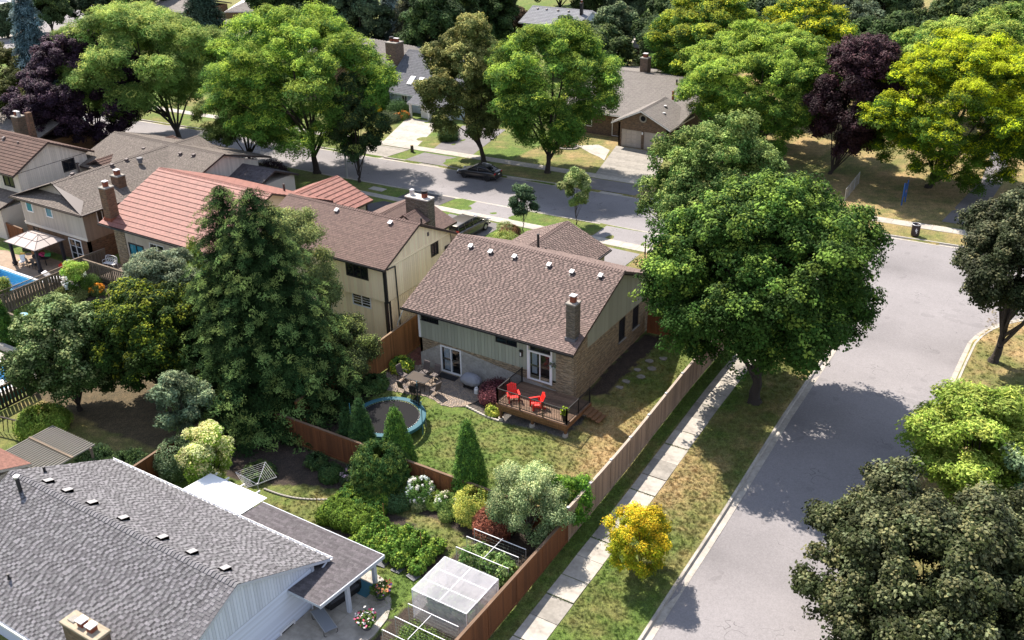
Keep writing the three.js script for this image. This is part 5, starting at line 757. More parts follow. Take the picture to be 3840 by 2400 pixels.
{
  const h = thing('garden_shed', 'small dark shed with grey roof behind the bungalow chimney', 'shed'); part(h, 'wall', box(2.6, 2.2, 2.4, -63.6, 2.2, -137), M.trimBrown); part(h, 'roof', [slab([V(-65.1, 3.2, -135.6), V(-62.1, 3.2, -135.6), V(-62.1, 4.1, -137), V(-65.1, 4.1, -137)], .1), slab([V(-65.1, 4.1, -137), V(-62.1, 4.1, -137), V(-62.1, 3.2, -138.4), V(-65.1, 3.2, -138.4)], .1)], M.concreteGrey);
}
// ---------- trees ----------
const cM = [.045, .1, .014], cM2 = [.21, .33, .05], cL = [.085, .185, .026], cL2 = [.4, .54, .07], cD = [.045, .085, .025], cD2 = [.09, .145, .04];
broad('maple_tree', 'large dark green maple on the boulevard to the right of the central house', { th: 3.2, x: -15.8, z: -52.7, ox: -.3, h: 14.5, r: 7.2, cb: 1.9, n: 11000, c: [.04, .095, .014], c2: [.22, .34, .055], lobes: 50, lr: 0.68, leaf: 'maple', gaps: .3, tr: .38 });
broad('maple_tree', 'lighter green maple at the front corner behind the large dark maple', { th: 2.5, x: -25.3, z: -69.6, h: 12.2, r: 5.5, cb: 1, n: 5000, c: [.075, .15, .03], c2: [.3, .4, .11], tip: .7, lobes: 34, gaps: .3 });
broad('locust_tree', 'tall bright green honey locust right of the brick garage gable', { ts: 0.55, x: -33.4, z: -101.5, h: 14.3, r: 9.6, cb: 0.3, n: 10500, c: cL, c2: cL2, tip: .8, lobes: 64, lr: 0.62, flat: 0.62, leaf: 'fine', flatUp: 0.6, gaps: .3, s: 1.25, stems: 1 });
broad('maple_tree', 'narrow dark purple maple between two bright locusts at the right', { lr: 0.75, x: -24.4, z: -98.5, ox: 1.4, h: 15.6, r: 4.8, cb: 0.4, n: 5200, c: [.038, .016, .021], c2: [.088, .038, .045], lobes: 34, shape: 'egg', mat: 'gloss', s: 1.15 });
broad('locust_tree', 'yellow-green honey locust at the upper right beside the purple maple', { ts: 0.55, x: -15, z: -99, ox: 2, h: 15.2, r: 8.8, cb: 0.5, n: 12000, c: [.075, .15, .012], c2: [.5, .58, .015], tip: .85, lobes: 64, lr: 0.72, flat: 0.62, leaf: 'fine', flatUp: 0.6, gaps: .32, s: 1.2 });
broad('locust_tree', 'green honey locust in front of the brick bungalow', { th: 3, x: -49.7, z: -84.8, ox: .6, h: 15.8, r: 7.4, cb: 1.7, n: 7600, c: cL, c2: cL2, tip: .6, lobes: 64, lr: 0.55, flat: 0.62, leaf: 'fine', flatUp: 0.6, gaps: .32, s: 1.2, tr: .3 });
broad('linden_tree', 'olive tree with pale yellowish leaves behind the parked black car', { th: 3, x: -57.3, z: -84.3, ox: -2.2, oz: -.5, h: 15, r: 5.0, cb: 1.8, n: 6000, c: [.11, .145, .04], c2: [.4, .4, .13], tip: .8, lobes: 22, shape: 'egg', gaps: .28, s: 1.1, tr: .3 });
broad('locust_tree', 'biggest bright green locust on the boulevard behind the salmon roof', { th: 4, x: -70.8, z: -72.9, ox: -1, oz: .6, h: 17.4, r: 10, cb: 1.4, n: 12000, c: [.085, .19, .026], c2: cL2, tip: .75, lobes: 64, lr: 0.55, flat: 0.62, leaf: 'fine', flatUp: 0.6, gaps: .3, s: 1.2, stems: 1, tr: .36 });
broad('locust_tree', 'olive-green locust crown hanging low left of the biggest bright locust', { x: -79.5, z: -71.8, ox: .5, h: 9.5, r: 4.6, cb: 0.8, n: 3000, c: [.131, .193, .044], c2: [.280, .333, .070], lobes: 16, flat: .6, leaf: 'fine', gaps: .3, s: 1.15 });
broad('linden_tree', 'slim dark green linden at the kerb above the salmon garage roof', { x: -64.9, z: -72.8, h: 11.6, r: 2.9, cb: 1.2, n: 3600, c: [.038, .074, .025], c2: [.228, .263, .061], tip: .4, lobes: 18, shape: 'egg', gaps: .25 });
broad('locust_tree', 'wide green locust with forked trunk at the upper left', { th: 4, x: -91.2, z: -72.6, ox: -4.4, h: 16.3, r: 10.4, cb: 2.2, n: 11000, c: [.166, .280, .061], c2: [.438, .525, .123], tip: .6, lobes: 64, lr: 0.55, flat: 0.62, leaf: 'fine', flatUp: 0.6, gaps: .31, s: 1.25, stems: 1, tr: .34 });
broad('maple_tree', 'large dark purple maple at the left above the brown tile roof', { ts: 0.5, x: -99.5, z: -67.5, h: 12.9, r: 8.4, cb: 0.2, n: 9500, c: [.035, .018, .035], c2: [.149, .088, .123], tip: .55, lobes: 50, lr: 0.68, shape: 'egg', mat: 'gloss', s: 1.1 });
conifer('spruce_tree', 'tall blue spruce near the top left corner', { x: -111.6, z: -70, h: 17.5, r: 3.6, c: [.070, .114, .123], c2: [.158, .228, .236], s: 2.1, lv: 44, nb: 15, step: 0.5 });
conifer('spruce_tree', 'left one of the two tall dark spruces in the middle of the gardens', { x: -45.9, z: -38.7, h: 14.9, r: 5.0, c: [.024, .052, .014], c2: [.15, .225, .06], lv: 56, nb: 17, s: 0.95, step: 0.3, pow: 0.6, droop: 1.4 });
conifer('spruce_tree', 'right one of the two tall dark spruces, beside the garden trampoline', { x: -43.2, z: -38.7, h: 15.2, r: 5.9, c: [.022, .049, .014], c2: [.145, .215, .06], lv: 58, nb: 19, s: 0.95, step: 0.3, pow: 0.6, droop: 1.4 });
broad('maple_tree', 'bronze-leaved maple filling the lower right corner', { ts: 0.5, x: -2.4, z: -36.6, ox: .2, h: 8.7, r: 5.9, cb: 0.3, n: 9500, c: [.045, .06, .018], c2: [.2, .215, .1], tip: 0.42, lobes: 50, lr: 0.68, leaf: 'maple', mat: 'gloss', gaps: .26, s: .95 });
broad('elm_tree', 'lime green young elm by the kerb at the right', { x: -2.6, z: -48.4, h: 8, r: 3.7, cb: 0.2, n: 4200, c: [.19, .29, .035], c2: [.42, .52, .1], tip: .8, lobes: 24, lr: .75, flat: .55, leaf: 'long', flatUp: .7, gaps: .25, s: .9, y: .6 });
broad('maple_tree', 'dark bronze maple with bare trunk at the right edge by the curved kerb', { lr: 0.75, x: -3.9, z: -65.4, ox: .9, h: 12.4, r: 4.6, cb: 3, n: 6000, c: [.04, .055, .02], c2: [.16, .17, .085], tip: 0.5, lobes: 34, mat: 'gloss', gaps: .25, tr: .3 });
broad('maple_tree', 'grey-green maple cut off by the right edge above the bronze maple', { x: 1, z: -47.3, h: 6.3, r: 2.7, cb: .6, n: 1900, c: [.140, .219, .105], c2: [.350, .455, .245], lobes: 16, y: .6 });
broad('maple_tree', 'small orange and yellow autumn maple on the grass strip by the sidewalk', { x: -15.6, z: -35.6, h: 4.2, r: 1.75, cb: 0.25, n: 1500, c: [.3, .34, .015], c2: [.75, .55, .03], tip: .75, lobes: 22, leaf: 'oval', gaps: .3, s: .62, tr: .05 });
broad('linden_tree', 'darker young tree on the lawn before the garage roof apex', { x: -43.2, z: -69.4, h: 4.6, r: 1.15, cb: 1.5, n: 520, c: [.061, .114, .052], c2: [.158, .228, .105], lobes: 12, shape: 'egg', s: .8, tr: .045, gaps: .25 });
broad('linden_tree', 'lighter young tree on the boulevard beyond the garage roof apex', { x: -40, z: -73.4, h: 5.4, r: 1.35, cb: 1.3, n: 760, c: [.17, .25, .07], c2: [.455, .525, .210], tip: .7, lobes: 14, shape: 'egg', s: .8, tr: .045 });
broad('garden_tree', 'pale grey-green leafy tree at the corner where the fences meet', { x: -21.9, z: -35.3, h: 4.5, r: 2.1, cb: .3, n: 1700, c: [.175, .254, .105], c2: [.525, .595, .280], tip: .6, lobes: 18, leaf: 'tiny', s: 1.05, gaps: .3, bark: M.barkPale });
broad('laurel_shrub', 'glossy bright green shrub behind the pale fence beside the grey-green tree', { x: -20.9, z: -37.6, h: 2.7, r: 1.25, cb: .1, n: 760, c: [.079, .193, .021], c2: [.210, .385, .035], lobes: 12, leaf: 'oval', s: .75, mat: 'gloss', cat: 'shrub' });
broad('maple_tree', 'pale green maple beside the lower pool at the left', { lr: 0.75, x: -54.6, z: -31.6, h: 8.3, r: 3.5, cb: .5, n: 4600, c: [.05, .095, .022], c2: [.3, .38, .15], tip: .65, lobes: 34, leaf: 'maple', gaps: .25, s: .9 });
broad('maple_tree', 'yellowish dark green maple left of the tall spruces', { lr: 0.75, x: -50.8, z: -35.2, h: 8.4, r: 4, cb: 1.3, n: 5200, c: [.03, .065, .01], c2: [.24, .29, .025], tip: 0.35, lobes: 34, leaf: 'maple', gaps: .25, s: .95 });
broad('willow_tree', 'grey-green willow-leaved tree before the salmon-roofed house', { x: -57.5, z: -41.5, h: 6.9, r: 3.2, cb: .6, n: 3600, c: [.149, .193, .114], c2: [.350, .403, .245], lobes: 20, leaf: 'long', gaps: .28, s: .85 });
broad('locust_tree', 'sparse olive tree between the spruce and the cream house', { x: -44.2, z: -43.8, ox: -1.6, h: 12.4, r: 3.3, cb: 1.6, n: 3400, c: [.149, .201, .070], c2: [.385, .438, .140], tip: .6, lobes: 24, lr: .6, leaf: 'tiny', gaps: .38, s: 1.5, stems: 1, tr: .16 });
broad('locust_tree', 'low dark shrubby tree in front of the cream house corner', { x: -41.0, z: -42.2, h: 5.4, r: 2.9, cb: .5, n: 2600, c: [.079, .105, .038], c2: [.280, .350, .088], lobes: 16, leaf: 'tiny', gaps: .34, s: 1.3 });
broad('garden_tree', 'small yellow-green tree by the pool fence at the left edge', { x: -73.2, z: -37.9, h: 2.9, r: 1.1, cb: .3, n: 360, c: [.158, .228, .052], c2: [.455, .473, .088], lobes: 12, leaf: 'oval', gaps: .3, s: .9 });
broad('garden_tree', 'small bright weeping tree beside the white hydrangea', { x: -69.1, z: -42.6, h: 2.9, r: .95, cb: 1.6, n: 330, c: [.298, .455, .070], c2: [.560, .665, .140], lobes: 9, flat: .5, leaf: 'oval', s: .7, tr: .05 });
broad('lilac_tree', 'shrub thick with cream blossoms beside the white panel roof', { x: -40.4, z: -30.2, h: 4.3, r: 1.6, cb: .2, n: 1500, c: [.228, .350, .044], c2: [.75, .74, .34], tip: .85, lobes: 16, leaf: 'oval', s: .75, gaps: .2 });
broad('weeping_larch_tree', 'pale drooping conifer at the foot of the tall spruce', { x: -45.6, z: -32.6, ox: .4, h: 5.4, r: 1.9, cb: .3, n: 1200, c: [.131, .193, .105], c2: [.333, .411, .228], lobes: 16, flat: .9, leaf: 'long', s: .8, gaps: .3 });
broad('locust_tree', 'green locust crown at the right edge above the dark bronze maple', { x: -3, z: -81, ox: 1.5, h: 10, r: 3.6, cb: 3, n: 1700, c: cL, c2: cL2, lobes: 20, flat: .45, leaf: 'fine', flatUp: .7, gaps: .3 });
// shrubs and hedging conifers
const ced = { c: [.061, .149, .028], c2: [.175, .333, .052], tip: .4 };
cone('cedar_shrub', 'conical cedar standing alone behind the brown fence nearest the deck', { x: -26.65, z: -36.75, h: 4.9, r: .98, n: 2200, ...ced });
cone('cedar_shrub', 'conical cedar in front of the trampoline rim', { x: -31.75, z: -36.75, h: 4.5, r: 1.08, n: 2200, ...ced });
cone('cedar_shrub', 'taller of the two shaded cedars left of the trampoline', { x: -34.6, z: -36.9, h: 4.1, r: .85, n: 1500, c: [.044, .105, .032], c2: [.105, .210, .052] });
cone('cedar_shrub', 'smallest cedar, in the spruce shade left of the trampoline', { x: -35.7, z: -36.9, h: 3.1, r: .6, n: 900, c: [.035, .088, .026], c2: [.079, .158, .044] });
cone('yew_shrub', 'big round dark yew in front of the brown rear fence', { x: -31.6, z: -34.9, h: 3.1, r: 1.5, round: 1, n: 2600, c: [.042, .105, .025], c2: [.149, .219, .044], tip: .4 });
cone('cedar_shrub', 'dark narrow cedar at the far left edge beside the wooden fence', { x: -66.9, z: -34.7, h: 3.6, r: .6, n: 700, c: [.044, .114, .018], c2: [.105, .210, .026] });
cone('cedar_shrub', 'dark narrow cedar second from the left edge beside the wooden fence', { x: -65.0, z: -34.8, h: 3.3, r: .55, n: 700, c: [.052, .131, .018], c2: [.123, .228, .026] });
cone('cedar_shrub', 'small dark cedar right of the other two by the wooden fence', { x: -63.9, z: -34.9, h: 2.6, r: .45, n: 450, c: [.052, .131, .018], c2: [.123, .228, .026] });
cone('juniper_shrub', 'spiky dark juniper between the pergola and the grey roof', { x: -47.6, z: -27.6, h: 1.9, r: 1.0, round: 1, n: 700, c: [.049, .096, .038], c2: [.096, .166, .052] });
cone('juniper_shrub', 'low dark juniper hedge along the far eave of the grey roof', { x: -45.9, z: -28.6, h: 1.4, r: 1.1, round: 1, n: 600, c: [.045, .088, .035], c2: [.088, .149, .044] });
cone('fern_shrub', 'lime green leafy shrub above the pergola', { x: -54.6, z: -28.9, h: 1.6, r: 1.5, round: 1, n: 700, leaf: 'long', c: [.228, .350, .052], c2: [.455, .578, .105], s: .8 });
cone('viburnum_shrub', 'pale grey-green round shrub above the grey roof corner', { x: -43.3, z: -30.2, h: 2.3, r: 1.15, round: 1, n: 900, leaf: 'oval', c: [.131, .201, .088], c2: [.333, .420, .228], s: .6 });
cone('hydrangea_shrub', 'white hydrangea in full bloom by the brown rear fence', { x: -28.9, z: -35.1, h: 1.5, r: .72, round: 1, n: 380, leaf: 'oval', c: [.088, .193, .044], c2: [.175, .298, .070], s: .55, flowers: 60, fc: [.8, .8, .76], fs: 1.1 });
cone('hydrangea_shrub', 'smaller white-flowered shrub right of the hydrangea by the rear fence', { x: -27.0, z: -35.0, h: 1.05, r: .55, round: 1, n: 300, leaf: 'oval', c: [.123, .228, .052], c2: [.245, .350, .088], s: .5, flowers: 16, fc: [.8, .8, .7] });
cone('euonymus_shrub', 'round yellow-green variegated shrub by the brown rear fence', { x: -25.3, z: -35.1, h: 1.9, r: .98, round: 1, n: 1000, leaf: 'oval', c: [.175, .263, .044], c2: [.735, .735, .158], tip: .6, s: .5 });
cone('japanese_maple_shrub', 'rusty red Japanese maple between the round shrub and the corner tree', { x: -23.7, z: -34.6, h: 1.55, r: 1.0, round: 1, n: 1000, leaf: 'long', c: [.228, .079, .052], c2: [.420, .158, .096], s: .5 });
cone('coneflower_plant', 'pink coneflowers left of the rusty red maple', { x: -24.7, z: -34.8, h: .9, r: .4, round: 1, n: 120, leaf: 'oval', c: [.105, .175, .052], s: .45, flowers: 16, fc: [.62, .22, .3], fs: .7 });
cone('daylily_plant', 'grassy daylily clump left of the white hydrangea', { x: -29.9, z: -35.2, h: .9, r: .6, round: 1, n: 140, leaf: 'grass', c: [.158, .263, .052], c2: [.350, .455, .105], s: .8 });
cone('daylily_plant', 'grassy daylily clump right of the white hydrangea', { x: -27.8, z: -35.1, h: .7, r: .5, round: 1, n: 110, leaf: 'grass', c: [.175, .280, .052], c2: [.385, .490, .105], s: .7 });
cone('boxwood_shrub', 'low dark shrub in the shade right of the round yew', { x: -29.9, z: -34.3, h: .8, r: .7, round: 1, n: 420, leaf: 'tiny', c: [.070, .140, .052], c2: [.123, .210, .088] });
cone('boxwood_shrub', 'small yellowish shrub below the white hydrangea', { x: -28.6, z: -34.6, h: .5, r: .35, round: 1, n: 180, leaf: 'tiny', c: [.175, .228, .088], c2: [.350, .385, .175], s: .8 });
cone('boxwood_shrub', 'tiny green shrub at the lawn edge left of the round yellow-green shrub', { x: -26.6, z: -34.4, h: .5, r: .32, round: 1, n: 160, leaf: 'tiny', c: [.123, .210, .052], c2: [.315, .385, .105], s: .8 });
cone('barberry_shrub', 'dark purple barberry between the patio and the deck', { x: -30.8, z: -45.9, h: 1.3, r: 1.0, round: 1, n: 900, leaf: 'tiny', c: [.123, .038, .049], c2: [.280, .105, .123] });
cone('barberry_shrub', 'small dark purple shrub inside the pale fence', { x: -20.6, z: -39.6, h: .9, r: .4, n: 160, leaf: 'oval', c: [.088, .026, .035], c2: [.158, .052, .061], s: .5 });
cone('hydrangea_shrub', 'low white flowers along the inside of the pale fence', { x: -20.5, z: -41.2, h: .6, r: .4, round: 1, n: 90, leaf: 'oval', c: [.105, .175, .052], s: .5, flowers: 26, fc: [.78, .78, .74], fs: .9 });
cone('hosta_plant', 'yellow-green hosta at the corner post of the deck', { x: -30.1, z: -44.5, h: .5, r: .48, round: 1, n: 120, leaf: 'big', c: [.280, .350, .052], c2: [.700, .700, .140], s: .7 });
cone('hosta_plant', 'leafy hosta beside the patio chairs and the cedar fence', { x: -38.7, z: -46, h: .8, r: .75, round: 1, n: 260, leaf: 'big', c: [.105, .210, .035], c2: [.438, .525, .070], s: .9 });
cone('hosta_plant', 'dark green shade plants along the cedar fence behind the trampoline', { x: -38.9, z: -43.2, h: .8, r: .9, round: 1, n: 320, leaf: 'big', c: [.052, .105, .032], c2: [.088, .158, .044], s: .9 });
cone('hydrangea_shrub', 'white hydrangea beside the wooden pool fence at the left', { x: -70.3, z: -43, h: 1.7, r: .85, round: 1, n: 320, leaf: 'oval', c: [.088, .175, .035], s: .6, flowers: 70, fc: [.85, .85, .85], fs: 1.5 });
cone('boxwood_shrub', 'dark clipped shrub under the small weeping tree', { x: -69.2, z: -43.5, h: 1.2, r: .75, round: 1, n: 420, leaf: 'tiny', c: [.070, .140, .026], c2: [.140, .228, .035] });
cone('daylily_plant', 'orange flowers at the garden edge left of the spruces', { x: -67.9, z: -43.3, h: .8, r: .5, round: 1, n: 120, leaf: 'oval', c: [.123, .175, .052], s: .5, flowers: 22, fc: [.8, .32, .02], fs: 1.3 });
cone('spirea_shrub', 'low yellowish ground cover around the hydrangea at the left', { x: -69.5, z: -41.8, h: .6, r: 1.3, round: 1, n: 500, leaf: 'tiny', c: [.175, .210, .070], c2: [.350, .385, .140] });
cone('phlox_plant', 'grey-green shrub with white phlox behind the willow-leaved tree', { x: -62.6, z: -44.6, h: 2.6, r: 1.9, round: 1, n: 1200, leaf: 'oval', c: [.131, .175, .088], c2: [.263, .315, .158], s: .7, flowers: 46, fc: [.75, .76, .85], fs: 1.7 });
cone('viburnum_shrub', 'olive shrub against the back wall of the salmon-roofed house', { x: -60.8, z: -46, h: 3.2, r: 1.6, round: 1, n: 1000, leaf: 'oval', c: [.175, .210, .044], c2: [.385, .403, .088], s: .7 });
cone('forsythia_shrub', 'bright green shrub rising beside the spruce top and salmon roof', { x: -57.6, z: -45.2, h: 6.4, r: 1.3, n: 800, leaf: 'oval', c: [.158, .245, .035], c2: [.420, .473, .052], s: .9 });
cone('currant_shrub', 'dark upright shrub at the end of the little green lawn', { x: -64.5, z: -37.2, h: 2.1, r: .9, n: 340, leaf: 'oval', c: [.052, .088, .035], c2: [.105, .158, .052], s: .7 });
cone('euonymus_shrub', 'round yellow-green shrub behind the minivan', { x: -42.6, z: -65.4, h: 1.5, r: 1.15, round: 1, n: 700, leaf: 'oval', c: [.263, .350, .088], c2: [.612, .665, .210], s: .6 });
cone('spirea_shrub', 'pale leafy shrub left of the dry brown shrub on the lawn', { x: -44.6, z: -68.6, h: .9, r: .7, round: 1, n: 360, leaf: 'oval', c: [.245, .350, .105], c2: [.700, .735, .350], s: .5 });
cone('dry_shrub', 'dry brown shrub on the lawn beside the young tree', { x: -43.9, z: -68.3, h: .8, r: .85, round: 1, n: 420, leaf: 'long', c: [.228, .123, .061], c2: [.385, .228, .123], s: .5 });
cone('spirea_shrub', 'yellow and green shrub by the driveway wall beyond the brown roof', { x: -29.5, z: -64.8, h: 1.0, r: .9, round: 1, n: 420, leaf: 'tiny', c: [.350, .420, .052], c2: [.6, .4, .04], tip: .5 });
cone('euonymus_shrub', 'small green shrub left of the cream garage roof', { x: -54.4, z: -65.4, h: 1.1, r: .8, round: 1, n: 340, leaf: 'oval', c: [.210, .315, .052], c2: [.490, .560, .105], s: .5 });
cone('smokebush_shrub', 'dark purple bush at the kerb left of the salmon garage roof', { x: -73, z: -68.5, h: 2.1, r: 1.5, round: 1, n: 620, leaf: 'oval', c: [.052, .032, .044], c2: [.096, .052, .070], s: .8 });
cone('smokebush_shrub', 'second dark purple bush, left of the one by the salmon garage roof', { x: -76.2, z: -67.8, h: 2.2, r: 1.5, round: 1, n: 620, leaf: 'oval', c: [.052, .035, .044], c2: [.088, .061, .070], s: .8 });
cone('cedar_shrub', 'clipped columnar cedar at the corner of the pale blue house', { x: -80.1, z: -95.7, h: 3.7, r: .8, n: 700, s: 1.4, ...ced });
cone('boxwood_shrub', 'round dark shrub below the flower box of the pale blue house', { x: -77.4, z: -95.2, h: 1.7, r: 1.2, round: 1, n: 500, leaf: 'tiny', s: 1.4, c: [.061, .131, .035], c2: [.105, .193, .052] });
cone('lily_plant', 'yellow lilies beside the columnar cedar across the street', { x: -80.4, z: -94.6, h: .8, r: .6, round: 1, n: 100, leaf: 'oval', c: [.140, .228, .035], s: .7, flowers: 40, fc: [.8, .5, .01], fs: 1.5 });
cone('heather_shrub', 'low purple-green border shrubs along the driveway of the pale blue house', { x: -76.6, z: -92.2, h: .9, r: 1.2, round: 1, n: 360, leaf: 'tiny', s: 1.4, c: [.105, .140, .070], c2: [.245, .280, .140] });
cone('lily_plant', 'orange flowers at the house end of that border', { x: -75.9, z: -93.9, h: .8, r: .9, round: 1, n: 160, leaf: 'oval', c: [.158, .210, .052], s: .7, flowers: 40, fc: [.75, .25, .03], fs: 1.4 });
cone('boxwood_shrub', 'dark hedge at the end of the grey driveway across the street', { x: -65.6, z: -89.4, h: 1.3, r: 1.0, round: 1, n: 360, leaf: 'tiny', s: 1.4, c: [.052, .105, .035], c2: [.105, .175, .052] });
cone('cedar_shrub', 'bright green conifer hedge behind the bungalow chimney', { x: -50.2, z: -117.5, h: 6.5, r: 2.6, n: 700, leaf: 'far', c: [.105, .210, .035], c2: [.245, .385, .052] });
cone('fern_plant', 'shaded ferny clump in the bed right of the clothes dryer', { x: -35, z: -34.4, h: .7, r: .6, round: 1, n: 240, leaf: 'long', c: [.05, .1, .03], c2: [.1, .17, .05], s: .7 });
cone('phlox_plant', 'small pale pink flowers in the shaded bed left of the round yew', { x: -33.6, z: -34.6, h: .8, r: .55, round: 1, n: 200, leaf: 'oval', c: [.06, .1, .04], s: .5, flowers: 24, fc: [.55, .4, .5], fs: .9 });
cone('hosta_plant', 'dark hosta at the foot of the brown rear fence in the spruce shade', { x: -36.6, z: -34.9, h: .6, r: .6, round: 1, n: 160, leaf: 'big', c: [.04, .08, .025], c2: [.08, .13, .04], s: .8 });
cone('hosta_plant', 'dark ground plants beside the clothes dryer pole', { x: -38.9, z: -32.4, h: .6, r: .9, round: 1, n: 240, leaf: 'big', c: [.04, .08, .025], c2: [.09, .14, .04], s: .8 });
cone('phlox_plant', 'white bell flowers under the brown fence left of the round yew', { x: -33.9, z: -35.3, h: .9, r: .4, round: 1, n: 140, leaf: 'oval', c: [.05, .09, .03], s: .5, flowers: 10, fc: [.75, .75, .75], fs: .9 });
// far trees: all individual, fewer and larger sprigs
const far = (name, label, x, z, h, r, c, c2, o = {}) => broad(name, label, { x, z, h, r, cb: o.cb ?? h * .2, n: o.n ?? 1500, c, c2, leaf: 'far', s: o.s ?? 1.15, far: 1, lobes: o.lobes ?? 20, tr: .3, ...o });
const loc = { flat: .6, flatUp: .65, lobes: 50, lr: .6, ts: .6, gaps: .3, n: 5200, cb: 1.5, leaf: 'fine', s: 1.5, tip: .7 };
far('locust_tree', 'bright locust at the top right above the yellow-green locust', -17, -122, 13.6, 8.4, cL, [.42, .52, .09], loc);
far('locust_tree', 'green locust in the top right corner', -10.5, -134, 13.6, 7.5, cL, [.35, .47, .1], loc);
far('locust_tree', 'bright locust at the top, left of the pair above the brick garage', -46, -116, 15, 7.4, cL, [.52, .57, .05], loc);
far('locust_tree', 'yellow-green locust at the top between the bright pair and the purple maple', -35.5, -120, 14.2, 7, cL, [.6, .62, .03], loc);
far('willow_tree', 'grey-green airy tree with several stems beside the dark sport utility vehicle', -67, -134, 8.4, 3.3, [.085, .13, .06], [.2, .26, .12], { gaps: .33, cb: 2, n: 900 });
far('willow_tree', 'small grey-green tree right of the distant blue house', -71.5, -134.5, 5.5, 2, [.08, .12, .055], [.17, .22, .1], { n: 500 });
conifer('spruce_tree', 'dark conifer left of the pale hip roof at the top left', { x: -124.2, z: -107, h: 14, r: 4, c: [.049, .079, .052], s: 3, lv: 34, nb: 13, step: .7 });
conifer('spruce_tree', 'pale blue spruce among the dark trees at the top', { x: -96.1, z: -117.9, h: 13.5, r: 2.4, c: [.123, .175, .158], c2: [.245, .315, .280], s: 2.8, lv: 32, nb: 12, step: .6 });
conifer('spruce_tree', 'brownish conifer right of the pale blue spruce at the top', { x: -90.5, z: -116, h: 15, r: 3, c: [.079, .088, .052], s: 2.8, lv: 32, nb: 12, step: .6 });
const dk = [
  ['maple', 'dark maple behind the biggest bright locust', -110.6, -110.3, 14, 5.2], ['maple', 'dark maple at the top, second behind the biggest bright locust', -103, -112, 15, 5.4], ['maple', 'dark maple above the brick chimney house', -96.5, -111.4, 15, 4.4], ['maple', 'dark maple right behind the brick chimney house', -84.5, -113, 13.6, 4.2], ['maple', 'dark maple at the top centre left', -88.7, -124, 14, 4.4],
  ['oak', 'dark oak with bare limbs at the top centre', -91, -133, 13, 5.2], ['oak', 'dark oak left of the distant blue house', -87.5, -131, 11.5, 4.4], ['oak', 'dark oak above the distant blue house', -84, -160, 11, 5], ['oak', 'dark oak by the distant road at the top', -77.3, -159, 10, 4.4], ['maple', 'dark green tree right of the dark sport utility vehicle', -58.6, -133, 10, 3.8], ['maple', 'dark green tree behind the brick bungalow', -53.2, -126, 8.6, 5.6],
  ['oak', 'dark tree in the very top left behind the locust', -166, -118, 11.5, 6], ['oak', 'dark tree at the top left, right of the tall pole', -160, -126, 11, 6.4], ['maple', 'dark tree beside the tall pole', -166.5, -109, 9.5, 3.6], ['maple', 'small dark tree by the car park at the top left', -169.3, -102.1, 5.6, 2.8], ['oak', 'dark tree above the yellow-green locust at the top', -45, -170, 10, 6], ['oak', 'dark spreading tree at the top right', -39, -178, 9.5, 6.4], ['oak', 'dark tree behind the top right locusts', -26, -200, 9, 9],
  ['maple', 'dark tree behind the pale hip roof', -120, -128, 12, 6], ['maple', 'dark tree right of the pale hip roof', -113, -124, 13.5, 6], ['maple', 'dark tree beyond the grey roofs at the top left', -142, -148, 13, 7], ['oak', 'dark tree left of the distant road', -103, -145, 14, 6.5], ['oak', 'dark tree in the gap at the top centre', -97, -139, 13.5, 6], ['maple', 'dark tree far behind the bright pair of locusts', -62, -152, 11, 5.5], ['oak', 'dark tree far behind the top locusts', -50, -150, 11, 6], ['oak', 'dark tree at the top near the cedar row', -36, -165, 9, 5], ['maple', 'far tree behind the green corner locust', -8, -160, 11, 7], ['oak', 'far dark tree at the top, right of the centre', -72, -178, 12, 7], ['oak', 'far dark tree at the top, above the centre', -97, -170, 13, 8], ['oak', 'far dark tree at the top, left of the centre', -122, -160, 14, 9],
  ['maple', 'dark tree right of the purple maple behind the locusts', -28, -128, 11, 5.5], ['maple', 'green tree behind the yellow-green locust', -20, -145, 12, 7], ['oak', 'far green tree beyond the park path', -3, -148, 12, 7.5], ['oak', 'far dark tree at the top right edge', 2, -185, 13, 9], ['oak', 'far dark tree at the top right, left of the edge', -14, -190, 12, 9], ['maple', 'dark green tree behind the locust pair above the garage', -41, -134, 12, 6], ['maple', 'dark tree between the bungalow roof and the distant blue house', -70, -124, 7, 4], ['maple', 'dark bushy tree behind the left end of the bungalow', -62, -119, 8, 4.5],
];
dk.forEach(([k, label, x, z, h, r], i) => far(k + '_tree', label, x, z, h, r, [cD, [.06, .1, .035], [.05, .08, .04]][i % 3], [cD2, [.13, .18, .05], [.09, .14, .07]][i % 3], { cb: .5, n: 2200, s: 1.15 }));
far('sumac_tree', 'brownish shrub left of the distant blue house', -92, -146, 4, 2.6, [.09, .06, .04], [.16, .11, .06], { n: 400 });
far('willow_tree', 'grey-green tree at the top right behind the cedar row', -38.5, -156, 7.4, 4.6, [.09, .125, .07], [.17, .21, .12], { n: 900 });
far('maple_tree', 'olive tree cut by the left edge, upper of two', -114.5, -68.6, 10.5, 3.8, [.07, .085, .02], [.17, .17, .05], { n: 1500, leaf: 'maple', s: 1.2 });
far('maple_tree', 'olive tree cut by the left edge, lower of two', -106.4, -62.4, 8.6, 3.8, [.055, .075, .015], [.13, .14, .03], { n: 1700, leaf: 'maple', s: 1.1 });
far('maple_tree', 'thin dark young tree before the white road at the top left', -135.2, -83.6, 4.2, 1.3, [.05, .075, .04], [.08, .11, .06], { n: 220, leaf: 'maple' });
far('maple_tree', 'yellow-green bushy tree below the small conifer at the top left', -124, -77, 4.5, 2.6, [.1, .14, .03], [.22, .25, .05], { n: 600, leaf: 'maple' });
conifer('spruce_tree', 'small dark conifer at the top left beside the blue spruce', { x: -137.5, z: -87.5, h: 6, r: 1.7, c: [.070, .114, .061], s: 2, lv: 20, nb: 10, step: .5 });
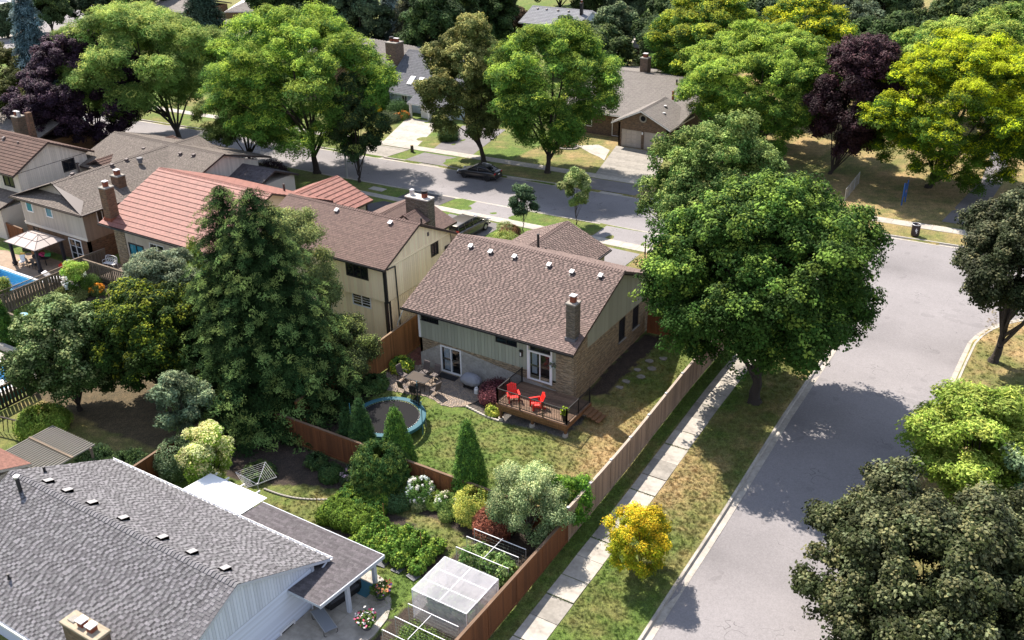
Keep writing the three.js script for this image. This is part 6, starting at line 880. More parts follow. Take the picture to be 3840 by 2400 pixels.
const cr = { s: 2.2, n: 260, c: [.061, .123, .035] };
for (const [i, x, l] of [[0, -35.2, 'left'], [1, -33.6, 'middle'], [2, -32, 'right']]) cone('cedar_shrub', l + ' one of three slim cedars at the top right', { x, z: -156.5 - i * .4, h: 5.4 + i * .3, r: 1, ...cr });
// ---------- fences ----------
const woods = (r, g, b) => Array.from({ length: 5 }, (_, i) => MS({ color: C(r, g, b).multiplyScalar(.78 + .11 * i), map: rep(tWood, 2, .6), bumpMap: rep(tBump, 3, 1), bumpScale: .004 }));
const WD = { pale: woods(.66, .49, .375), brown: woods(.33, .125, .045), cedar: woods(.55, .26, .1), grey: woods(.34, .29, .25), slat: woods(.075, .065, .055), deckTop: woods(.36, .25, .185), deck: woods(.34, .18, .085) };
const capM = { pale: MS({ color: C(.8, .71, .63), map: tWood }), brown: MS({ color: C(.34, .23, .16), map: tWood }), cedar: MS({ color: C(.5, .36, .24), map: tWood }), grey: MS({ color: C(.34, .28, .22), map: tWood }) };
function fence(name, label, a, b, top, o) { // a, b: [x, z]; top(t) absolute height
  const t = thing(name, label, 'fence', [0, 0, 0], 0, o.group), A = V(a[0], 0, a[1]), B = V(b[0], 0, b[1]), L = A.distanceTo(B), d = B.clone().sub(A).normalize(), n = V(-d.z, 0, d.x).multiplyScalar(o.side ?? 1), f = rng(o.seed ?? 5), w = o.w ?? .14, ry = Math.atan2(-d.z, d.x), W = o.wood, bs = [];
  const P = (s, off = 0) => A.clone().addScaledVector(d, s).addScaledVector(n, off), gy = (p) => H(p.x, p.z) + (o.lift ?? .06);
  const gs = [0, 1, 2].map((i) => new THREE.BoxGeometry(w - [.008, .012, .006][i], 1, .022)); let i = 0;
  for (let s = w / 2; s < L; s += w * (o.gapk ?? 1), i++) { const p = P(s, o.alt && i % 2 ? -.045 : .02), y0 = gy(p) + rr(-.01, .01, f), y1 = top(s / L) - .03, m = part(t, 'board', gs[i % 3], W[Math.floor(f() * 5)]); m.position.set(p.x, (y0 + y1) / 2, p.z); m.scale.y = y1 - y0; m.rotation.set(0, ry, rr(-.004, .004, f)); }
  const ps = o.post ?? 2.5; for (let s = 0; s <= L + .01; s += L / Math.round(L / ps)) { const p = P(s, .01), y0 = H(p.x, p.z) - .2, y1 = top(s / L) + (o.postUp ?? .04), m = part(t, 'post', box(.1, y1 - y0, .1, 0, 0, 0), W[2]); m.position.set(p.x, (y0 + y1) / 2, p.z); m.rotation.y = ry; if (o.postCap) { const c = part(t, 'post_cap', rbox(.16, .05, .16, .015), M.galv); c.position.set(p.x, y1 + .02, p.z); c.rotation.y = ry; } }
  const N = Math.round(L / ps); for (let k = 0; k < N; k++) { const s0 = L * k / N, s1 = L * (k + 1) / N, p = P(s0), q = P(s1); const y = (s, e) => top(s / L) + e; part(t, 'cap_rail', beam(V(p.x, y(s0, 0), p.z), V(q.x, y(s1, 0), q.z), o.capW ?? .15, .035), o.cap); part(t, 'rail', beam(P(s0, .04).setY(y(s0, -.1)), P(s1, .04).setY(y(s1, -.1)), .035, .1), W[3]); part(t, 'kick_board', beam(P(s0, .04).setY(gy(p) + .06), P(s1, .04).setY(gy(q) + .06), .035, .14), W[4]); }
  if (o.lattice) { const l = []; for (let s = 0; s < L - .3; s += .12) { const h = .3, p = P(s), q = P(s + .3); l.push(beam(V(p.x, top(s / L), p.z), V(q.x, top(s / L) + h, q.z), .01, .02), beam(V(p.x, top(s / L) + h, p.z), V(q.x, top(s / L), q.z), .01, .02)); } part(t, 'lattice', l, W[1], { kind: 'stuff' }); part(t, 'lattice_rail', beam(A.clone().setY(top(0) + .32), B.clone().setY(top(1) + .32), .08, .04), o.cap); }
  return t;
}
const prT = [[-36, 2.03], [-40, 2.08], [-42.8, 2.16], [-45.4, 2.34], [-47.8, 2.55], [-52, 2.9], [-58, 3.0]], topPale = (z) => { for (let i = 1; i < prT.length; i++) if (z >= prT[i][0]) return lerp(prT[i - 1][1], prT[i][1], clamp((z - prT[i - 1][0]) / (prT[i][0] - prT[i - 1][0]), 0, 1)); return 3; };
fence('wooden_fence', 'pale weathered board fence with white cap rail along the sidewalk beside the central yard', [-19.95, -36.1], [-19.95, -58], (t) => topPale(lerp(-36.1, -58, t)), { wood: WD.pale, cap: capM.pale, side: 1, postCap: 1, post: 2.5, seed: 3 });
fence('wooden_fence', 'dark brown stained board fence along the sidewalk beside the vegetable garden', [-19.95, -36], [-19.95, -21], (t) => lerp(1.5, 1.47, t), { wood: WD.brown, cap: capM.brown, side: -1, post: 2.4, seed: 4, postUp: -.02 });
fence('wooden_fence', 'dark brown rear fence between the central lawn and the vegetable garden', [-44.4, -35.95], [-20.05, -35.95], (t) => lerp(1.22, 1.5, t), { wood: WD.brown, cap: capM.brown, side: 1, post: 2.42, seed: 6, postUp: -.02 });
fence('wooden_fence', 'bright cedar fence between the cream house and the central house patio', [-39.95, -37], [-39.55, -51.5], (t) => lerp(1.75, 2.85, t), { wood: WD.cedar, cap: capM.cedar, side: 1, post: 2.4, seed: 7, postUp: -.02 });
fence('wooden_fence', 'short brown fence beside the cream-blossomed shrub above the grey roof', [-43.9, -27.2], [-44.4, -35.9], () => 1.05, { wood: WD.brown, cap: capM.brown, side: 1, post: 2.4, seed: 8, postUp: -.02 });
fence('wooden_fence', 'grey board-on-board fence with lattice top beside the turquoise pool', [-71.9, -37.6], [-71.9, -43.4], () => 1.2, { wood: WD.grey, cap: capM.grey, side: 1, alt: 1, gapk: .92, lattice: 1, post: 2.0, seed: 9 });
fence('wooden_fence', 'grey fence stepping up to the house between the gazebo and the white bench', [-71.9, -43.45], [-71.6, -47.1], () => 1.75, { wood: WD.grey, cap: capM.grey, side: 1, alt: 1, gapk: .92, post: 1.8, seed: 10 });
fence('wooden_fence', 'grey fence in front of the white bench on the raised back deck', [-71.5, -44.95], [-66.4, -44.95], () => 1.6, { wood: WD.grey, cap: capM.grey, side: 1, alt: 1, gapk: .92, post: 1.7, seed: 11, lift: .4 });
fence('wooden_fence', 'weathered fence behind the three narrow cedars at the left edge', [-78, -35.85], [-60.5, -35.7], () => 1.4, { wood: WD.grey, cap: capM.grey, side: 1, post: 2.4, seed: 12 });
fence('wooden_fence', 'dark slatted fence with gaps before the blue pool at the left edge', [-59.4, -27.2], [-59.2, -31.6], () => .95, { wood: WD.slat, cap: capM.grey, side: 1, gapk: 1.3, post: 2.2, seed: 13, w: .2 });
fence('wooden_fence', 'brown fence beyond the gazebo at the left edge', [-90, -47.2], [-82.4, -46.6], () => 1.6, { wood: WD.brown, cap: capM.brown, side: 1, post: 2.4, seed: 14 });
fence('wooden_fence', 'brown gate fence at the far side of the central house', [-25.5, -57.6], [-20, -57.9], () => 2.9, { wood: WD.brown, cap: capM.brown, side: 1, post: 1.4, seed: 15 });
{ const w = thing('retaining_wall', 'low pale stone wall below the cedars at the left edge', 'wall'); for (let i = 0; i < 22; i++) part(w, 'stone', rbox(.6, .5, .34, .03, -75 + i * .61, -.28, -33.95), M.concrete); }
{
  const t = thing('wire_fence', 'short section of pale wire mesh fence under the dark trees across the street', 'fence'); const a = V(-20.9, 1.1, -91.2), b = V(-21.1, 1.1, -96.8); for (let i = 0; i <= 3; i++) { const p = a.clone().lerp(b, i / 3); part(t, 'post', bar(p, p.clone().add(V(0, 1.25, 0)), .03), M.galv); } part(t, 'rail', [bar(a.clone().add(V(0, 1.22, 0)), b.clone().add(V(0, 1.22, 0)), .025)], M.galv); const l = []; for (let i = 0; i < 40; i++) { const p = a.clone().lerp(b, i / 40); l.push(bar(p, p.clone().add(V(0, 1.2, 0)), .008, 3)); } part(t, 'mesh', l, M.galv, { kind: 'stuff' });
}
// ---------- deck of the central house ----------
{
  const t = thing('wooden_deck', 'raised timber deck with black railings behind the central house', 'deck'), f = rng(31), x0 = -29.55, x1 = -24.45, z0 = -44, z1 = -47.12, y = 1.2;
  for (let z = z0 - .07, i = 0; z > z1; z -= .142, i++) { const seams = i % 2 ? [x0, -26.9, x1] : [x0, -27.9, x1]; for (let k = 0; k < 2; k++) { const a = seams[k], b = z < -47.05 ? seams[k + 1] : seams[k + 1]; part(t, 'deck_board', rbox(b - a - .006, .034, .132, .006, (a + b) / 2, y - .018, z), WD.deckTop[Math.floor(f() * 5)]); } }
  for (const [a, b] of [[V(x0, y - .17, z0 + .02), V(x1, y - .17, z0 + .02)], [V(x1 + .0, y - .17, z0), V(x1, y - .17, z1)], [V(x0, y - .17, z0), V(x0, y - .17, z1)], [V(x0, y - .17, -45.6), V(x1, y - .17, -45.6)]]) part(t, 'joist', beam(a, b, .045, .26), WD.deck[3]); part(t, 'beam', beam(V(x0 + .1, y - .42, z0 - .12), V(x1 - .05, y - .42, z0 - .12), .14, .22), WD.deck[2]);
  for (const [x, z] of [[-29.3, -44.12], [-26.98, -44.12], [-24.62, -44.12], [-24.62, -46.6]]) { const h = y - .5 - H(x, z); part(t, 'post', rbox(.15, h, .15, .01, x, H(x, z) + h / 2, z), WD.deck[2]); part(t, 'footing', cyl(.19, .17, .24, x, H(x, z) + .06, z, 16), M.concrete); }
  const run = (ax, az, bx, bz) => { const a = V(ax, 0, az), b = V(bx, 0, bz), L = a.distanceTo(b), n = Math.round(L / .118); part(t, 'handrail', beam(a.clone().setY(y + 1.04), b.clone().setY(y + 1.04), .06, .04), M.black); part(t, 'bottom_rail', beam(a.clone().setY(y + .1), b.clone().setY(y + .1), .035, .035), M.black); for (let i = 1; i < n; i++) { const p = a.clone().lerp(b, i / n); part(t, 'baluster', box(.022, .92, .022, p.x, y + .57, p.z), M.black); } const k = Math.max(1, Math.round(L / 1.75)); for (let i = 0; i <= k; i++) { const p = a.clone().lerp(b, i / k); part(t, 'rail_post', box(.07, 1.1, .07, p.x, y + .55, p.z), M.black); } };
  run(x0 + .06, z0 + .0 - .06, x1 - .06, z0 - .06); run(x1 - .06, z0 - .06, x1 - .06, z1 + .1); run(x0 + .06, z0 - .06, x0 + .06, z1 + .1);
  for (let i = 0; i < 4; i++) part(t, 'stair_tread', rbox(.3, .05, 1, .01, x1 + .2 + i * .28, y - .2 - i * .1, -46.4), WD.deck[3]);
}
function adirondack(x, z, ry, label) {
  const t = thing('adirondack_chair', label, 'chair', [x, 1.2, z], ry), m = M.red;
  for (let i = 0; i < 5; i++) part(t, 'seat_slat', rbox(.56, .02, .09, .006, 0, .36 - i * .018, .22 - i * .1, .17), m);
  for (let i = 0; i < 5; i++) { const h = .78 - Math.abs(i - 2) * .05; part(t, 'back_slat', rbox(.105, h, .02, .008, (i - 2) * .115 * 1.05, .3 + h * .46, -.3 - h * .18, -.4), m); }
  for (const s of [-1, 1]) { part(t, 'armrest', rbox(.13, .025, .72, .01, s * .36, .56, -.02), m); part(t, 'leg', rbox(.03, .56, .12, .008, s * .32, .28, .26), m); part(t, 'leg', beam(V(s * .3, .34, .3), V(s * .3, .05, -.55), .03, .12), m); part(t, 'arm_brace', rbox(.03, .34, .1, .008, s * .32, .4, -.3), m); }
  part(t, 'back_rail', [box(.7, .08, .02, 0, .5, -.36), box(.6, .06, .02, 0, .86, -.52)], m); return t;
}
adirondack(-28.75, -44.75, .75, 'red Adirondack chair at the left corner of the deck'); adirondack(-27.1, -44.75, -.75, 'red Adirondack chair in the middle of the deck front');
{
  const t = thing('potted_plant', 'bright yellow-green plant in a dark pot at the right corner of the deck', 'plant', [-24.86, 1.2, -44.42]); part(t, 'pot', new THREE.LatheGeometry([[0, 0], [.13, 0], [.17, .3], [.19, .42], [.17, .42], [.15, .38], [0, .36]].map((p) => new THREE.Vector2(...p)), 18), M.black); scatterLeaves(part(t, 'foliage', new THREE.BufferGeometry(), M.white), 140, () => { const a = rnd() * 6.28, r = rnd() * .24; return V(Math.cos(a) * r, .42 + rnd() * .45, Math.sin(a) * r); }, .15, [[.3, .4, .02], [.2, .3, .02]]);
  const w = thing('hanging_flowers', 'white flower wreath on the siding right of the deck door', 'wreath', [-27.22, 3.1, -47.08]); part(w, 'ring', new THREE.TorusGeometry(.16, .035, 6, 18), M.trimBrown); scatterLeaves(part(w, 'petals', new THREE.BufferGeometry(), M.white), 70, () => { const a = rnd() * 6.28; return V(Math.cos(a) * .16 + rr(-.06, .06), Math.sin(a) * .17 + rr(-.06, .06), .04 + rnd() * .07); }, .12, [[.8, .8, .8], [.7, .72, .7], [.15, .2, .1]]);
}
// ---------- patio furniture ----------
{
  const t = thing('patio_table', 'rectangular glass-topped patio table with dark frame on the paved patio', 'table', [-36.3, H(-36.3, -44.8), -44.85], .05); part(t, 'frame', [box(1.6, .04, .05, 0, .72, .52), box(1.6, .04, .05, 0, .72, -.52), box(.05, .04, 1.05, .8, .72, 0), box(.05, .04, 1.05, -.8, .72, 0), box(.05, .04, 1.05, 0, .72, 0)], M.trimDark); part(t, 'glass_top', box(1.52, .012, .98, 0, .735, 0), new THREE.MeshPhysicalMaterial({ color: C(.1, .085, .075), roughness: .12 })); for (const sx of [-1, 1]) for (const sz of [-1, 1]) part(t, 'leg', bar(V(sx * .7, 0, sz * .42), V(sx * .76, .72, sz * .48), .025), M.trimDark);
  const mk2 = (label, x, z, ry) => { const c = thing('patio_chair', label, 'chair', [x, H(x, z), z], ry), sl = MS({ color: C(.1, .08, .075), roughness: .7 }); part(c, 'seat', rbox(.5, .025, .48, .01, 0, .42, 0, .06), sl); part(c, 'backrest', rbox(.5, .62, .025, .01, 0, .74, -.32, -.28), sl); part(c, 'headrest', rbox(.46, .14, .06, .02, 0, 1.02, -.39, -.28), MS({ color: C(.16, .13, .12) })); for (const s of [-1, 1]) { part(c, 'armrest', tubeP([V(s * .28, .42, .26), V(s * .29, .64, .22), V(s * .29, .66, -.1), V(s * .28, .62, -.3)], .018, 14, 5), M.trimDark); part(c, 'leg', tubeP([V(s * .27, .42, .24), V(s * .27, .2, .3), V(s * .27, .02, .2), V(s * .27, .02, -.25), V(s * .27, .4, -.25)], .018, 18, 5), M.trimDark); } return c; };
  mk2('dark patio chair at the house side of the table, nearer the fence', -36.75, -46.0, 0); mk2('dark patio chair at the house side of the table, nearer the sliding door', -35.85, -46.0, 0); mk2('dark patio chair at the head of the table beside the hosta', -37.8, -45.0, 1.5); mk2('dark patio chair at the foot of the table turned towards the door', -34.75, -44.55, -1.8); mk2('dark patio chair on the lawn side of the table by the trampoline net', -36.8, -43.75, 3.1); mk2('dark patio chair on the lawn side of the table, nearer the lit paving', -35.8, -43.7, 3.3);
}
{
  const t = thing('barbecue', 'barbecue under a grey-blue fabric cover beside the sliding door', 'barbecue', [-33.1, H(-33.1, -46.4), -46.35]), f = rng(5); const g = new THREE.SphereGeometry(1, 36, 22), p = g.attributes.position; for (let i = 0; i < p.count; i++) { let x = p.getX(i), y = p.getY(i), z = p.getZ(i); const sq = 1 / Math.max(Math.abs(x), Math.abs(z), .6), a = Math.atan2(z, x); x *= lerp(1, sq, .35); z *= lerp(1, sq, .35); const low = y < -.1 ? 1 : 1 - .3 * y; const w = 1 + .05 * Math.sin(a * 9 + y * 4) * (y < .4 ? 1 : .3) + .05 * (fbm(a * 3 + 9, y * 4, 3) - .5); p.setXYZ(i, x * .78 * w * low, .72 + (y > 0 ? y * .45 : y * .42), z * .46 * w * low); } g.computeVertexNormals(); part(t, 'cover', g, MS({ color: C(.25, .26, .3), roughness: .75, bumpMap: rep(tBump, 2), bumpScale: .02 }));
  part(t, 'cart', [box(1.0, .3, .4, 0, .22, 0), ...[-1, 1].map((s) => cyl(.09, .09, .05, s * .45, .09, .18, 12, Math.PI / 2))], M.black); const b = thing('gas_bottle', 'small white gas bottle at the right foot of the covered barbecue', 'gas bottle', [-32.45, H(-32.4, -46), -46.0]); part(b, 'tank', [cyl(.15, .16, .3, 0, .18, 0, 16), cyl(.16, .1, .08, 0, .37, 0, 16)], M.white); part(b, 'collar', cyl(.1, .1, .08, 0, .44, 0, 12), M.white);
  lone('door_mat', 'dark mat on the patio below the sliding door', 'mat', rbox(1.5, .03, .6, .01, -35.3, H(-35.3, -46.7) + .05, -46.75), M.trimDark);
}
{
  const cx = -35.1, cz = -40.1, R = 2.3, y0 = H(cx, cz), t = thing('trampoline', 'round trampoline with blue rim pad and a folded black net beside the patio', 'trampoline', [cx, y0, cz]), blue = MS({ color: C(.02, .1, .13), roughness: .7 });
  const pad = new THREE.LatheGeometry([[R - .32, .86], [R - .3, .9], [R + .02, .9], [R + .06, .86], [R + .05, .68], [R + .03, .68], [R - .02, .84]].map((p) => new THREE.Vector2(...p)), 64); part(t, 'rim_pad', pad, blue); part(t, 'jump_mat', cyl(R - .4, R - .4, .012, 0, .84, 0, 64), MS({ color: C(.006, .006, .007), roughness: 1 })); const sp = []; for (let i = 0; i < 72; i++) { const a = i / 72 * 6.283; sp.push(bar(V(Math.cos(a) * (R - .42), .845, Math.sin(a) * (R - .42)), V(Math.cos(a) * (R - .1), .85, Math.sin(a) * (R - .1)), .012, 4)); } part(t, 'springs', sp, M.galv, { kind: 'stuff' }); part(t, 'frame_ring', xf(new THREE.TorusGeometry(R, .035, 6, 48), 0, .8, 0, Math.PI / 2), M.galv);
  for (let i = 0; i < 4; i++) { const a = i * 1.571 + .5, b = a + .5, P = (q, y) => V(Math.cos(q) * R, y, Math.sin(q) * R); part(t, 'leg', [bar(P(a, .8), P(a, .03), .025), bar(P(b, .8), P(b, .03), .025), bar(P(a, .03), P(b, .03), .025)], M.galv); } for (const [a, h] of [[-.15, 2.5], [-1.35, 2.4], [2.2, 2.4]]) part(t, 'net_pole', bar(V(Math.cos(a) * (R + .08), .1, Math.sin(a) * (R + .08)), V(Math.cos(a) * (R + .1), h, Math.sin(a) * (R + .1)), .028), MS({ color: C(.06, .2, .26), roughness: .5 }));
  const net = []; for (let i = 0; i < 14; i++) net.push(0); const pts = []; for (let j = 0; j <= 10; j++) for (let i = 0; i <= 14; i++) { const a = -1.55 + i * .035, r = R - .12 + .1 * Math.sin(i * 1.9 + j), y = 2.35 - j * .15 + (i > 9 ? -.06 * (i - 9) : 0); pts.push(Math.cos(a) * r, y, Math.sin(a) * r); } const idx = []; for (let j = 0; j < 10; j++) for (let i = 0; i < 14; i++) { const a = j * 15 + i; idx.push(a, a + 15, a + 1, a + 1, a + 15, a + 16); } part(t, 'net', geo(pts, idx), MS({ color: C(.015, .015, .016), side: THREE.DoubleSide, transparent: true, opacity: .82 }));
}
// ---------- yard of the grey house ----------
{
  const y = H(-37.33, -31.07), t = thing('rotary_clothes_dryer', 'rotary clothes dryer with thin white lines beside the white panel roof', 'clothes dryer', [-37.0, y, -30.6], .35); part(t, 'pole', bar(V(0, 0, 0), V(0, 1.35, 0), .03), M.galv); const tips = [0, 1, 2, 3].map((i) => V(Math.cos(i * 1.571) * 1.25, 1.95, Math.sin(i * 1.571) * 1.25)); for (const p of tips) part(t, 'arm', bar(V(0, 1.25, 0), p, .02), M.galv); const l = []; for (let k = 1; k <= 7; k++) for (let i = 0; i < 4; i++) { const c = V(0, 1.25, 0); l.push(bar(c.clone().lerp(tips[i], .3 + k * .1), c.clone().lerp(tips[(i + 1) % 4], .3 + k * .1), .006, 3)); } part(t, 'lines', l, M.pvc, { kind: 'stuff' });
}
function planter(x, z, label, cols, fl) { const t = thing('flower_pot', label, 'planter', [x, -.5, z]), y = 0; part(t, 'pot', new THREE.LatheGeometry([[0, 0], [.22, 0], [.32, .36], [.34, .44], [.31, .44], [.29, .38], [0, .36]].map((p) => new THREE.Vector2(...p)), 22), MS({ color: C(.09, .1, .12), roughness: .5 })); scatterLeaves(part(t, 'foliage', new THREE.BufferGeometry(), M.white), 260, () => { const a = rnd() * 6.28, r = Math.sqrt(rnd()) * .5; return V(Math.cos(a) * r, .42 + rnd() * .42 * (1 - r * .8), Math.sin(a) * r); }, .14, [[.06, .12, .03], [.1, .17, .03], ...cols]); scatterLeaves(part(t, 'blossoms', new THREE.BufferGeometry(), M.white), 80, () => { const a = rnd() * 6.28, r = .2 + rnd() * .35; return V(Math.cos(a) * r + fl[0], .55 + rnd() * .35, Math.sin(a) * r + fl[1]); }, .12, fl[2]); return t; }
planter(-26, -27.95, 'flower pot with orange and purple flowers in the sun on the concrete terrace', [[.12, .16, .04]], [.12, -.1, [[.75, .25, .12], [.7, .35, .15], [.12, .05, .25]]]); planter(-25.3, -26.0, 'flower pot with pink and white flowers in the shade of the terrace', [], [0, .05, [[.7, .15, .25], [.75, .75, .75], [.08, .14, .03]]]);
{
  const t = thing('sun_lounger', 'grey sling sun lounger at the terrace edge by the grey house wall', 'lounger', [-27.2, -.5, -25.1], 1.15), m = MS({ color: C(.22, .24, .27) }); part(t, 'sling', rbox(.6, .02, 1.7, .008, 0, .32, 0), m); part(t, 'frame', [beam(V(-.31, .32, -.85), V(-.31, .32, .85), .035, .035), beam(V(.31, .32, -.85), V(.31, .32, .85), .035, .035)], M.galv); for (const z of [-.7, .7]) part(t, 'leg', tubeP([V(-.31, .32, z), V(-.33, .03, z + .1), V(.33, .03, z + .1), V(.31, .32, z)], .016, 16, 5), M.black);
  const s = thing('patio_sofa', 'dark cushioned outdoor sofa under the porch roof', 'sofa', [-27.7, -.5, -26.9], 1.4), c = MS({ color: C(.05, .052, .06) }); part(s, 'base', rbox(1.9, .35, .75, .05, 0, .22, 0), M.black); for (const x of [-.47, .47]) { part(s, 'seat_cushion', rbox(.9, .16, .7, .06, x, .46, .03), c); part(s, 'back_cushion', rbox(.9, .5, .2, .07, x, .72, -.3, -.2), MS({ color: C(.14, .14, .15) })); } for (const x of [-.98, .98]) part(s, 'armrest', rbox(.14, .5, .75, .04, x, .42, 0), M.black);
  lone('outdoor_rug', 'blue-green outdoor rug beside the porch post', 'rug', box(1.1, .02, .9, -27.2, -.485, -28.0), MS({ color: C(.03, .12, .17) })); const g = thing('watering_can', 'white garden ornament at the house corner under the porch roof', 'ornament', [-28.2, -.5, -26.3]); part(g, 'body', [cyl(.12, .14, .5, 0, 1.2, 0, 12), xf(new THREE.SphereGeometry(.14, 12, 10), 0, 1.5, 0)], M.white); part(g, 'stand', bar(V(0, 0, 0), V(0, 1, 0), .03), M.black);
}
{ // netted cage and trellis frames
  const y0 = -.5, t = thing('netted_plant_cage', 'white netted frame covering plants against the brown fence', 'plant cage'), x0 = -23.75, x1 = -20.6, z0 = -27.7, z1 = -30.4, yt = 1.3, net = new THREE.MeshPhysicalMaterial({ color: C(.86, .86, .92), roughness: 1, transmission: .5, thickness: 0, side: THREE.DoubleSide, transparent: true, opacity: .5 }), net2 = net.clone(); net2.opacity = .3;
  const pole = (a, b) => part(t, 'pipe', bar(a, b, .024, 7), M.pvc); for (const x of [x0, (x0 + x1) / 2, x1]) pole(V(x, yt, z0), V(x, yt, z1)); for (const z of [z0, lerp(z0, z1, .33), lerp(z0, z1, .67), z1]) pole(V(x0, yt, z), V(x1, yt, z)); for (const x of [x0, x1]) for (const z of [z0, z1]) pole(V(x, y0, z), V(x, yt, z));
  const sheet = (name, A, B, Cc, D, amp) => { const pos = [], idx = [], n = 22; for (let j = 0; j <= n; j++) for (let i = 0; i <= n; i++) { const p = A.clone().lerp(B, i / n).lerp(D.clone().lerp(Cc, i / n), j / n); const w = amp * (fbm(i * .6 + p.x, j * .35 + p.z, 3) - .5); pos.push(p.x + w * .5, p.y + (name === 'top_net' ? w * .6 - .03 * Math.sin(i / n * 9.42) ** 2 : 0) + .012, p.z + w * .5); } for (let j = 0; j < n; j++) for (let i = 0; i < n; i++) { const a = j * (n + 1) + i; idx.push(a, a + n + 1, a + 1, a + 1, a + n + 1, a + n + 2); } part(t, name, geo(pos, idx), name === 'top_net' ? net : net2); };
  const e = .03; sheet('top_net', V(x0, yt + e, z0), V(x1, yt + e, z0), V(x1, yt + e, z1), V(x0, yt + e, z1), .12); sheet('side_net', V(x0, y0, z0 + e), V(x1, y0, z0 + e), V(x1, yt + e, z0 + e), V(x0, yt + e, z0 + e), .2); sheet('side_net', V(x0, y0, z1 - e), V(x1, y0, z1 - e), V(x1, yt + e, z1 - e), V(x0, yt + e, z1 - e), .2); sheet('side_net', V(x0 - e, y0, z0), V(x0 - e, y0, z1), V(x0 - e, yt + e, z1), V(x0 - e, yt + e, z0), .2); sheet('side_net', V(x1 + e, y0, z0), V(x1 + e, y0, z1), V(x1 + e, yt + e, z1), V(x1 + e, yt + e, z0), .2);
  const netM = MS({ color: C(.3, .36, .3) }), trellis = (label, xa, xb, zs, h, mid) => { const q = thing('trellis_frame', label, 'trellis'); for (const z of zs) { part(q, 'top_bar', bar(V(xa, h, z), V(xb, h, z), .022, 6), M.pvc); for (const x of [xa, xb]) part(q, 'upright', bar(V(x, -.5, z), V(x, h, z), .018, 6), M.galv); const l = []; for (let x = xa; x < xb; x += .15) l.push(bar(V(x, -.3, z), V(x, h, z), .0025, 3)); for (let y = -.2; y < h; y += .2) l.push(bar(V(xa, y, z), V(xb, y, z), .0025, 3)); part(q, 'netting', l, netM, { kind: 'stuff' }); } part(q, 'ridge_bar', bar(V(mid, h + .02, zs[0] + .1), V(mid, h + .02, zs[zs.length - 1] - .1), .018, 6), M.pvc); return q; };
  trellis('white trellis frame with netting around the bean plants behind the netted cage', -23.9, -20.75, [-31.55, -32.5, -33.2], 1.05, -22.2); trellis('white trellis frame at the bottom edge in front of the netted cage', -23.5, -20.6, [-27.05, -26.05, -25.1], 1.05, -22.1);
}
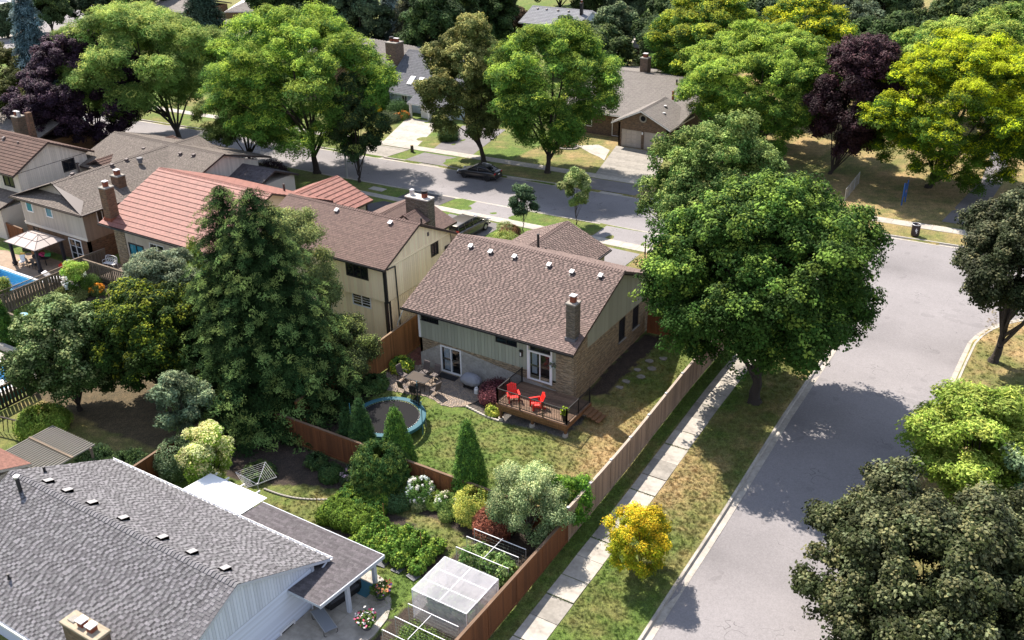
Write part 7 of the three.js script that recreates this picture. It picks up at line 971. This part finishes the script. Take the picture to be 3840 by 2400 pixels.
// vegetables
const vegN = {}; function veg(kind, label, x, z, o, group) { return cone(kind, label, { x, z, cat: 'plant', round: 1, ...o }, group); }
{
  const f = rng(12), ord = ['first', 'second', 'third', 'fourth', 'fifth', 'sixth'], rowT = ['the row nearest the porch roof', 'the second row from the porch roof', 'the third row from the porch roof', 'the farthest row from the porch roof'], rowP = ['the row nearest the terrace lawn', 'the middle row of the bed', 'the row farthest from the terrace']; let k = 0;
  for (let i = 0; i < 4; i++) for (let j = 0; j < 4; j++) { const x = -32.6 + j * .72 + rr(-.1, .1, f), z = -31.35 - i * .68 + j * -.08; veg('tomato_plant', ord[j] + ' bushy tomato plant from the left in ' + rowT[i], x, z, { h: rr(.85, 1.1, f), r: rr(.42, .52, f), n: 170, leaf: 'long', c: i > 1 ? [.06, .15, .025] : [.13, .22, .03], c2: [.22, .33, .04], s: .62 }, 'tomato plants in the left half of the vegetable bed'); }
  for (let i = 0; i < 3; i++) for (let j = 0; j < 5; j++) { const x = -29.5 + j * .98 + rr(-.12, .12, f), z = -30.35 - i * .85 + rr(-.1, .1, f); if (x > -24.9) continue; veg('pepper_plant', ord[j] + ' broad-leaved pepper plant from the left in ' + rowP[i], x, z, { h: rr(.6, .95, f), r: rr(.36, .48, f), n: 130, leaf: 'big', c: [.1, .2, .03], c2: [.24, .35, .05], s: .7 }, 'pepper plants in the right half of the vegetable bed'); }
  for (let j = 0; j < 6; j++) { const x = -23.3 + j * .47, z = -32 + rr(-.3, .3, f); veg('bean_plant', ord[j] + ' pale climbing bean plant from the left behind the netted cage', x, z, { h: 1.35, r: .46, n: 150, leaf: 'big', c: [.11, .2, .05], c2: [.3, .4, .14], s: .85 }, 'bean plants behind the netted cage'); }
  for (let j = 0; j < 6; j++) { const x = -23 + (j % 3) * .8, z = -26.6 + (j > 2 ? 1 : 0) + rr(-.15, .15, f); veg('carrot_plant', ord[j % 3] + ' feathery green plant from the left in the ' + (j > 2 ? 'nearer' : 'farther') + ' row under the bottom trellis', x, z, { h: .5, r: .5, n: 130, leaf: 'tiny', c: [.09, .16, .03], c2: [.2, .28, .06] }, 'feathery plants at the bottom edge'); }
  for (let j = 0; j < 5; j++) { const x = -23.2 + j * .55, z = -28.9; veg('kale_plant', ord[j] + ' dark green plant from the left inside the white netted cage', x, z, { h: 1.2, r: .45, n: 110, leaf: 'big', c: [.05, .11, .04], c2: [.1, .18, .06], s: .8 }, 'plants inside the netted cage'); }
  const st = [[-31.2, -33.5], [-30.6, -33.6], [-28.3, -31.3], [-27.6, -30.5], [-26.2, -31.6], [-33.3, -31.4], [-29.6, -32.7]]; const sl = ['at the far corner of the tomato plants', 'just right of the far corner stake', 'in the middle of the pepper plants', 'among the nearest pepper plants', 'at the right end of the pepper plants', 'at the left end of the tomato plants', 'alone at the far edge of the bed']; for (const [n, [x, z]] of st.entries()) { lone('garden_stake', 'thin wooden stake ' + sl[n], 'stake', bar(V(x, H(x, z), z), V(x, H(x, z) + 1.35, z), .018, 5), WD.cedar[3], 'stakes in the vegetable bed'); }
  for (let i = 0; i < 9; i++) { const x = -29.6 + (i % 5) * 1.02, z = -29.95 - Math.floor(i / 5) * .9; const pos = []; lone('ground_sheet', 'black plastic sheet on the soil between the pepper plants', 'plastic sheet', xf(rbox(.6, .04, .5, .015), x, H(x, z) + .05, z, 0, rr(-.3, .3, f), rr(-.08, .08, f)), MS({ color: C(.09, .095, .11), roughness: .35 }), 'black sheets in the vegetable bed'); }
  for (let i = 0; i < 24; i++) { const t = i / 23, x = lerp(-37.6, -33, t), z = lerp(-31.6, -33.3, t) + Math.sin(t * 3) * .5; const m = lone('edging_stone', 'pale edging stone along the shaded flower bed behind the clothes dryer', 'stone', rbox(.2, .09, .12, .02, x, H(x, z) + .04, z, 0, .3), M.concreteGrey, 'edging stones of the shaded bed'); }
}
// pergola and the red-brown roof left of the grey house
{
  const t = thing('pergola', 'weathered slatted pergola left of the grey roof', 'pergola'), y = 1.6, x0 = -50.9, x1 = -46.9; for (let i = 0; i < 20; i++) part(t, 'slat', beam(V(x0 + i * .205, y, -27.55), V(x0 + i * .205, y, -22.5), .05, .1), M.concreteGrey); part(t, 'cross_beam', beam(V(x0, y + .1, -25.95), V(x1 + .1, y + .1, -25.95), .14, .06), capM.grey); for (const z of [-27.2, -24.2]) part(t, 'beam', beam(V(x0, y - .14, z), V(x1 + .1, y - .14, z), .06, .16), WD.grey[1]); for (const x of [x0 + .1, x1]) for (const z of [-27.2, -24.2]) part(t, 'post', box(.12, 2.4, .12, x, .4, z), WD.grey[1]);
  const h = thing('brick_red_roof_house', 'house corner with reddish-brown shingle roof at the left edge', 'house'); const cfg = { key: 'R', tones: T.R, e: .15, w: [.25, .36], t: .02, seed: 99 }; gableRoof(h, { x0: -66, x1: -47.95, z0: -15, z1: -24.15, zr: -19.6, ye: 1.95, yr: 3.6, cfg, fascia: M.concrete }); part(h, 'wall', box(17, 3.4, 8, -57, .2, -19.6), SB.tan[0]);
  const r = thing('deck_railing', 'dark lattice railing panel left of the pergola', 'railing'); part(r, 'top_rail', beam(V(-57.6, .4, -27.3), V(-54.6, .4, -27.9), .12, .05), WD.slat[3]); for (let i = 0; i < 8; i++) part(r, 'slat', beam(V(-57.5 + i * .38, -.7, -27.3 - i * .075), V(-57.25 + i * .38, .35, -27.35 - i * .075), .03, .05), WD.slat[2]);
}
// gazebo, furniture and bench on the pool terrace
{
  const t = thing('gazebo', 'pale hardtop gazebo with dark posts beside the turquoise pool', 'gazebo'), x0 = -79.75, x1 = -75.4, z0 = -43.2, z1 = -46.2, ye = 2.15, yr = 2.85, m = MS({ color: C(.42, .36, .33), roughness: .55 }), rx0 = -78.3, rx1 = -76.8, zc = -44.7; const A = V(x0, ye, z0), B = V(x1, ye, z0), Cc = V(x1, ye, z1), D = V(x0, ye, z1), P = V(rx0, yr, zc), Q = V(rx1, yr, zc);
  for (const q of [[A, B, Q, P], [B, Cc, Q], [Cc, D, P, Q], [D, A, P]]) part(t, 'roof_panel', slab(q, .03), m); for (const [a, b] of [[A, P], [B, Q], [Cc, Q], [D, P], [P, Q], [V(-78.3, ye, z0), P], [V(-76.8, ye, z0), Q], [V(x1, ye, zc), Q], [V(x0, ye, zc), P], [A, B], [B, Cc], [A.clone().lerp(P, .55), B.clone().lerp(Q, .55)], [B.clone().lerp(Q, .55), Cc.clone().lerp(Q, .55)]]) part(t, 'roof_rib', bar(a.clone().add(V(0, .012, 0)), b.clone().add(V(0, .012, 0)), .022, 5), M.ventBrown); for (const x of [x0 + .35, x1 - .35]) for (const z of [z0 - .3, z1 + .3]) part(t, 'post', [box(.22, 2.1, .22, x, .95, z), box(.34, .25, .34, x, .1, z)], MS({ color: C(.022, .02, .026) })); part(t, 'beam', [beam(V(x0 + .3, ye - .1, z0 - .3), V(x1 - .3, ye - .1, z0 - .3), .08, .14), beam(V(x0 + .3, ye - .1, z1 + .3), V(x1 - .3, ye - .1, z1 + .3), .08, .14)], M.trimDark);
  const tb = thing('patio_table', 'dark oval table under the gazebo', 'table', [-77.4, -.1, -44.8]); part(tb, 'top', xf(new THREE.CylinderGeometry(.75, .75, .04, 28).scale(1.3, 1, .8), 0, .74, 0), M.trimDark); for (const s of [-1, 1]) part(tb, 'leg', bar(V(s * .5, 0, 0), V(s * .5, .74, 0), .05), M.trimDark);
  const wc = (label, x, z, ry, c) => { const k = thing('garden_chair', label, 'chair', [x, -.1, z], ry), mm = MS({ color: C(...c), roughness: .5 }); part(k, 'seat', rbox(.46, .04, .46, .02, 0, .42, 0), mm); part(k, 'backrest', rbox(.46, .5, .035, .016, 0, .7, -.22, -.15), mm); for (const sx of [-1, 1]) for (const sz of [-1, 1]) part(k, 'leg', bar(V(sx * .2, 0, sz * .2), V(sx * .19, .42, sz * .19), .02), mm); };
  wc('white garden chair at the pool side of the gazebo', -78.6, -43.7, .6, [.7, .72, .75]); wc('black wire chair under the gazebo, left', -77.8, -43.9, 3, [.02, .02, .022]); wc('black wire chair under the gazebo, right', -77, -43.9, 3.2, [.02, .02, .022]); wc('yellow seat under the front left of the gazebo', -79.1, -44, .3, [.6, .42, .1]);
  const cu = thing('cushion_pile', 'pink and green cushions piled on the gazebo table', 'cushions', [-77.2, .68, -44.9]); for (const [x, z, c, r] of [[-.2, 0, [.55, .03, .12], .3], [.15, .1, [.5, .04, .15], -.4], [.55, -.1, [.05, .32, .1], .8]]) part(cu, 'cushion', rbox(.5, .18, .4, .08, x, .12 + Math.abs(r) * .1, z, r * .4, r), MS({ color: C(...c) })); const cb = thing('wicker_cabinet', 'light wicker cabinet under the left side of the gazebo', 'cabinet', [-79.1, -.1, -45.6]); part(cb, 'body', rbox(1.1, .8, .6, .03, 0, .4, 0), MS({ color: C(.4, .28, .16), map: tBrick })); part(cb, 'top', rbox(1.2, .05, .7, .015, 0, .83, 0), M.concrete);
  const sl = thing('sun_lounger', 'white lounge chair by the fence beside the turquoise pool', 'lounger', [-73.4, -.1, -43.1], 1.9); part(sl, 'seat', rbox(.6, .06, 1.1, .03, 0, .32, .2), M.white); part(sl, 'backrest', rbox(.6, .06, .75, .03, 0, .55, -.6, .65), M.white); for (const s of [-1, 1]) part(sl, 'leg', box(.05, .32, 1.2, s * .27, .16, 0), M.white); const cs = thing('cushion_stack', 'pale folded cushions with a red one beside the sliding door of the tan house', 'cushions', [-74.6, -.1, -45.7], .4); part(cs, 'cushion', rbox(1.2, .5, .8, .08, 0, .3, 0, .15), MS({ color: C(.6, .58, .55) })); part(cs, 'red_cushion', rbox(.5, .35, .5, .08, -.75, .2, .2), M.red);
  const gc = thing('covered_grill', 'dark covered grill beyond the gazebo at the left edge', 'barbecue', [-81.3, -.1, -46], .3); part(gc, 'cover', [rbox(.9, .8, .6, .18, 0, .7, 0), xf(new THREE.SphereGeometry(.38, 16, 12), 0, 1.05, 0)], MS({ color: C(.09, .09, .1), bumpMap: tBump, bumpScale: .04 })); part(gc, 'leg', box(.8, .3, .5, 0, .15, 0), M.black);
  const dk2 = thing('wooden_deck', 'raised grey deck behind the fence of the salmon-roofed house', 'deck'); for (let i = 0; i < 16; i++) part(dk2, 'deck_board', box(5.6, .04, .15, -68.7, .45, -45.1 - i * .157), WD.grey[i % 5]); part(dk2, 'skirt', box(5.6, .5, .05, -68.7, .2, -45.0), WD.grey[0]);
  const b = thing('garden_bench', 'white cast garden bench with scrolled back on the raised deck', 'bench', [-70.3, .47, -46.5], .15); part(b, 'seat', [...Array.from({ length: 6 }, (_, i) => box(1.2, .02, .05, 0, .43, -.2 + i * .075))], M.white); const bk = []; for (let i = 0; i < 5; i++) for (let j = 0; j < 2; j++) bk.push(xf(new THREE.TorusGeometry(.105, .018, 5, 14), -.46 + i * .23, .58 + j * .2, -.25, -.15)); part(b, 'backrest', [...bk, tubeP([V(-.62, .45, -.22), V(-.6, .9, -.3), V(0, 1.02, -.32), V(.6, .9, -.3), V(.62, .45, -.22)], .025, 30, 6)], M.white); for (const s of [-1, 1]) { part(b, 'leg', [bar(V(s * .58, 0, .2), V(s * .58, .44, .18), .025), bar(V(s * .58, 0, -.26), V(s * .58, .44, -.22), .025)], M.white); part(b, 'armrest', tubeP([V(s * .6, .44, .2), V(s * .62, .64, .16), V(s * .6, .66, -.25)], .02, 12, 5), M.white); }
  const bt = thing('bird_bath', 'pale blue bird bath at the end of the little green lawn', 'bird bath', [-69.3, H(-69.3, -37.6), -37.4]); part(bt, 'bowl', new THREE.LatheGeometry([[0, .55], [.3, .58], [.42, .68], [.45, .66], [.34, .5], [.1, .46], [.08, .1], [.22, 0]].map((p) => new THREE.Vector2(...p)), 22), MS({ color: C(.2, .42, .5), roughness: .4 }));
  const fl = thing('pool_float', 'white inflatable float in the corner of the blue pool', 'pool float', [-62.3, -.62, -31]); part(fl, 'body', rbox(1, .14, .6, .06), M.white);
}
// ---------- street things ----------
{
  const x = -13.3, z = -85.55, t = thing('litter_bin', 'dark brown litter bin with white figure on the grass across the side street', 'litter bin', [x, 1.12, z], .3), m = MS({ color: C(.035, .022, .024), roughness: .5 }); part(t, 'body', new THREE.LatheGeometry([[0, 0], [.3, 0], [.33, .1], [.34, .98], [.37, 1.0], [.37, 1.06], [.29, 1.08], [.29, .9], [0, .88]].map((p) => new THREE.Vector2(...p)), 24), m); part(t, 'rim', xf(new THREE.TorusGeometry(.35, .035, 6, 24), 0, 1.06, 0, Math.PI / 2), M.galv); for (let i = 0; i < 20; i++) { const a = i / 20 * 6.283; part(t, 'slat', box(.07, .82, .02, Math.cos(a) * .345, .54, Math.sin(a) * .345, 0, Math.PI / 2 - a), m); } part(t, 'emblem', [xf(new THREE.CylinderGeometry(.05, .05, .01, 12), 0, .74, .362, Math.PI / 2), box(.1, .2, .01, -.01, .58, .362, 0, 0, .3), box(.05, .18, .01, .06, .42, .362, 0, 0, -.4), box(.12, .04, .01, .07, .62, .362, 0, 0, .5)], M.white);
}
{
  const t = thing('lamp_post', 'black garden lamp post on the lawn edge by the driveway', 'lamp', [-31.0, 1.1, -68.7]); part(t, 'post', [cyl(.07, .045, 2.1, 0, 1.05, 0, 10), cyl(.1, .1, .1, 0, .05, 0, 10)], M.black); part(t, 'lantern', [cyl(.06, .11, .26, 0, 2.24, 0, 6), cyl(.15, .03, .12, 0, 2.43, 0, 6)], M.black); part(t, 'finial', xf(new THREE.SphereGeometry(.03, 8, 8), 0, 2.52, 0), M.black);
  const s = thing('park_sign', 'blue park sign between blue posts under the trees across the side street', 'sign', [-16, 1.1, -93.2], 1.5), bl = MS({ color: C(.015, .1, .34), roughness: .4 }); for (const x of [-.55, .55]) part(s, 'post', rbox(.1, 2.2, .1, .02, x, 1.1, 0), bl); part(s, 'panel', rbox(1.1, 1.3, .05, .02, 0, 1.35, 0), bl); part(s, 'emblem', box(.3, .25, .06, .2, 1.2, 0), MS({ color: C(.5, .3, .3) }));
  const p = thing('street_light_pole', 'tall pale pole at the car park corner in the top left', 'pole', [-175.1, 1.1, -108.3]); part(p, 'pole', cyl(.22, .14, 11, 0, 5.5, 0, 10), M.galv); part(p, 'base', cyl(.4, .4, .8, 0, .4, 0, 12), M.concrete); part(p, 'arm', bar(V(0, 10.8, 0), V(1.8, 11.3, 0), .06), M.galv);
  const p2 = thing('street_light_pole', 'dark slim lamp pole at the kerb in front of the dark linden', 'pole', [-66.9, 1.1, -73.2]); part(p2, 'pole', cyl(.11, .07, 7.6, 0, 3.8, 0, 8), M.galv); part(p2, 'arm', bar(V(0, 7.5, 0), V(.2, 7.9, -1.6), .04), M.galv); part(p2, 'lamp_head', rbox(.25, .12, .6, .04, .22, 7.9, -1.8), M.galv);
  const u = thing('tree_stump', 'short grey stump on the grass island between the driveways across the street', 'stump', [-66.4, 1.12, -83.6]); part(u, 'trunk', cyl(.2, .17, .75, 0, .37, 0, 10), M.barkPale); part(u, 'cut_face', cyl(.165, .165, .012, 0, .755, 0, 14), MS({ color: C(.3, .22, .14) }));
  lone('manhole_cover', 'round dark manhole cover in the asphalt right of the driveway mouth', 'manhole cover', cyl(.36, .36, .012, -45.6, .991, -75.6, 24), M.lead); lone('utility_cover', 'pale concrete utility cover in the kerbside grass left of the stone chimney', 'utility cover', rbox(1.7, .06, .85, .02, -61.9, 1.13, -72.0), M.concrete);
  const g = thing('garden_bed_ring', 'round planted bed edged with stone on the lawn of the brick bungalow', 'flower bed', [-52.6, 1.1, -93.6]); for (let i = 0; i < 26; i++) { const a = i / 26 * 6.283; part(g, 'edging_stone', rbox(.36, .16, .2, .04, Math.cos(a) * 1.6, .06, Math.sin(a) * 1.1, 0, Math.PI / 2 - a), M.concreteGrey); } part(g, 'soil', xf(new THREE.CylinderGeometry(1.5, 1.55, .12, 28).scale(1, 1, .68), 0, .03, 0), M.soil); scatterLeaves(part(g, 'plants', new THREE.BufferGeometry(), M.white), 160, () => { const a = rnd() * 6.28, r = Math.sqrt(rnd()) * 1.2; return V(Math.cos(a) * r, .12 + rnd() * .3, Math.sin(a) * r * .65); }, .24, [[.1, .14, .04], [.16, .15, .06], [.2, .1, .05]]);
  for (const [x, z, r] of [[-28.6, -64.3, .4], [-29.2, -65.6, .35], [-30, -66, .3], [-28.2, -63.4, .45]]) lone('boulder', 'pale landscaping boulder beside the yellow and green shrub', 'rock', xf(new THREE.IcosahedronGeometry(r, 2).scale(1.2, .7, .9), x, 1.2, z, 0, x), M.concrete, 'boulders by the central house driveway');
}
// ---------- vehicles ----------
function loft(st, n = 20) { // st: [x, halfW, y0, y1, squareness] stations along x
  const pos = [], idx = []; st.forEach(([x, w, y0, y1, k = .32]) => { for (let i = 0; i < n; i++) { const a = i / n * 6.2832, c = Math.cos(a), s = Math.sin(a), e = (v) => Math.sign(v) * Math.pow(Math.abs(v), k); pos.push(x, (y0 + y1) / 2 + e(s) * (y1 - y0) / 2, e(c) * w * (s > 0 ? 1 - .06 * s : 1)); } });
  for (let j = 0; j < st.length - 1; j++) for (let i = 0; i < n; i++) { const a = j * n + i, b = j * n + (i + 1) % n; idx.push(a, b, a + n, b, b + n, a + n); } const last = (st.length - 1) * n; for (let i = 1; i < n - 1; i++) { idx.push(0, i + 1, i); idx.push(last, last + i, last + i + 1); }
  const g = new THREE.BufferGeometry(); g.setAttribute('position', new THREE.Float32BufferAttribute(pos, 3)); g.setIndex(idx); g.computeVertexNormals(); g.setAttribute('uv', new THREE.BufferAttribute(new Float32Array(pos.length / 3 * 2), 2)); return g;
}
function car(name, label, cat, p, ry, o) {
  const t = thing(name, label, cat, p, ry), paint = new THREE.MeshPhysicalMaterial({ color: C(...o.color), roughness: .35, metalness: o.metal ?? .4, clearcoat: 1, clearcoatRoughness: .05 }), gl = M.glassDark, L = o.L / 2;
  part(t, 'body', loft(o.body), paint); part(t, 'greenhouse', loft(o.cabin), gl); part(t, 'roof', loft(o.roof), paint);
  for (const q of o.pillars) for (const s of [-1, 1]) part(t, 'pillar', beam(V(q[0], q[1], s * q[2]), V(q[3], q[4], s * q[5]), .05, .07), paint);
  for (const x of [o.wb, -o.wb2]) for (const s of [-1, 1]) { const w = part(t, 'wheel', xf(new THREE.TorusGeometry(o.wr - .085, .1, 10, 28), x, o.wr, s * (o.W / 2 - .1)), MS({ color: C(.015, .015, .016) })); part(w, 'rim', [cyl(o.wr - .12, o.wr - .12, .12, x, o.wr, s * (o.W / 2 - .1), 20, Math.PI / 2), ...[0, 1, 2, 3, 4].map((k) => box(.05, (o.wr - .1) * 1.9, .03, x, o.wr, s * (o.W / 2 - .03), 0, 0, k * .628))], o.rim ?? M.metal); part(t, 'wheel_arch', xf(new THREE.TorusGeometry(o.wr + .03, .035, 6, 24, Math.PI), x, o.wr, s * (o.W / 2 - .02)), M.black); }
  for (const s of [-1, 1]) { part(t, 'headlight', rbox(.12, .13, .36, .04, L - .12, o.hl, s * (o.W / 2 - .28)), M.pvc); part(t, 'tail_light', rbox(.12, .16, .34, .04, -L + .1, o.tl, s * (o.W / 2 - .26)), MS({ color: C(.4, .01, .01), roughness: .2 })); part(t, 'mirror', rbox(.14, .12, .2, .04, o.mx, o.my, s * (o.W / 2 + .06)), paint); for (const x of o.handles) part(t, 'door_handle', rbox(.2, .03, .03, .01, x, o.my - .12, s * (o.W / 2 + .0)), paint); }
  part(t, 'number_plate', box(.02, .13, .36, -L - .0, o.tl - .12, 0), M.white); part(t, 'bumper', [rbox(.14, .22, o.W - .3, .06, L - .03, .38, 0), rbox(.14, .22, o.W - .3, .06, -L + .05, .38, 0)], o.bump ?? paint); return t;
}
const sedan = { L: 4.6, W: 1.8, color: [.006, .006, .008], metal: .2, rim: M.black, body: [[-2.3, .62, .42, .78, .45], [-2.2, .82, .3, .95], [-1.6, .89, .22, 1.0], [-.6, .9, .2, .96], [.6, .9, .2, .94], [1.4, .88, .22, .88], [2.05, .8, .28, .74], [2.3, .55, .36, .6, .5]], cabin: [[-1.95, .6, .92, .97], [-1.1, .7, .9, 1.36], [-.3, .71, .9, 1.42], [.3, .7, .9, 1.36], [1.15, .66, .86, .93]], roof: [[-1.2, .56, 1.32, 1.37], [-.9, .6, 1.36, 1.43], [-.3, .62, 1.38, 1.46], [.2, .6, 1.34, 1.41], [.38, .55, 1.3, 1.35]], pillars: [[1.1, .9, .74, .3, 1.36, .62], [-.25, .95, .8, -.25, 1.4, .64], [-1.9, .97, .66, -1.15, 1.34, .6]], wb: 1.38, wb2: 1.32, wr: .33, hl: .66, tl: .84, mx: .85, my: 1.0, handles: [.1, -.8] };
car('parked_car', 'black sedan parked at the far kerb under the olive tree', 'car', [-55.2, .985, -80.35], Math.PI + .062, sedan);
const van = { L: 5.1, W: 1.98, color: [.15, .135, .12], metal: .6, body: [[-2.55, .8, .45, 1.0, .4], [-2.45, .93, .3, 1.12], [-1.2, .99, .22, 1.12], [.4, .99, .22, 1.08], [1.5, .96, .24, 1.02], [2.25, .86, .3, .86], [2.55, .6, .38, .7, .5]], cabin: [[-2.45, .78, 1.05, 1.3], [-2.2, .82, 1.05, 1.66], [-1, .84, 1.05, 1.7], [.2, .83, 1.05, 1.66], [.8, .8, 1.0, 1.42], [1.6, .72, .95, 1.02]], roof: [[-2.42, .7, 1.58, 1.64], [-2.1, .76, 1.63, 1.71], [-1, .78, 1.66, 1.76], [.1, .76, 1.62, 1.71], [.42, .7, 1.56, 1.62]], pillars: [[1.5, 1.0, .84, .4, 1.62, .74], [-.3, 1.1, .9, -.3, 1.7, .78], [-1.5, 1.1, .9, -1.55, 1.7, .78], [-2.45, 1.1, .84, -2.3, 1.62, .74]], wb: 1.55, wb2: 1.45, wr: .35, hl: .82, tl: 1.2, mx: 1.15, my: 1.15, handles: [.2, -1] };
car('minivan', 'grey-beige minivan on the driveway behind the stone chimney house', 'minivan', [-47.3, 1.12, -66.6], Math.PI / 2, van);
const suv = { L: 4.9, W: 1.95, color: [.008, .011, .03], metal: .3, body: [[-2.45, .8, .5, 1.05, .35], [-2.35, .93, .36, 1.15], [-.5, .97, .3, 1.14], [1.4, .95, .3, 1.1], [2.2, .86, .36, .98], [2.45, .65, .45, .8, .45]], cabin: [[-2.3, .78, 1.1, 1.35], [-2.0, .82, 1.1, 1.7], [-.6, .83, 1.1, 1.76], [.4, .8, 1.08, 1.66], [1.3, .74, 1.05, 1.12]], roof: [[-2.2, .7, 1.66, 1.71], [-1.8, .75, 1.7, 1.78], [-.4, .76, 1.7, 1.8], [.3, .72, 1.64, 1.7], [.5, .66, 1.6, 1.64]], pillars: [[1.25, 1.1, .8, .4, 1.66, .7], [-.3, 1.12, .85, -.3, 1.74, .75], [-2.3, 1.15, .8, -2.1, 1.66, .7]], wb: 1.45, wb2: 1.4, wr: .38, hl: .9, tl: 1.15, mx: 1.0, my: 1.2, handles: [.1, -.9] };
car('sport_utility_vehicle', 'dark blue sport utility vehicle on the pale driveway at the top centre', 'car', [-68.2, 1.13, -146], 1.95, suv);
{
  const t = thing('delivery_truck', 'white box truck with blue lettering behind the purple maple at the left', 'truck', [-129.5, 1.1, -80.5], .5); part(t, 'cargo_box', rbox(5.2, 2.3, 2.3, .06, 0, 1.9, 0), M.white); part(t, 'cab', loft([[2.6, .95, .6, 2.1], [3.4, 1, .5, 2.2], [4.0, .98, .5, 1.5], [4.8, .85, .5, 1.3]]), M.white); part(t, 'windscreen', loft([[3.45, .85, 1.45, 2.15], [4.05, .8, 1.4, 1.5]]), M.glassDark); for (const x of [-1.6, 3.7]) for (const s of [-1, 1]) part(t, 'wheel', xf(new THREE.TorusGeometry(.32, .13, 8, 20), x, .45, s * 1), M.black); const bl = MS({ color: C(.02, .12, .5) }); part(t, 'lettering', [xf(new THREE.TorusGeometry(.34, .1, 4, 20, 5.2), -1.2, 2.0, 1.18, 0, 0, .5), box(.3, .1, .04, -.98, 1.95, 1.18), box(.14, .5, .04, -.4, 2, 1.18), box(.4, .1, .04, -.2, 1.78, 1.18)], bl);
  const w = thing('parked_van', 'white van in the car park at the top left corner', 'van', [-196, 1.13, -119], .6); part(w, 'body', loft([[-2.8, .9, .5, 2.3], [-2.6, 1, .35, 2.45], [1, 1, .35, 2.4], [1.7, .98, .35, 1.9], [2.6, .9, .4, 1.3], [2.8, .7, .5, 1]]), M.white); part(w, 'windscreen', loft([[1.1, .88, 1.5, 2.3], [1.9, .86, 1.4, 1.6]]), M.glassDark); for (const x of [-1.8, 1.8]) for (const s of [-1, 1]) part(w, 'wheel', xf(new THREE.TorusGeometry(.28, .12, 8, 20), x, .38, s * .95), M.black);
  const w2 = w.clone(); w2.name = nm('parked_van'); w2.userData = { ...w.userData, label: 'second white van in the car park, nearer the tall pole' }; w2.position.set(-190, 1.13, -116); scene.add(w2);
}
renderer.render(scene, camera);
